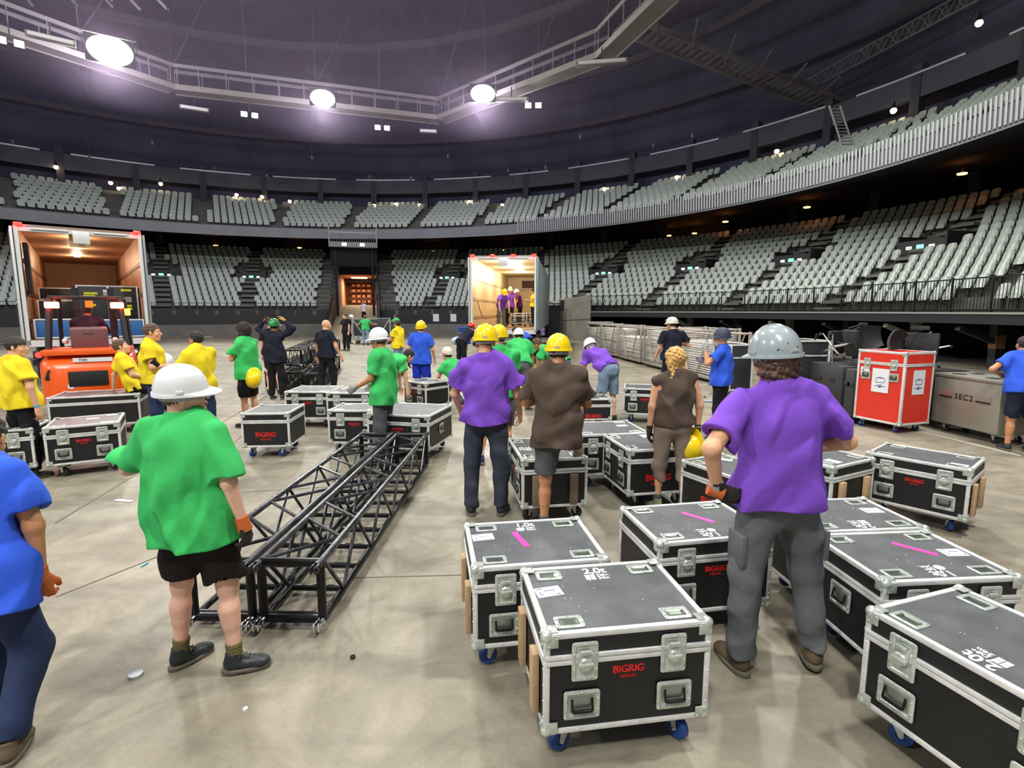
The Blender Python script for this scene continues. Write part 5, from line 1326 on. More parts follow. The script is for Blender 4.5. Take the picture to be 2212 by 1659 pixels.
            if hairstyle in ('long', 'wavy'):
                w_ = .018 * np.sin(q[:, 2] * 38 + seed) ; qq = q.copy(); qq[:, 0] = q[:, 0] - w_ * .55; qq[:, 1] = q[:, 1] + .010 * np.sin(q[:, 2] * 31)
                LL = -.27 if hairstyle == 'wavy' else -.22
                big = None
                for jx, (x0, x1, ln) in enumerate(((-.060, -.078, .80), (-.035, -.035, 1.0), (-.005, .004, 1.08), (.028, .030, .98), (.058, .072, .85))):
                    c_ = cap(qq, (x0, -.062, .02), (x1 + .01 * math.sin(jx * 2), -.088, LL * ln), .036, .016); big = c_ if big is None else smin(big, c_, .014)
                n_ = n_ * 1.3 + .005 * np.sin(q[:, 0] * 160 + 5 * np.sin(q[:, 2] * 32)); d = smin(d, big, .02)
            return (d + n_) * hs
        V, F = polygonize(hairf, hc + HF[2] * -.09 - .30, hc + .20, max(vh, .0055) if dist > 4 else .0055); 
        if len(V): obj('hair', np_mesh('hair', [(V, F, 0)], [hm]), root)
    if beard:
        V, F = polygonize(lambda P: (lambda q: smax(ell(q, (0, .045, -.095), (.066, .062, .070)), -ell(q, (0, .10, -.055), (.03, .03, .02)), .01) + .004 * np.sin(q[:, 0] * 150) * np.sin(q[:, 2] * 140))((P - A3(hc)) @ HF.T.astype(F32) / hs) * hs, hc - .2, hc + .15, max(vh, .006)); obj('beard', np_mesh('beard', [(V, F, 0)], [HAIR[beard]]), root)
    # ---- headgear
    if hat:
        if hatstyle in ('cap', 'climb'):
            mx = Matrix(((HF[0][0], HF[1][0], HF[2][0]), (HF[0][1], HF[1][1], HF[2][1]), (HF[0][2], HF[1][2], HF[2][2])))
            ho = obj('helmet', helmet(hat, hatstyle), root); mm = mx @ Matrix.Rotation(R(tilt), 3, 'X'); ho.matrix_local = Matrix.Translation(Vector(Hd(0, -.006, .022))) @ mm.to_4x4() @ Matrix.Scale(hs, 4)
            if dist < 9 and hatstyle == 'cap':
                MB().box((0, -.137, .028), (.040, .004, .012), Matrix.Rotation(R(12), 3, 'X')).build('badge', M_BADGE if hat is H_WHT else mat('badge_silver', (190, 190, 190), .4), ho)
                bd = MB(); nn_ = 24
                for i in range(nn_):
                    a0, a1 = 2 * PI * i / nn_, 2 * PI * (i + 1) / nn_
                    bd.bar((.088 * math.sin(a0), .108 * math.cos(a0), -.022), (.088 * math.sin(a1), .108 * math.cos(a1), -.022), .006, .022)
                bd.build('headband', mat('headband_grey', (170, 172, 176), .7), ho)
            if hatstyle == 'climb':
                st = MB()
                for sx in (-1, 1): st.tube(Vector((sx * .10, -.03, 0)), Vector((sx * .078, .015, -.085)), .004, 5); st.tube(Vector((sx * .10, .05, 0)), Vector((sx * .078, .015, -.085)), .004, 5); st.tube(Vector((sx * .078, .015, -.085)), Vector((sx * .02, .05, -.145)), .004, 5)
                st.build('chin_strap', mat('strap_grey', (150, 150, 150), .8), ho)
        else:   # soft cap
            V, F = polygonize(lambda P: (lambda q: smax(smin(ell(q, (0, -.008, .045), (.086, .106, .080)), ell(q, (0, .115 if hatstyle == 'peak' else -.115, .040), (.062, .058, .010)), .012), -(q[:, 2] - .028), .004))((P - A3(hc)) @ HF.T.astype(F32) / hs) * hs, hc - .22, hc + .22, max(vh, .005)); obj('cap', np_mesh('cap', [(V, F, 0)], [hat]), root)
    if extras: extras(root, dict(T=T_, Hd=Hd, HF=HF, LJ=LJ, AJ=AJ, HM=HM, s=s, hc=hc, TF=TF))
    return root
def band(root, p, q, r, m, name='wristband'): MB().tube(Vector(p), Vector(q), r, 14).build(name, m, root)
def held_helmet(m, label, loc, rot=(0, 0, 0)):
    r_ = empty('hard_hat', loc, 0, label, 'helmet'); o = obj('shell', helmet(m, 'cap'), r_); o.rotation_euler = rot
    b = MB(); n = 16
    for i in range(n): a0, a1 = 2 * PI * i / n, 2 * PI * (i + 1) / n; b.bar((.09 * math.sin(a0), .11 * math.cos(a0), -.01), (.09 * math.sin(a1), .11 * math.cos(a1), -.01), .004, .025)
    for a in (0, PI / 2): b.path([(.09 * math.cos(a) * math.cos(t) * 1.0, .11 * math.sin(a + (0 if a else 0)) * math.cos(t), .09 * math.sin(t)) for t in [PI * k / 6 for k in range(7)]], .006, 5)
    o2 = b.build('suspension', M_LINER, r_); o2.rotation_euler = rot
    return r_
# ---------------------------------------------------------------- the cast, nearest first
def glasses(root, k):
    b = MB(); Hd = k['Hd']; r = .0022
    for sx in (-1, 1):
        pts = [Vector(Hd(sx * (.031 + .022 * math.cos(a)), .102, .002 + .016 * math.sin(a))) for a in [2 * PI * i / 12 for i in range(13)]]; b.path(pts, r, 5)
        b.path([Vector(Hd(sx * .053, .100, .006)), Vector(Hd(sx * .082, .06, .006)), Vector(Hd(sx * .084, -.005, .006))], r, 5)
    b.tube(Vector(Hd(-.009, .104, .004)), Vector(Hd(.009, .104, .004)), r, 5); b.build('glasses', M_RUB, root)
person('stout person in green t-shirt and white helmet, back to us in the left foreground', (-1.64, 2.66), R(-10), 1.64, bulk=1.26, skin='pale', hair='brown', hairstyle='short', hat=H_WHT, shirt=GREEN, pants=BLKSH, plen='short', hem=-.15,
       shoes=BLACKSH, socks=OLIVE, head=(-58, -10), armL=((.62, .06, -.74), (-.75, .62, .12)), armR=((.30, -.12, -1), (.16, .16, -1)), gloveR=[G_BLK, G_ORG], curlR=.55, sleeve=.90, loose=1.3, side=-3,
       legs={'L': ((.10, .02, -1), (.06, -.05, -1), -22), 'R': ((.16, .05, -1), (.08, -.06, -1), -62)}, seed=3, fold=1.3, extras=glasses, tilt=-6, wide=1.05)
def ex_belt(root, k):
    T_ = k['T']; b = MB(); b.bbox(Vector(T_(.21, -.02, .0)), (.07, .09, .15), .02, rot=Matrix.Rotation(R(12), 3, 'X')); b.build('belt_pouch', M_PLASTIC_DG, root)
    MB().bbox(Vector(T_(.235, -.03, .03)), (.03, .05, .04), .01).build('red_tool', mat('tool_red', (170, 28, 40), .5), root)
person('person in purple t-shirt and yellow helmet facing away, standing by the truss end', (-.24, 4.86), R(1), 1.79, bulk=1.08, skin='fair', hair='brown', hairstyle='crop', hat=H_YEL, shirt=PURPLE, pants=SLATE, head=(0, 4),
       armL=((.32, .16, -1), (-.12, .85, -.75)), armR=((.34, .05, -1), (.10, .60, -.85)), loose=1.25, legs={'L': ((.10, .02, -1), (.03, -.03, -1), 10), 'R': ((.10, .02, -1), (.02, -.04, -1), -16)}, seed=11, fold=1.3, extras=ex_belt, wide=1.06, sleeve=.72)
person('person in brown t-shirt and yellow helmet, one foot up on a flight case', (.38, 4.40), R(-3), 1.72, bulk=1.06, skin='tan', hair='dark', hairstyle='short', hat=H_YEL, shirt=BROWN, pants=GREYS, plen='short', hem=-.14, socks=GSOCK, shoes=TANSH,
       head=(-6, 2), armL=((.30, .40, -.9), (-.85, .6, .1)), armR=((.28, .42, -.9), (-.85, .6, .1)), loose=1.35, legs={'L': ((.03, .03, -1), (.02, -.03, -1), 5), 'R': ((.26, .88, .42), (.02, .02, -1), -12)}, seed=21, fold=1.2, lean=3, sleeve=.74)
held = []
def ex_blonde(root, k):
    pc, hd, pn, sdv = k['HM']['R']; w = root.matrix_world if False else Matrix.Translation(root.location) @ Matrix.Rotation(root.rotation_euler.z, 4, 'Z')
    held.append(w @ Vector(pc(.10, 0, .05))); band(root, k['AJ']['R'][2] - (k['AJ']['R'][2] - k['AJ']['R'][1]) * .12, k['AJ']['R'][2] - (k['AJ']['R'][2] - k['AJ']['R'][1]) * .06, .031, mat('cord_bracelet', (170, 160, 120), .7))
person('person with wavy blond hair, sleeveless brown top and khaki cargo trousers, standing among the cases', (1.53, 5.0), R(3), 1.60, bulk=1.05, skin='fair', hair='blond', hairstyle='wavy', shirt=BROWN, pants=KHAKI, plen='half', sleeve=0, socks=GSOCK, shoes=OLVSH,
       head=(14, 0), armL=((.16, .02, -1), (.05, .12, -1)), armR=((.30, -.02, -1), (.02, .10, -1)), gloveL=G_BLK, gloveR=G_BLK, curlR=.7, legs={'L': ((.10, .03, -1), (.03, -.03, -1), 28), 'R': ((.09, .10, -1), (.04, -.12, -1), -14)}, seed=31, hem=-.01, extras=ex_blonde, female=False)
if held: held_helmet(H_YEL, 'yellow hard hat held in the right hand of the blond person', (held[0].x + .02, held[0].y + .02, held[0].z - .10), (R(100), 0, R(-60)))
def ex_grey(root, k):
    T_ = k['T']; band(root, k['AJ']['L'][2] - (k['AJ']['L'][2] - k['AJ']['L'][1]) * .20, k['AJ']['L'][2] - (k['AJ']['L'][2] - k['AJ']['L'][1]) * .08, .034, mat('glove_wrist_grey', (168, 172, 172), .7))
    for sd, sg in (('L', -1), ('R', 1)):
        h, kn, a, fy = k['LJ'][sd]; p = h + (kn - h) * .62; MB().bbox(Vector(p + np.array([sg * .085, -.01, 0])), (.03, .14, .16), .012).build('cargo_pocket', GREYT, root)
person('tall person in purple t-shirt and grey helmet, hand on hip, among the cases', (1.37, 2.66), R(6), 1.84, bulk=1.14, skin='fair', hair='auburn', hairstyle='bob', hat=H_GRY, shirt=PURPLE, pants=GREYT, hem=-.04, head=(8, 2), side=-4,
       armL=((.66, -.38, -.62), (-.30, .30, -.86), (-.95, -.30, -.30)), armR=((.62, .02, -.78), (-.80, .60, -.30), (-.9, .4, -.3)), gloveL=[G_BLK, G_ORG], gloveR=G_GRY, palmL=(0, 1, .3), curlL=.5, loose=1.2, shoes=BRNSH, sleeve=.72,
       legs={'L': ((.12, .02, -1), (.04, -.03, -1), 8), 'R': ((.26, .06, -1), (.10, -.10, -1), -20)}, seed=41, fold=1.3, extras=ex_grey, wide=1.04)
def ex_blue(root, k):
    sh, el, wr, hd, pn = k['AJ']['R']; d = _unit(wr - el)
    band(root, wr - d * .120, wr - d * .092, .041, mat('wristband_yellow', (236, 222, 40), .6)); band(root, wr - d * .086, wr - d * .056, .039, mat('wristband_cyan', (60, 170, 220), .6))
    MB().tube(Vector(sh + (el - sh) * .60), Vector(sh + (el - sh) * 1.0), .064, 16, .056).build('undershirt_sleeve', BLACKC, root)
person('person in blue t-shirt and jeans cut by the left frame edge, yellow and blue wristbands', (-2.25, 2.14), R(-4), 1.58, bulk=1.02, skin='tan', hair='dark', shirt=BLUE, pants=JEANS, shoes=BRNSH, hem=-.18, lean=15, side=-11, head=(20, 10), hat=None,
       armR=((.30, -.02, -1), (.0, .02, -1)), armL=((.2, .1, -1), (.1, .3, -1)), gloveR=G_ORG, curlR=.6, loose=1.5, sleeve=.70, legs={'L': ((.10, .50, -1), (.03, -.5, -1), 0), 'R': ((.06, .22, -1), (.05, -.48, -1), 24)}, seed=51, fold=1.0, wide=1.04, palmR=(-.3, .6, 0))
# left group in yellow
person('person in yellow t-shirt and dark flat cap at the far left, looking right', (-5.55, 5.98), R(-20), 1.66, bulk=1.05, skin='fair', hair='dark', hat=mat('cap_brown', (66, 54, 48), .8), hatstyle='back', shirt=YELLOW, pants=BLACKC, head=(-55, 0), loose=1.4, armL=((.2, .2, -1), (.1, .3, -1)), armR=((.30, -.05, -1), (.12, .12, -1)), seed=61,
       extras=lambda root, k: band(root, k['AJ']['R'][2] - (k['AJ']['R'][2] - k['AJ']['R'][1]) * .16, k['AJ']['R'][2] - (k['AJ']['R'][2] - k['AJ']['R'][1]) * .08, .031, mat('wristband_cyan', (60, 170, 220), .6)))
person('person in yellow t-shirt cut by the left frame edge, only one arm in view', (-4.26, 4.05), R(-8), 1.62, bulk=1.0, skin='tan', hair='dark', shirt=YELLOW, pants=BLACKC, loose=1.3, armR=((.42, .1, -.9), (-.15, .25, -1)), seed=66)
person('person in yellow t-shirt sitting on the long case beside the orange vehicle', (-6.03, 8.52), R(-50), 1.74, skin='fair', hair='brown', hairstyle='short', shirt=YELLOW, pants=BLACKC, lean=-14, side=-10, head=(-12, 0), loose=1.3, pelvis_z=.70,
       armL=((.42, -.55, -1), (.10, -.12, -1)), armR=((.25, .3, -.9), (-.3, .8, -.3)), legs={'L': ((.18, 1, -.15), (.05, .1, -1), 10), 'R': ((.18, 1, -.15), (.05, .1, -1), -10)}, seed=71)
person('person in yellow t-shirt with black elbow sleeve and light brown hair, looking right', (-5.12, 7.62), R(-62), 1.77, skin='fair', hair='brown', hairstyle='short', shirt=YELLOW, pants=JEANS, head=(-12, 0), loose=1.2, armL=((.2, .2, -1), (-.3, .9, -.2)), armR=((.22, .1, -1), (-.3, .9, .05)), seed=81, beard=None,
       extras=lambda root, k: MB().tube(Vector(k['AJ']['R'][1] + (k['AJ']['R'][0] - k['AJ']['R'][1]) * .30), Vector(k['AJ']['R'][1] + (k['AJ']['R'][2] - k['AJ']['R'][1]) * .25), .054, 14, .046).build('elbow_sleeve', BLACKC, root))
person('person in yellow t-shirt with short black hair, arms crossed, facing left', (-4.38, 7.50), R(62), 1.66, skin='tan', hair='black', hairstyle='short', shirt=YELLOW, pants=JEANS, head=(16, 0), loose=1.3, armL=((.12, .45, -.9), (-.95, .35, .1)), armR=((.12, .45, -.9), (-.95, .35, .12)), seed=91)
person('long-haired person in purple top behind the yellow shirts, white helmet in hand', (-7.0, 10.4), R(-70), 1.66, skin='fair', hair='dark', hairstyle='long', shirt=PURPLE, pants=BLACKC, sleeve=0, armR=((.5, -.1, -.8), (-.2, .5, -.6)), armL=((.3, .2, -1), (0, .3, -1)), female=True, seed=95)
held_helmet(H_WHT, 'white hard hat carried by the long-haired person in purple', (-6.62, 10.25, .93), (R(60), 0, R(40)))
person('person with curly dark hair in green t-shirt, arms crossed, facing left', (-4.36, 8.80), R(78), 1.74, skin='fair', hair='dark', hairstyle='curly', shirt=GREEN, pants=BLACKC, plen='knee', hem=-.12, head=(-8, 0), loose=1.5, armL=((.12, .45, -.9), (-.95, .35, .0)), armR=((.12, .45, -.9), (-.95, .35, .02)), seed=101, socks=None)
held_helmet(H_YEL, 'yellow hard hat hanging at the hip of the curly-haired person in green', (-4.18, 8.62, .80), (R(85), R(10), R(30)))
person('person in dark t-shirt and shorts standing behind the curly-haired person in green', (-5.50, 12.3), R(-5), 1.78, skin='pale', hair='dark', hairstyle='short', shirt=BLACKC, pants=BLACKC, plen='short', seed=105)
person('person in black clothes raising both hands to a green helmet', (-5.08, 11.5), R(-8), 1.74, skin='brown', hair='black', hat=H_GRN, shirt=NAVY, pants=BLACKC, sleeve=1.5, head=(-10, -4), armL=((.75, .25, .42), (-.75, -.1, .75)), armR=((.80, .1, .45), (-.72, -.05, .80)), gloveR=mat('glove_mustard', (190, 150, 70), .8), gloveL=None, loose=1.1, seed=111, hem=-.12)
def ex_radio(root, k):
    T_ = k['T']; MB().bbox(Vector(T_(-.18, -.02, .06)), (.05, .06, .13), .012).build('radio', M_RUB, root); MB().bbox(Vector(T_(-.20, -.05, .10)), (.03, .03, .03), .006).build('radio_light', mat('radio_yellow', (220, 210, 40), .5), root)
person('person with shaved head in black t-shirt and trousers, walking to the right', (-4.15, 12.0), R(-28), 1.76, bulk=1.1, skin='fair', hair='grey', hairstyle=None, shirt=NAVY, pants=BLACKC, head=(-20, 0), armR=((.30, .15, -1), (.1, .45, -.9)), armL=((.25, -.1, -1), (.1, .1, -1)), legs={'L': ((.06, -.12, -1), (.03, -.18, -1), 5), 'R': ((.06, .18, -1), (.03, -.08, -1), -5)}, seed=121, extras=ex_radio)
person('person in green t-shirt and white helmet facing left, standing behind the truss pair', (-1.62, 6.66), R(82), 1.70, bulk=1.0, skin='tan', hair='dark', hat=H_WHT, shirt=GREEN, pants=GREYS, plen='long', hem=-.16, head=(-6, 4), armL=((.1, .3, -1), (-.1, .9, -.5)), armR=((.18, -.12, -1), (-.05, .95, -.55)), gloveR=G_GRY, gloveL=G_GRY, loose=1.4, seed=131, sleeve=.78)
person('person in green t-shirt and grey shorts bending down behind the white-helmeted person', (-2.35, 9.2), R(-62), 1.70, skin='fair', hair='dark', shirt=GREEN, pants=GREYS, plen='knee', lean=68, head=(0, -10), armL=((.1, .2, -1), (.05, .1, -1)), armR=((.1, .2, -1), (.05, .1, -1)), legs={'L': ((.10, .25, -1), (.03, -.30, -1), 0), 'R': ((.10, .25, -1), (.03, -.30, -1), 0)}, seed=141, loose=1.4)
person('person in yellow t-shirt with grey cap facing left beyond the green shirts', (-3.30, 15.6), R(60), 1.68, skin='tan', hair='dark', hat=mat('cap_grey', (66, 70, 74), .8), hatstyle='peak', shirt=YELLOW, pants=DENIM, head=(10, -6), armR=((.2, .35, -1), (-.2, .7, .3)), armL=((.2, .3, -1), (-.1, .8, -.2)), seed=151, loose=1.4)
person('person in blue t-shirt and blue shorts with yellow helmet, facing away', (-1.93, 11.4), R(-3), 1.70, bulk=1.12, skin='fair', hair='brown', hat=H_YEL, shirt=BLUE, pants=BLUES, plen='knee', head=(-10, -8), armL=((.25, -.05, -1), (.1, .1, -1)), armR=((.26, .1, -1), (.08, .4, -1)), gloveL=G_BLK, loose=1.35, seed=161, hem=-.12, tilt=6)
person('person in green t-shirt and jeans crouching, red-brimmed helmet', (-1.02, 10.4), R(55), 1.70, skin='fair', hair='dark', hat=H_CRM, shirt=GREEN, pants=DENIM, lean=30, head=(0, -20), armL=((.1, .5, -.8), (.1, .5, -.8)), armR=((.1, .5, -.8), (.1, .5, -.8)), legs={'L': ((.2, .95, .10), (.05, -.75, -.75), 0), 'R': ((.2, .85, -.25), (.05, -.75, -.75), 0)}, seed=171, loose=1.3,
       extras=lambda root, k: MB().lathe([(.112, .012), (.128, .006), (.122, 0)], Vector(k['Hd'](0, 0, .03)), 20, rot=Matrix(((k['HF'][0][0], k['HF'][1][0], k['HF'][2][0]), (k['HF'][0][1], k['HF'][1][1], k['HF'][2][1]), (k['HF'][0][2], k['HF'][1][2], k['HF'][2][2])))).build('red_helmet_band', H_RED, root))
person('person in dark jacket and red helmet bending over beyond the green shirts', (-1.62, 17.2), R(-35), 1.74, skin='fair', hair='dark', hat=H_RED, shirt=NAVY, pants=BLACKC, sleeve=1.5, lean=48, head=(-10, -10), armL=((.2, .4, -1), (.1, .4, -1)), armR=((.3, .2, -1), (.1, .3, -1)), seed=181)
person('person in green t-shirt and grey shorts hidden behind the purple shirt, yellow helmet', (-.16, 6.55), R(12), 1.74, skin='fair', hair='dark', hat=H_YEL, shirt=GREEN, pants=GREYS, plen='knee', socks=WSOCK, shoes=mat('blue_shoe', (36, 44, 84), .6), head=(-20, 0), seed=191, legs={'L': ((.22, .02, -1), (.16, -.04, -1), 40), 'R': ((.05, .02, -1), (.0, -.04, -1), -5)}, armL=((.1, .4, -1), (0, .8, -.4)), armR=((.1, .4, -1), (0, .8, -.4)))
person('person in green t-shirt and white helmet leaning forward right of the purple shirt', (.17, 10.2), R(5), 1.72, skin='tan', hair='dark', hat=H_WHT, shirt=GREEN, pants=GREYT, lean=40, head=(0, -14), armL=((.25, .3, -1), (.05, .2, -1)), armR=((.32, .2, -1), (.05, .1, -1)), seed=201, loose=1.4)
person('person in green t-shirt bending left, partly hidden by the brown-shirted person', (1.02, 10.6), R(70), 1.72, skin='tan', hair='brown', shirt=GREEN, pants=GREYT, lean=58, head=(0, -10), armL=((.1, .3, -1), (.05, .1, -1)), armR=((.1, .3, -1), (.05, .1, -1)), seed=211, loose=1.4, legs={'L': ((.10, .2, -1), (.03, -.25, -1), 0), 'R': ((.10, .2, -1), (.03, -.25, -1), 0)})
person('person in purple t-shirt and denim cargo shorts bending forward, white helmet', (1.66, 9.1), R(28), 1.74, bulk=1.05, skin='pale', hair='grey', hat=H_WHT, shirt=PURPLE, pants=DENIM, plen='knee', lean=58, head=(0, -8), armL=((.15, .2, -1), (-.05, .1, -1)), armR=((.15, .2, -1), (-.05, .1, -1)), seed=221, loose=1.3, hem=-.02, legs={'L': ((.07, .10, -1), (.02, -.10, -1), 0), 'R': ((.07, .10, -1), (.02, -.10, -1), 0)})
person('person in dark t-shirt and cream climbing helmet with hand on hip, before the barrier carts', (3.28, 11.0), R(8), 1.80, bulk=1.02, skin='fair', hair='dark', hairstyle='short', hat=H_CRM, hatstyle='climb', shirt=NAVY, pants=BLACKC, head=(32, 4), armR=((.62, .05, -.8), (-.7, .55, .1)), armL=((.2, .2, -1), (0, .6, -.6)), seed=231)
person('person with white beard in blue t-shirt and navy helmet, gloved hand at the chin', (3.10, 7.9), R(58), 1.66, bulk=1.1, skin='tan', hair='grey', hairstyle='crop', beard='grey', hat=H_NVY, shirt=BLUE, pants=BLACKC, head=(12, -4), armL=((.55, .55, -.62), (-.55, .3, 1.0)), armR=((.1, .3, -1), (-.3, .8, .3)), gloveL=G_GRY, gloveR=G_GRY, seed=241, loose=1.3)
person('person in blue t-shirt and dark shorts at the right frame edge, hand on hip', (6.90, 7.15), R(-20), 1.62, bulk=1.05, skin='tan', hair='dark', shirt=BLUE, pants=NAVY, plen='knee', head=(10, -20), lean=14, armL=((.75, -.25, -.62), (-.55, .55, -.30)), armR=((.2, .2, -1), (0, .5, -.6)), seed=251, loose=1.3, shoes=BLACKSH)
# far group by the ramp
person('person in black t-shirt and long trousers standing at the foot of the ramp', (-7.95, 25.8), R(150), 1.82, skin='fair', hair='dark', shirt=BLACKC, pants=BLACKC, seed=261, armL=((.2, .1, -1), (.1, .2, -1)), armR=((.2, .1, -1), (.1, .2, -1)))
person('slim person in black and white helmet pushing the cart at the ramp', (-9.55, 31.4), R(-75), 1.74, skin='fair', hair='dark', hat=H_WHT, shirt=BLACKC, pants=BLACKC, lean=16, armL=((.1, .9, -.4), (0, 1, 0)), armR=((.1, .9, -.4), (0, 1, 0)), seed=265, legs={'L': ((.06, .3, -1), (.03, -.1, -1), 0), 'R': ((.06, -.25, -1), (.03, -.5, -1), 0)})
person('person in green t-shirt and light jeans pushing the cart at the ramp, back to us', (-8.15, 30.0), R(4), 1.72, skin='tan', hair='brown', hairstyle='thick', shirt=GREEN, pants=DENIM, armL=((.6, .5, -.6), (.6, .8, -.1)), armR=((.6, .5, -.6), (.6, .8, -.1)), seed=271, legs={'L': ((.10, .2, -1), (.03, -.2, -1), 10), 'R': ((.10, -.15, -1), (.03, -.3, -1), -5)}, loose=1.4)
person('person in green t-shirt steadying the right end of the ramp cart', (-6.6, 31.2), R(70), 1.76, skin='tan', hair='black', shirt=GREEN, pants=BLACKC, lean=10, armL=((.1, .8, -.4), (0, 1, -.1)), armR=((.1, .8, -.4), (0, 1, 0)), seed=275, loose=1.3)
person('small figure in white at the top of the ramp beside the right wall', (-11.75, 43.0), R(160), 1.74, skin='fair', hair='dark', shirt=cloth('white', (215, 215, 220)), pants=BLACKC, seed=277, z=.98)
# inside and behind the right-hand trailer
TRZ = 1.22
person('person in purple t-shirt and yellow helmet stooping inside the right-hand trailer', (-.45, 22.6), R(200), 1.74, skin='pale', hair='dark', hat=H_YEL, shirt=PURPLE, pants=GREYT, lean=42, armL=((.1, .2, -1), (0, .2, -1)), armR=((.1, .2, -1), (0, .2, -1)), seed=281, z=TRZ)
person('person in purple t-shirt and white helmet standing inside the right-hand trailer', (-.10, 24.2), R(190), 1.76, skin='pale', hair='brown', hat=H_WHT, shirt=PURPLE, pants=BLACKC, seed=283, z=TRZ, armL=((.1, .4, -1), (0, .5, -.9)), armR=((.1, .4, -1), (0, .5, -.9)), lean=10)
person('person in dark purple t-shirt and white helmet deeper inside the right-hand trailer', (.38, 25.6), R(100), 1.72, skin='tan', hair='dark', hat=H_WHT, shirt=cloth('dark_purple', (74, 26, 90)), pants=BLACKC, seed=285, z=TRZ, lean=12, armL=((.1, .4, -1), (0, .5, -.9)), armR=((.1, .4, -1), (0, .5, -.9)))
person('long-haired person in yellow t-shirt at the right wall inside the trailer', (.95, 24.0), R(95), 1.70, skin='tan', hair='dark', hairstyle='long', shirt=YELLOW, pants=BLACKC, seed=287, z=TRZ, female=True, armL=((.1, .4, -1), (-.3, .8, .2)), armR=((.1, .4, -1), (-.3, .8, .2)))
person('person in blue shirt and dark beanie bending over behind the right-hand trailer', (.62, 19.2), R(62), 1.74, skin='fair', hair='black', hat=mat('beanie_dark', (48, 50, 56), .9), hatstyle='back', shirt=BLUE, pants=BLACKC, lean=62, head=(0, 0), armL=((.1, .5, -.9), (0, .7, -.6)), armR=((.1, .5, -.9), (0, .7, -.6)), seed=291, legs={'L': ((.10, .25, -1), (.03, -.30, -1), 0), 'R': ((.10, .1, -1), (.03, -.5, -1), 0)})
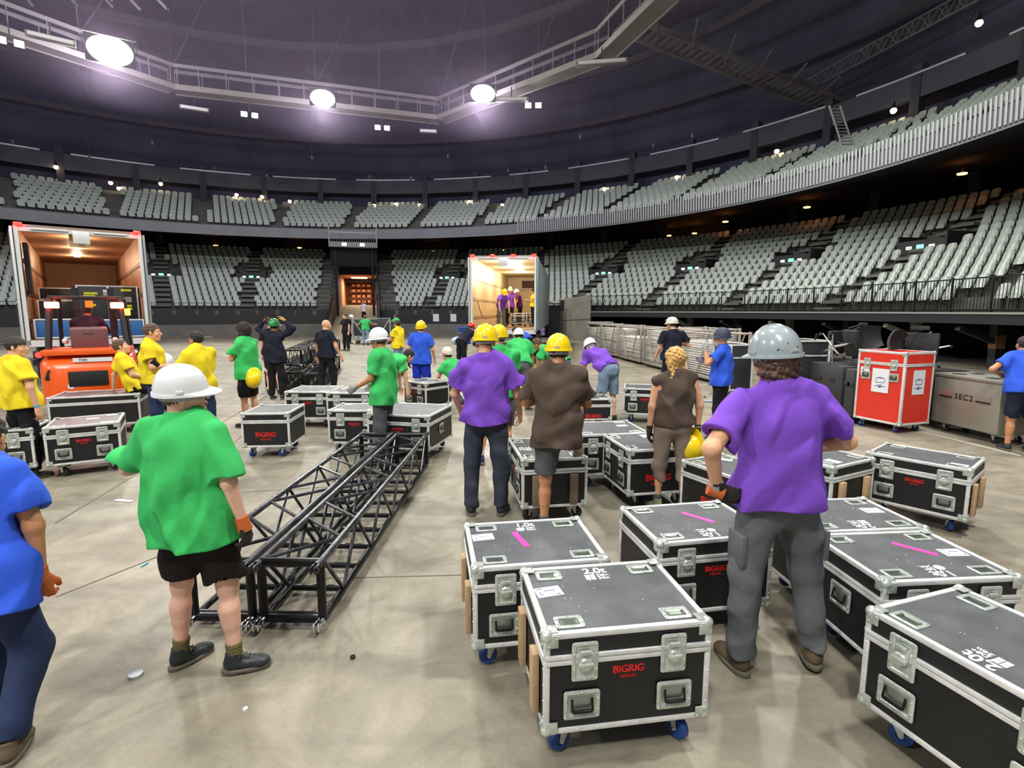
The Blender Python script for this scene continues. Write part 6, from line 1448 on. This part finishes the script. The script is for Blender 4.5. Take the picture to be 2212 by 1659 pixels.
# ================================================================== TRAILERS, FORKLIFT, CARTS
M_TRW = mat('trailer_white', (205, 208, 208), .4, .1, .05, 20); M_TRG = mat('trailer_grey', (132, 146, 150), .45, .1)
M_REDL = mat('red_lamp', (255, 20, 16), .4, emit=16); M_REDLW = mat('hot_red_lamp', (255, 60, 40), .4, emit=40); M_AMB = mat('amber_lamp', (255, 120, 20), .4, emit=8)
def trailer(label, x, y, yaw, wall_m, ceil_m, floor_m, light_col, light_w, rail_m, nlamp=4, L=12.5, W=2.5, door_ang=(178, 172), z0=1.2, z1=3.9, back_unit=True):
    r_ = empty('semi_trailer', (x, y, 0), yaw, label, 'trailer')
    t = .05
    b = MB(); b.box((W / 2, L / 2, z0 - .06), (W, L, .12)); b.build('load_floor', floor_m, r_)
    for xx, nm in ((t / 2, 'l'), (W - t / 2, 'r')):
        o = MB().box((xx, L / 2, (z0 + z1) / 2), (t, L, z1 - z0)).build('side_wall', wall_m, r_)
        sg = 1 if nm == 'l' else -1
        MB().box((xx - sg * .035, L / 2, (z0 + z1) / 2 - .03), (.02, L, z1 - z0 + .1)).build('outer_skin', M_TRG, o)
        for zz in (z0 + .45, z0 + 1.15, z0 + 1.95): MB().box((xx + sg * .035, L / 2, zz), (.02, L - .3, .10)).build('lashing_rail', rail_m, o)
    o = MB().box((W / 2, L - t / 2, (z0 + z1) / 2), (W, t, z1 - z0)).build('front_wall', wall_m, r_)
    if back_unit:
        MB().bbox((W * .62, L - .12, z1 - .42), (1.3, .16, .42), .03).build('vent_unit', mat('vent_brown', (78, 48, 34), .6), o); MB().box((W / 2, L - .09, z0 + 1.95), (W - .1, .03, .12)).build('lashing_rail', rail_m, o)
        MB().box((W / 2, L - .09, z1 - .75), (W - .1, .05, .05)).build('ledge', wall_m, o)
    o = MB().box((W / 2, L / 2, z1 + .03), (W, L, .06)).build('roof', ceil_m, r_)
    b = MB(); b.box((W / 2, .06, z1 - .02), (W, .12, .16))
    for xx in (.03, W - .03): b.box((xx, .05, (z0 + z1) / 2 - .05), (.07, .14, z1 - z0 + .2))
    b.box((W / 2, .05, z0 - .10), (W, .14, .16)); b.build('rear_frame', M_TRW, r_)
    b = MB()
    for k in (-.6, .6): b.bbox((W / 2 + k, -.03, z1 - .03), (.7, .03, .05), .008)
    b.bbox((W / 2, -.03, z1 - .18), (.34, .04, .3), .02); b.build('latch_bar', M_TRW, r_)
    # doors folded back along the sides
    for xx, ang in ((0, door_ang[0]), (W, -door_ang[1])):
        d = obj('door', MB().bbox((W / 4 if xx == 0 else -W / 4, 0, (z0 + z1) / 2), (W / 2, .05, z1 - z0), .01).mesh('door', M_TRG if xx else M_TRW, 35), r_, (xx + (-.06 if xx == 0 else .06), -.02, 0), (0, 0, R(ang * .5 * 1.0)))
        bars = MB(); sg = 1 if xx == 0 else -1
        for k in (.25, .9): bars.tube((sg * k, .05, z0 + .05), (sg * k, .05, z1 - .05), .016, 8); bars.bbox((sg * k, .05, z0 + .9), (.14, .04, .05), .006)
        bars.build('locking_bar', M_CHROME, d)
    for k in range(nlamp):
        xx = .08 + (W - .16) * k / (nlamp - 1); o = MB().bbox((xx, -.05, z1 + .06), (.16, .05, .07), .02).build('marker_lamp', M_REDL, r_)
    for xx in (.35, W - .35):
        b = MB(); b.bbox((xx, -.02, .82), (.55, .06, .2), .02); o = b.build('tail_light_housing', M_DARK, r_)
        for k in (-.17, .17): MB().tube((xx + k, -.055, .82), (xx + k, -.07, .82), .07, 12).build('tail_lamp', M_REDL, o)
        MB().tube((xx, -.055, .82), (xx, -.07, .82), .05, 12).build('reverse_lamp', mat('lamp_white', (230, 225, 220), .4), o)
    b = MB(); b.box((W / 2, .1, .62), (W - .1, .1, .14)); b.box((.5, .1, .85), (.08, .08, .4)); b.box((W - .5, .1, .85), (.08, .08, .4)); b.build('underrun_bar', M_DARK, r_)
    for yy in (2.0, 3.3, 4.6):
        for xx in (.2, W - .2): MB().lathe([(.2, -.15), (.46, -.15), (.5, -.1), (.5, .1), (.46, .15), (.2, .15), (.19, 0), (.2, -.15)], (xx, yy, .5), 22, rot=Matrix.Rotation(R(90), 3, 'Y')).build('wheel', M_RUB, r_)
    b = MB(); b.box((W / 2, L / 2, .98), (1.0, L, .2)); b.box((W / 2, L - 2, .5), (.4, .3, 1.0)); b.build('chassis', M_DARK, r_)
    M_CL = mat('trailer_ceiling_lamp_' + label[:4], (255, 226, 180), .5, emit=10)
    for k in range(3):
        yy = 1.6 + k * (L - 3) / 3
        MB().lathe([(.01, z1 - .05), (.09, z1 - .05), (.1, z1)], (W / 2 - .1, yy, 0), 12).build('ceiling_lamp', M_CL, r_)
        l = bpy.data.lights.new('trailer_lamp', 'POINT'); l.energy = light_w; l.color = light_col; l.shadow_soft_size = .12
        lo = bpy.data.objects.new('trailer_lamp', l); C.objects.link(lo); lo.parent = r_; lo.location = (W / 2 - .1, yy, z1 - .25)
    return r_
cream = mat('trailer_cream_wall', (214, 190, 150), .45, 0, .04, 6, .05, 1.2); creamc = mat('trailer_cream_ceiling', (214, 198, 168), .5)
orng = mat('trailer_ply_wall', (190, 142, 110), .45, 0, .04, 6, .08, 1.0); orngc = mat('trailer_ply_ceiling', (196, 156, 126), .5)
tr = trailer('white trailer with open doors and lit cream interior, people inside, right of the tunnel', -1.58, 20.75, R(-6.0), cream, creamc, mat('trailer_floor_wood', (120, 94, 64), .6, 0, .1, 20, .15, 2), (1, .84, .62), 130, mat('rail_beige', (168, 148, 118), .5))
tl = trailer('trailer with orange-lit wooden interior and red corner lamps at the far left', -11.85, 13.15, R(38.5), orng, orngc, mat('trailer_floor_brown', (92, 62, 44), .6), (1, .66, .42), 38, mat('rail_brown', (118, 82, 62), .5), nlamp=2, back_unit=False)
o = MB().bbox((1.2, .3, 3.68), (.4, .05, .34), .02).build('notice_board', mat('notice_cream', (232, 200, 150), .6), tl)
def in_trailer(root, x, y, z=1.2, rz=0):
    w = Matrix.Translation(root.location) @ Matrix.Rotation(root.rotation_euler.z, 4, 'Z') @ Vector((x, y, z)); return (w.x, w.y, w.z), root.rotation_euler.z + rz
def crate(label, root, x, y, w, d, h, m, z=1.2, rz=0, labels=None, name='flight_case', edge=True):
    p, a = in_trailer(root, x, y, z, rz); r_ = empty(name, p, a, label, 'flight case')
    MB().bbox((0, 0, h / 2), (w, d, h), .01).build('body', m, r_)
    b = MB()
    for sx in (-1, 1):
        for sy in (-1, 1): b.bbox((sx * w / 2, sy * d / 2, h / 2), (.035, .035, h), .004)
    for zz in (.02, h - .02): 
        for sy in (-1, 1): b.bbox((0, sy * d / 2, zz), (w, .035, .035), .004)
        for sx in (-1, 1): b.bbox((sx * w / 2, 0, zz), (.035, d, .035), .004)
    if labels: b.bbox((0, -d / 2, h * .5), (.05, .03, h), .004)
    b.build('edging', M_ALU, r_)
    if labels:
        b = MB(); b.bbox((0, -d / 2 - .02, h - .2), (.22, .03, .16), .02); b.build('latch', M_STEEL, r_)
        for (lx, lz, lw) in labels: MB().box((lx, -d / 2 - .008, lz), (lw, .004, .06)).build('yellow_label', mat('label_yellow', (226, 226, 40), .5), r_)
        MB().box((.42, -d / 2 - .008, h - .38), (.22, .004, .15)).build('grey_label', mat('label_grey', (160, 160, 158), .6), r_)
    return r_
crate('tall black flight case with yellow labels inside the left trailer', tl, 1.72, 1.6, 1.35, .6, 1.4, M_BLKC, labels=[(-.38, 1.18, .30), (-.42, 1.10, .26), (-.38, .86, .18), (.42, 1.28, .24), (.40, .84, .24), (.42, .76, .22)])
crate('blue flight case with silver edges at the sill of the left trailer', tl, 1.85, .45, 1.1, .6, .48, mat('blue_laminate', (44, 96, 158), .45))
crate('blue flight case at the left side of the left trailer sill', tl, .55, .6, .8, .6, .5, mat('blue_laminate', (44, 96, 158), .45))
crate('dark flight case deep inside the left trailer, left of the labelled one', tl, .62, 2.6, .9, .6, 1.0, M_BLKC)
crate('dark amplifier-sized case stacked on the deep case inside the left trailer', tl, .62, 2.6, .8, .5, .35, M_BLKC, z=2.2)
hb = tag(MB().bbox((0, 0, 0), (.10, .5, 1.25), .05).build('figure_stand_in', mat('figure_dark', (42, 46, 52), .9, 0, .3, 10)), 'dark blanket standing in for a blurred figure at the inner left wall of the left trailer', 'silhouette')  # plain slab put in place of a blurred dark figure
p, a = in_trailer(tl, .14, .7, 2.95); hb.location = p; hb.rotation_euler = (0, 0, a)
c_ = flight_case('flight_case', 'black flight case at the feet of the people inside the right trailer', FC, (0, 0), R(0), .72, .58, logo=None, casters=ME_CASTD); p, a = in_trailer(tr, 1.55, 3.6); c_.location = p; c_.rotation_euler = (0, 0, a)
c_ = flight_case('flight_case', 'second black flight case deeper inside the right trailer', FC, (0, 0), R(0), .60, .58, logo=None, casters=ME_CASTD); p, a = in_trailer(tr, 2.1, 5.2, 1.2); c_.location = p; c_.rotation_euler = (0, 0, a)
st = MB(); pts = [(.08, 1.2, 2.30), (.12, 1.3, 2.0), (.2, 1.45, 1.7), (.35, 1.6, 1.55)]; st.path([in_trailer(tr, *q[:2], q[2])[0] for q in pts], .02, 6)
tag(st.build('lashing_strap', mat('strap_yellow_brown', (150, 110, 60), .8)), 'loose strap hanging on the inner left wall of the right trailer', 'strap')
mr = empty('truck_mirror', in_trailer(tr, 3.35, 11.0, 2.2)[0], R(-6), 'black mirror of the truck cab seen beside the right trailer', 'mirror')
MB().bbox((0, 0, 0), (.22, .12, .6), .03).build('mirror_housing', M_RUB, mr); MB().path([(-.3, .1, .38), (0, .05, .38), (.08, 0, .3)], .03, 6).build('bracket', M_TRW, mr)
MB().box((-.55, .1, .2), (.5, .1, .12)).build('mount', M_TRW, mr)

# ---------------------------------------------------------------- orange forklift seen from behind (its rear is -y)
M_ORG = mat('forklift_orange', (236, 92, 18), .35, 0, .03, 10, .04, 2, coat=.3); M_SEATG = mat('seat_vinyl', (92, 76, 80), .55)
fk = empty('forklift', (-7.75, 9.9, 0), R(32), 'orange forklift at the left, seen from behind with red work lights', 'forklift')
def loft(b, secs, mi=0):
    """secs: list of (y, [(x,z)...]) closed sections"""
    n = len(secs[0][1]); vs = [(x, y, z) for y, s_ in secs for x, z in s_]
    fs = [(k * n + i, k * n + (i + 1) % n, (k + 1) * n + (i + 1) % n, (k + 1) * n + i) for k in range(len(secs) - 1) for i in range(n)]
    fs += [tuple(range(n))[::-1], tuple(range((len(secs) - 1) * n, len(secs) * n))]; b.add(vs, fs, mi)
def rrect(W, z0, z1, rad, n=4):
    P_ = []
    for cx, cz, a0 in ((W / 2 - rad, z1 - rad, 0), (-W / 2 + rad, z1 - rad, 90), (-W / 2 + rad, z0 + rad, 180), (W / 2 - rad, z0 + rad, 270)):
        for i in range(n): a = R(a0 + 90 * i / (n - 1)); P_.append((cx + rad * math.cos(a), cz + rad * math.sin(a)))
    return P_
b = MB(); loft(b, [(-.78, rrect(1.0, .35, .92, .1)), (-.72, rrect(1.22, .26, 1.02, .14)), (-.55, rrect(1.34, .22, 1.12, .16)), (-.1, rrect(1.34, .22, 1.16, .14)), (.35, rrect(1.30, .25, 1.14, .1))]); b.build('counterweight', M_ORG, fk, smooth=50)
b = MB(); b.bbox((0, -.77, .74), (.55, .06, .26), .04); b.bbox((-.46, -.74, .80), (.22, .06, .18), .03, rot=Matrix.Rotation(R(18), 3, 'Y')); b.bbox((.46, -.74, .80), (.22, .06, .18), .03, rot=Matrix.Rotation(R(-18), 3, 'Y')); b.build('grille', M_RUB, fk)
b = MB(); b.bbox((0, -.2, 1.19), (1.25, 1.0, .10), .05); b.build('hood', M_ORG, fk)
MB().box((.08, -.735, 1.06), (.55, .02, .07)).build('maker_plate', M_PAPER, fk)
pl = obj('plate_lettering', text_mesh('TVH', .06, M_DARK, .001), fk, (-.06, -.748, 1.06), (PI / 2, 0, 0))
MB().lathe([(.001, 0), (.05, 0)], (-.25, -.785, .62), 16, rot=Matrix.Rotation(R(90), 3, 'X')).build('round_sticker', M_PAPER, fk)
b = MB(); b.bbox((0, -.12, 1.38), (.54, .16, .46), .07, rot=Matrix.Rotation(R(8), 3, 'X')); b.bbox((0, .18, 1.22), (.5, .5, .14), .05); o = b.build('seat', M_SEATG, fk, smooth=60)
b = MB(); b.box((0, -.215, 1.53), (.16, .01, .02)); b.box((0, -.212, 1.49), (.16, .01, .02)); b.build('seat_slot', M_RUB, o)
for sx in (-1, 1):
    b = MB(); b.bar((sx * .56, -.35, 1.2), (sx * .50, -.15, 2.12), .07, .09); b.build('rear_post', M_DARK, fk)
    b = MB(); b.bar((sx * .56, .95, .9), (sx * .50, .75, 2.12), .06, .08); b.build('front_post', M_DARK, fk)
    MB().ball((sx * .36, -.02, 1.36), .055, 10).build('seat_side_cap', M_TRW, fk)
    o = MB().bbox((sx * .46, -.26, 2.0), (.20, .08, .11), .03).build('work_light', M_REDLW, fk)
    MB().bar((sx * .28, 1.15, .2), (sx * .28, 1.15, 2.35), .12, .12).build('mast_rail', M_DARK, fk)
    MB().bbox((sx * .25, 1.75, .08), (.12, 1.1, .04), .01).build('fork', M_DARK, fk)
    MB().lathe([(.12, -.12), (.27, -.12), (.3, -.08), (.3, .08), (.27, .12), (.12, .12), (.11, 0), (.12, -.12)], (sx * .58, .75, .30), 20, rot=Matrix.Rotation(R(90), 3, 'Y')).build('wheel', M_RUB, fk)
    MB().lathe([(.1, -.1), (.22, -.1), (.24, -.06), (.24, .06), (.22, .1), (.1, .1), (.09, 0), (.1, -.1)], (sx * .48, -.35, .24), 18, rot=Matrix.Rotation(R(90), 3, 'Y')).build('wheel', M_RUB, fk)
b = MB(); b.bbox((0, .3, 2.14), (1.05, .06, .04), .01); b.bbox((0, -.15, 2.14), (1.05, .06, .05), .01); b.bbox((0, .75, 2.14), (1.05, .06, .05), .01)
for k in range(7): b.bar((-.45 + k * .15, -.15, 2.14), (-.45 + k * .15, .75, 2.14), .03, .04)
for s in (-1, 1): b.bar((s * .5, -.15, 2.14), (s * .5, .75, 2.14), .06, .06)
b.build('overhead_guard', M_DARK, fk)
MB().tube((.58, -.12, 1.82), (.58, -.12, 1.94), .06, 12).build('beacon', mat('beacon_orange', (255, 90, 20), .4, emit=30), fk)
MB().box((.05, -.20, 2.02), (.11, .02, .12)).build('orange_tag', mat('tag_orange', (240, 140, 30), .6), fk)
for sx in (-1, 1):
    l = bpy.data.lights.new('red_work_lamp', 'POINT'); l.energy = 4; l.color = (1, .08, .04); l.shadow_soft_size = .06; lo = bpy.data.objects.new('red_work_lamp', l); C.objects.link(lo); lo.parent = fk; lo.location = (sx * .46, -.36, 2.0)
person('person in dark clothes driving the orange forklift, back to us', (-7.86, 10.02), R(32), 1.70, skin='brown', hair='black', hairstyle='short', shirt=cloth('plum_black', (40, 30, 44)), pants=BLACKC, sleeve=1.5, pelvis_z=1.26, seed=301, armL=((.3, .7, -.7), (0, 1, .1)), armR=((.3, .7, -.7), (0, 1, .1)),
       legs={'L': ((.10, 1, -.1), (.02, .2, -1), 0), 'R': ((.10, 1, -.1), (.02, .2, -1), 0)})

# ---------------------------------------------------------------- barrier carts
M_GALV = mat('galvanised_tube', (196, 192, 184), .5, .15, .1, 30, .12, 5); M_GALVD = mat('galvanised_frame', (168, 158, 148), .5, .15, .1, 30, .12, 5)
bar_b = MB()   # one crowd barrier panel lying flat, 2.1 x .95
for s in (-.46, .46): bar_b.tube((-1.03, s, 0), (1.03, s, 0), .021, 8)
for s in (-1.03, 1.03): bar_b.tube((s, -.46, 0), (s, .46, 0), .021, 8)
for k in range(13): bar_b.tube((-.93 + k * .155, -.46, 0), (-.93 + k * .155, .46, 0), .009, 5)
ME_BARR = bar_b.mesh('barrier_panel', M_GALV, 50)
def barrier_cart(label, x, y, yaw, n, where, H_=1.25):
    r_ = empty('barrier_cart', (x, y, 0), yaw, label, 'cart')
    b = MB(); b.bbox((0, 0, .16), (2.3, 1.1, .06), .01)
    for s in (-.5, .5): b.bbox((0, s, .14), (2.3, .08, .1), .01)
    b.build('base_frame', M_GALVD, r_)
    for sx in (-1.12, 1.12):
        for sy in (-.5, .5): MB().bbox((sx, sy, .15 + H_ / 2), (.07, .07, H_ - .1), .008).build('corner_post', M_GALVD, r_)
    for sy in (-.52, .52):
        b = MB(); b.tube((-1.12, sy, H_ + .05), (1.12, sy, H_ + .05), .025, 8); b.tube((-.85, sy, H_ + .05), (-.25, sy, .2), .022, 8); b.tube((.85, sy, H_ + .05), (.25, sy, .2), .022, 8); b.build('side_brace', M_GALVD, r_)
    for sx in (-1.12, 1.12): b = MB(); b.tube((sx, -.5, H_ + .05), (sx, .5, H_ + .05), .025, 8); b.tube((sx, -.45, .2), (sx, .45, H_), .02, 8); b.build('end_brace', M_GALVD, r_)
    for sx in (-.95, .95):
        for sy in (-.4, .4): cz = obj('caster', ME_CASTD[0], r_, (sx, sy, -.01)); obj('wheel', ME_CASTD[1], cz)
    for k in range(n):
        zz = .225 + k * .062; o = obj('crowd_barrier', ME_BARR); o.location = (x + rnd.uniform(-.015, .015), y + rnd.uniform(-.015, .015), zz); o.rotation_euler = (0, 0, yaw + R(rnd.uniform(-.4, .4)))
        tag(o, 'galvanised barrier panel lying in the stack on the %s' % where, 'barrier', 'barrier panels stacked on the %s' % where)
ya = math.atan2(20.9 - 14, 4.3 - 5.25)
dv = Vector((4.3 - 5.25, 20.9 - 14, 0)).normalized()
for k, (s, off, n, lab, wh) in enumerate(((1.2, .52, 14, 'barrier cart nearest the camera, loosely filled, right of the dark-shirted person', 'nearest barrier cart'), (3.75, .52, 17, 'barrier cart filled to the top behind the dark-shirted person', 'barrier cart behind the dark-shirted person'),
        (6.3, .52, 12, 'barrier cart with slanting braces and yellow tag, third from the camera', 'third barrier cart'), (8.85, .52, 16, 'barrier cart fourth from the camera in the row', 'fourth barrier cart'), (11.4, .6, 15, 'farthest barrier cart of the row beneath the raised deck', 'farthest barrier cart'),
        (4.2, 2.0, 16, 'barrier cart of the rear row behind the dark-shirted person', 'rear-row barrier cart'))):
    p = Vector((5.25, 13.9, 0)) + dv * s + Vector((dv.y, -dv.x, 0)) * off; barrier_cart(lab, p.x, p.y, ya, n, wh)
fr = empty('framed_dark_panel', (4.35, 26.5, 0), R(5), 'dark panel in a pale tube frame left of the barrier carts', 'panel')
b = MB(); b.path([(-.6, 0, 0), (-.6, 0, 1.35), (.6, 0, 1.35), (.6, 0, 0)], .03, 6); b.build('tube_frame', M_RAILW, fr); MB().box((0, 0, .95), (1.15, .03, .7)).build('panel', M_DARK, fr)

# ---------------------------------------------------------------- stacked trusses further back
G = None
for lab, A_, B_, lf in (('black box truss at the lower left of the far truss stack', (-5.75, 12.9), (-6.9, 17.6), 0), ('black box truss at the lower right of the far truss stack', (-5.20, 12.7), (-6.35, 17.4), 0),
                        ('black box truss leaning at the right of the far truss stack', (-4.62, 12.5), (-5.75, 17.2), 0), ('black box truss on top of the far truss stack, left', (-5.60, 13.7), (-6.75, 18.4), .47),
                        ('black box truss on top of the far truss stack, right', (-5.02, 13.9), (-6.17, 18.6), .47)):
    truss('box_truss', lab, A_, B_, w=.38, hgt=.38, cells=6, lift=lf, worn=(lf > 0), rr=.026)
# ---------------------------------------------------------------- ramp cart
rc = empty('deck_cart', (-8.05, 31.0, 0), R(6), 'black stage-deck cart with white frame pushed at the foot of the ramp', 'cart')
b = MB(); b.bbox((0, .3, .95), (2.0, .9, .9), .02); b.build('deck_stack', M_BLKC, rc)
b = MB()
for sx in (-1.05, 1.05): b.bar((sx, -.2, .25), (sx, -.2, 1.5), .07, .07)
b.bar((-1.05, -.2, .28), (1.05, -.2, .28), .08, .08); b.bar((-1.05, -.2, 1.45), (-.3, -.2, .3), .06, .06); b.bar((1.05, -.2, 1.45), (.3, -.2, .3), .06, .06); b.bar((-1.05, -.2, 1.48), (1.05, -.2, 1.48), .05, .05)
b.bbox((0, .3, .45), (2.1, 1.0, .08), .01); b.build('frame', M_RAILW, rc)
for sx in (-.9, .9):
    for sy in (-.1, .7): cz = obj('caster', ME_CASTD[0], rc, (sx, sy, 0)); cz.scale = (1.6, 1.6, 2.6); obj('wheel', ME_CASTD[1], cz)
# ---------------------------------------------------------------- office chairs on the trunks
def office_chair(label, loc, rz, tip):
    r_ = empty('office_chair', loc, 0, label, 'chair'); r_.rotation_euler = (R(tip[0]), R(tip[1]), rz)
    b = MB(); b.bbox((0, 0, .46), (.48, .46, .08), .035); b.build('seat', M_RUB, r_, smooth=60)
    b = MB(); n = 6; vs = []
    for j in range(7):
        v = j / 6; z_ = .55 + .55 * v; wd = .235 * (1 - .25 * max(0, v - .6) / .4) * (.85 + .15 * min(1, v * 3))
        for i in range(n + 1): u = i / n * 2 - 1; vs.append((u * wd, .24 + .06 * v - .06 * u * u + .02 * math.sin(v * 4), z_))
    F_ = [(j * (n + 1) + i, j * (n + 1) + i + 1, (j + 1) * (n + 1) + i + 1, (j + 1) * (n + 1) + i) for j in range(6) for i in range(n)]
    o_ = len(vs); b.add(vs + [(x, y + .035, z) for x, y, z in vs], F_ + [tuple(o_ + q for q in f[::-1]) for f in F_] + [(j * 7, (j + 1) * 7, o_ + (j + 1) * 7, o_ + j * 7) for j in range(6)] + [((j + 1) * 7 + 6, j * 7 + 6, o_ + j * 7 + 6, o_ + (j + 1) * 7 + 6) for j in range(6)] + [(42 + i + 1, 42 + i, o_ + 42 + i, o_ + 43 + i) for i in range(6)])
    b.bar((0, .24, .48), (0, .30, .75), .06, .02); b.build('backrest', M_PLASTIC_DG, r_, smooth=60)
    for sx in (-1, 1): b = MB(); b.tube((sx * .27, .05, .45), (sx * .29, .05, .66), .016, 8); b.bbox((sx * .29, .0, .68), (.07, .25, .03), .012); b.build('armrest', M_RUB, r_)
    b = MB(); b.tube((0, 0, .10), (0, 0, .42), .028, 10)
    for k in range(5): a = 2 * PI * k / 5; b.tube((0, 0, .12), (.31 * math.cos(a), .31 * math.sin(a), .075), .022, 8, .014)
    b.build('star_base', M_CHROME, r_)
    for k in range(5): a = 2 * PI * k / 5; MB().tube((.31 * math.cos(a) - .012 * math.sin(a), .31 * math.sin(a) + .012 * math.cos(a), .03), (.31 * math.cos(a) + .02 * math.sin(a), .31 * math.sin(a) - .02 * math.cos(a), .03), .028, 10).build('caster', M_RUB, r_)
plain_trunk('equipment_trunk', 'black trunk behind the grey chest carrying an overturned chair', 6.85, 9.85, R(-90), 1.05, .7, .92, M_BLKC)
office_chair('black office chair lying on its back on the worn trunk, star base to the left', (5.62, 9.62, 1.23), R(-5), (0, 78))
office_chair('black office chair lying on the trunks behind the red case', (6.62, 10.3, 1.20), R(20), (-80, 0))
office_chair('black office chair lying on the trunk behind the grey chest', (7.1, 9.15, 1.22), R(40), (0, -80))
# blue bin and plastic bag by the trailer
bn = empty('waste_bin', (-2.75, 31.5, 0), 0, 'blue waste bin standing left of the right-hand trailer', 'bin'); MB().box((0, 0, .45), (.6, .6, .9), None, 0, 1.12).build('tub', mat('bin_blue', (24, 66, 170), .5), bn); MB().bbox((0, 0, .93), (.72, .72, .06), .02).build('rim', mat('bin_blue', (24, 66, 170), .5), bn)
b = MB(); b.ball((0, 0, .22), .32, 12, sc=(1.3, .8, .75)); b.ball((.15, 0, .5), .16, 10, sc=(.8, .8, 1.2)); tag(b.build('plastic_bag', mat('clear_bag', (170, 190, 205), .3), loc=(-3.05, 30.6, 0)), 'pale blue plastic bag of rubbish beside the blue bin', 'bag')
# posters on the fascia by the tunnel
for i, (px, py, lab) in enumerate(((980, 682, 'small pale poster on the black fascia left of the right trailer'), (939, 690, 'white notice with a hand sign on the fascia'))):
    X_, Z_ = at(px, py, 43.5); t_ = math.atan2(43.5 - CY, X_ - CX); q = pol(t_, RL0 - .04, 1.35)
    o = MB().box((0, 0, 0), (.03, .5, .6)).build('poster', M_PAPER, loc=q, rot=(0, 0, t_)); tag(o, lab, 'poster')
# litter on the floor
LIT = [(293, 1455, .034, .03, 'round white paper plate lying left of the stout person', M_PAPER, 'disc'), (268, 1080, .10, .01, 'thin white strip of paper near the left cases', M_PAPER, 'box'), (312, 1218, .03, .02, 'small light-blue scrap beside the stout person', mat('scrap_blue', (120, 190, 220), .6), 'box'),
       (1374, 832, .10, .02, 'white tape roll end lying beyond the bent person in purple', M_PAPER, 'box'), (1533, 868, .12, .05, 'crumpled clear bottle on the floor right of the blond person', mat('clear_bag', (170, 190, 205), .3), 'bottle'), (1522, 857, .08, .02, 'dark scrap on the floor right of the blond person', M_DARK, 'box'),
       (488, 772, .18, .06, 'white crumpled paper beyond the yellow shirts', M_PAPER, 'box'), (1570, 1065, .02, .01, 'tiny dark washer near the cases', M_DARK, 'disc'), (762, 1418, .014, .01, 'dark round spot of gum on the floor', M_DARK, 'disc'), (450, 728, .25, .06, 'white scrap near the curb at the left', M_PAPER, 'box'),
       (530, 1590 - 60, .012, .01, 'tiny white crumb on the floor in the left foreground', M_PAPER, 'disc'), (620, 850, .05, .02, 'grey scrap beside the small flight case', M_TRUSS, 'box')]
for (px, py, sz, hh, lab, m_, kd) in LIT:
    q = unproj(px, py, .01)
    if kd == 'disc': b = MB().lathe([(.001, .006), (sz * .8, .006), (sz, .012), (sz, 0), (.001, 0)], n=16)
    elif kd == 'bottle': b = MB().tube((-sz, 0, .03), (sz, .02, .03), .03, 10, .018)
    else: b = MB().bbox((0, 0, hh * .25 + .002), (sz * 2, sz * .5, hh * .5), .002, rot=None)
    tag(b.build('litter_scrap', m_, loc=(q[0], q[1], 0), rot=(0, 0, rnd.uniform(0, 3))), lab, 'litter')
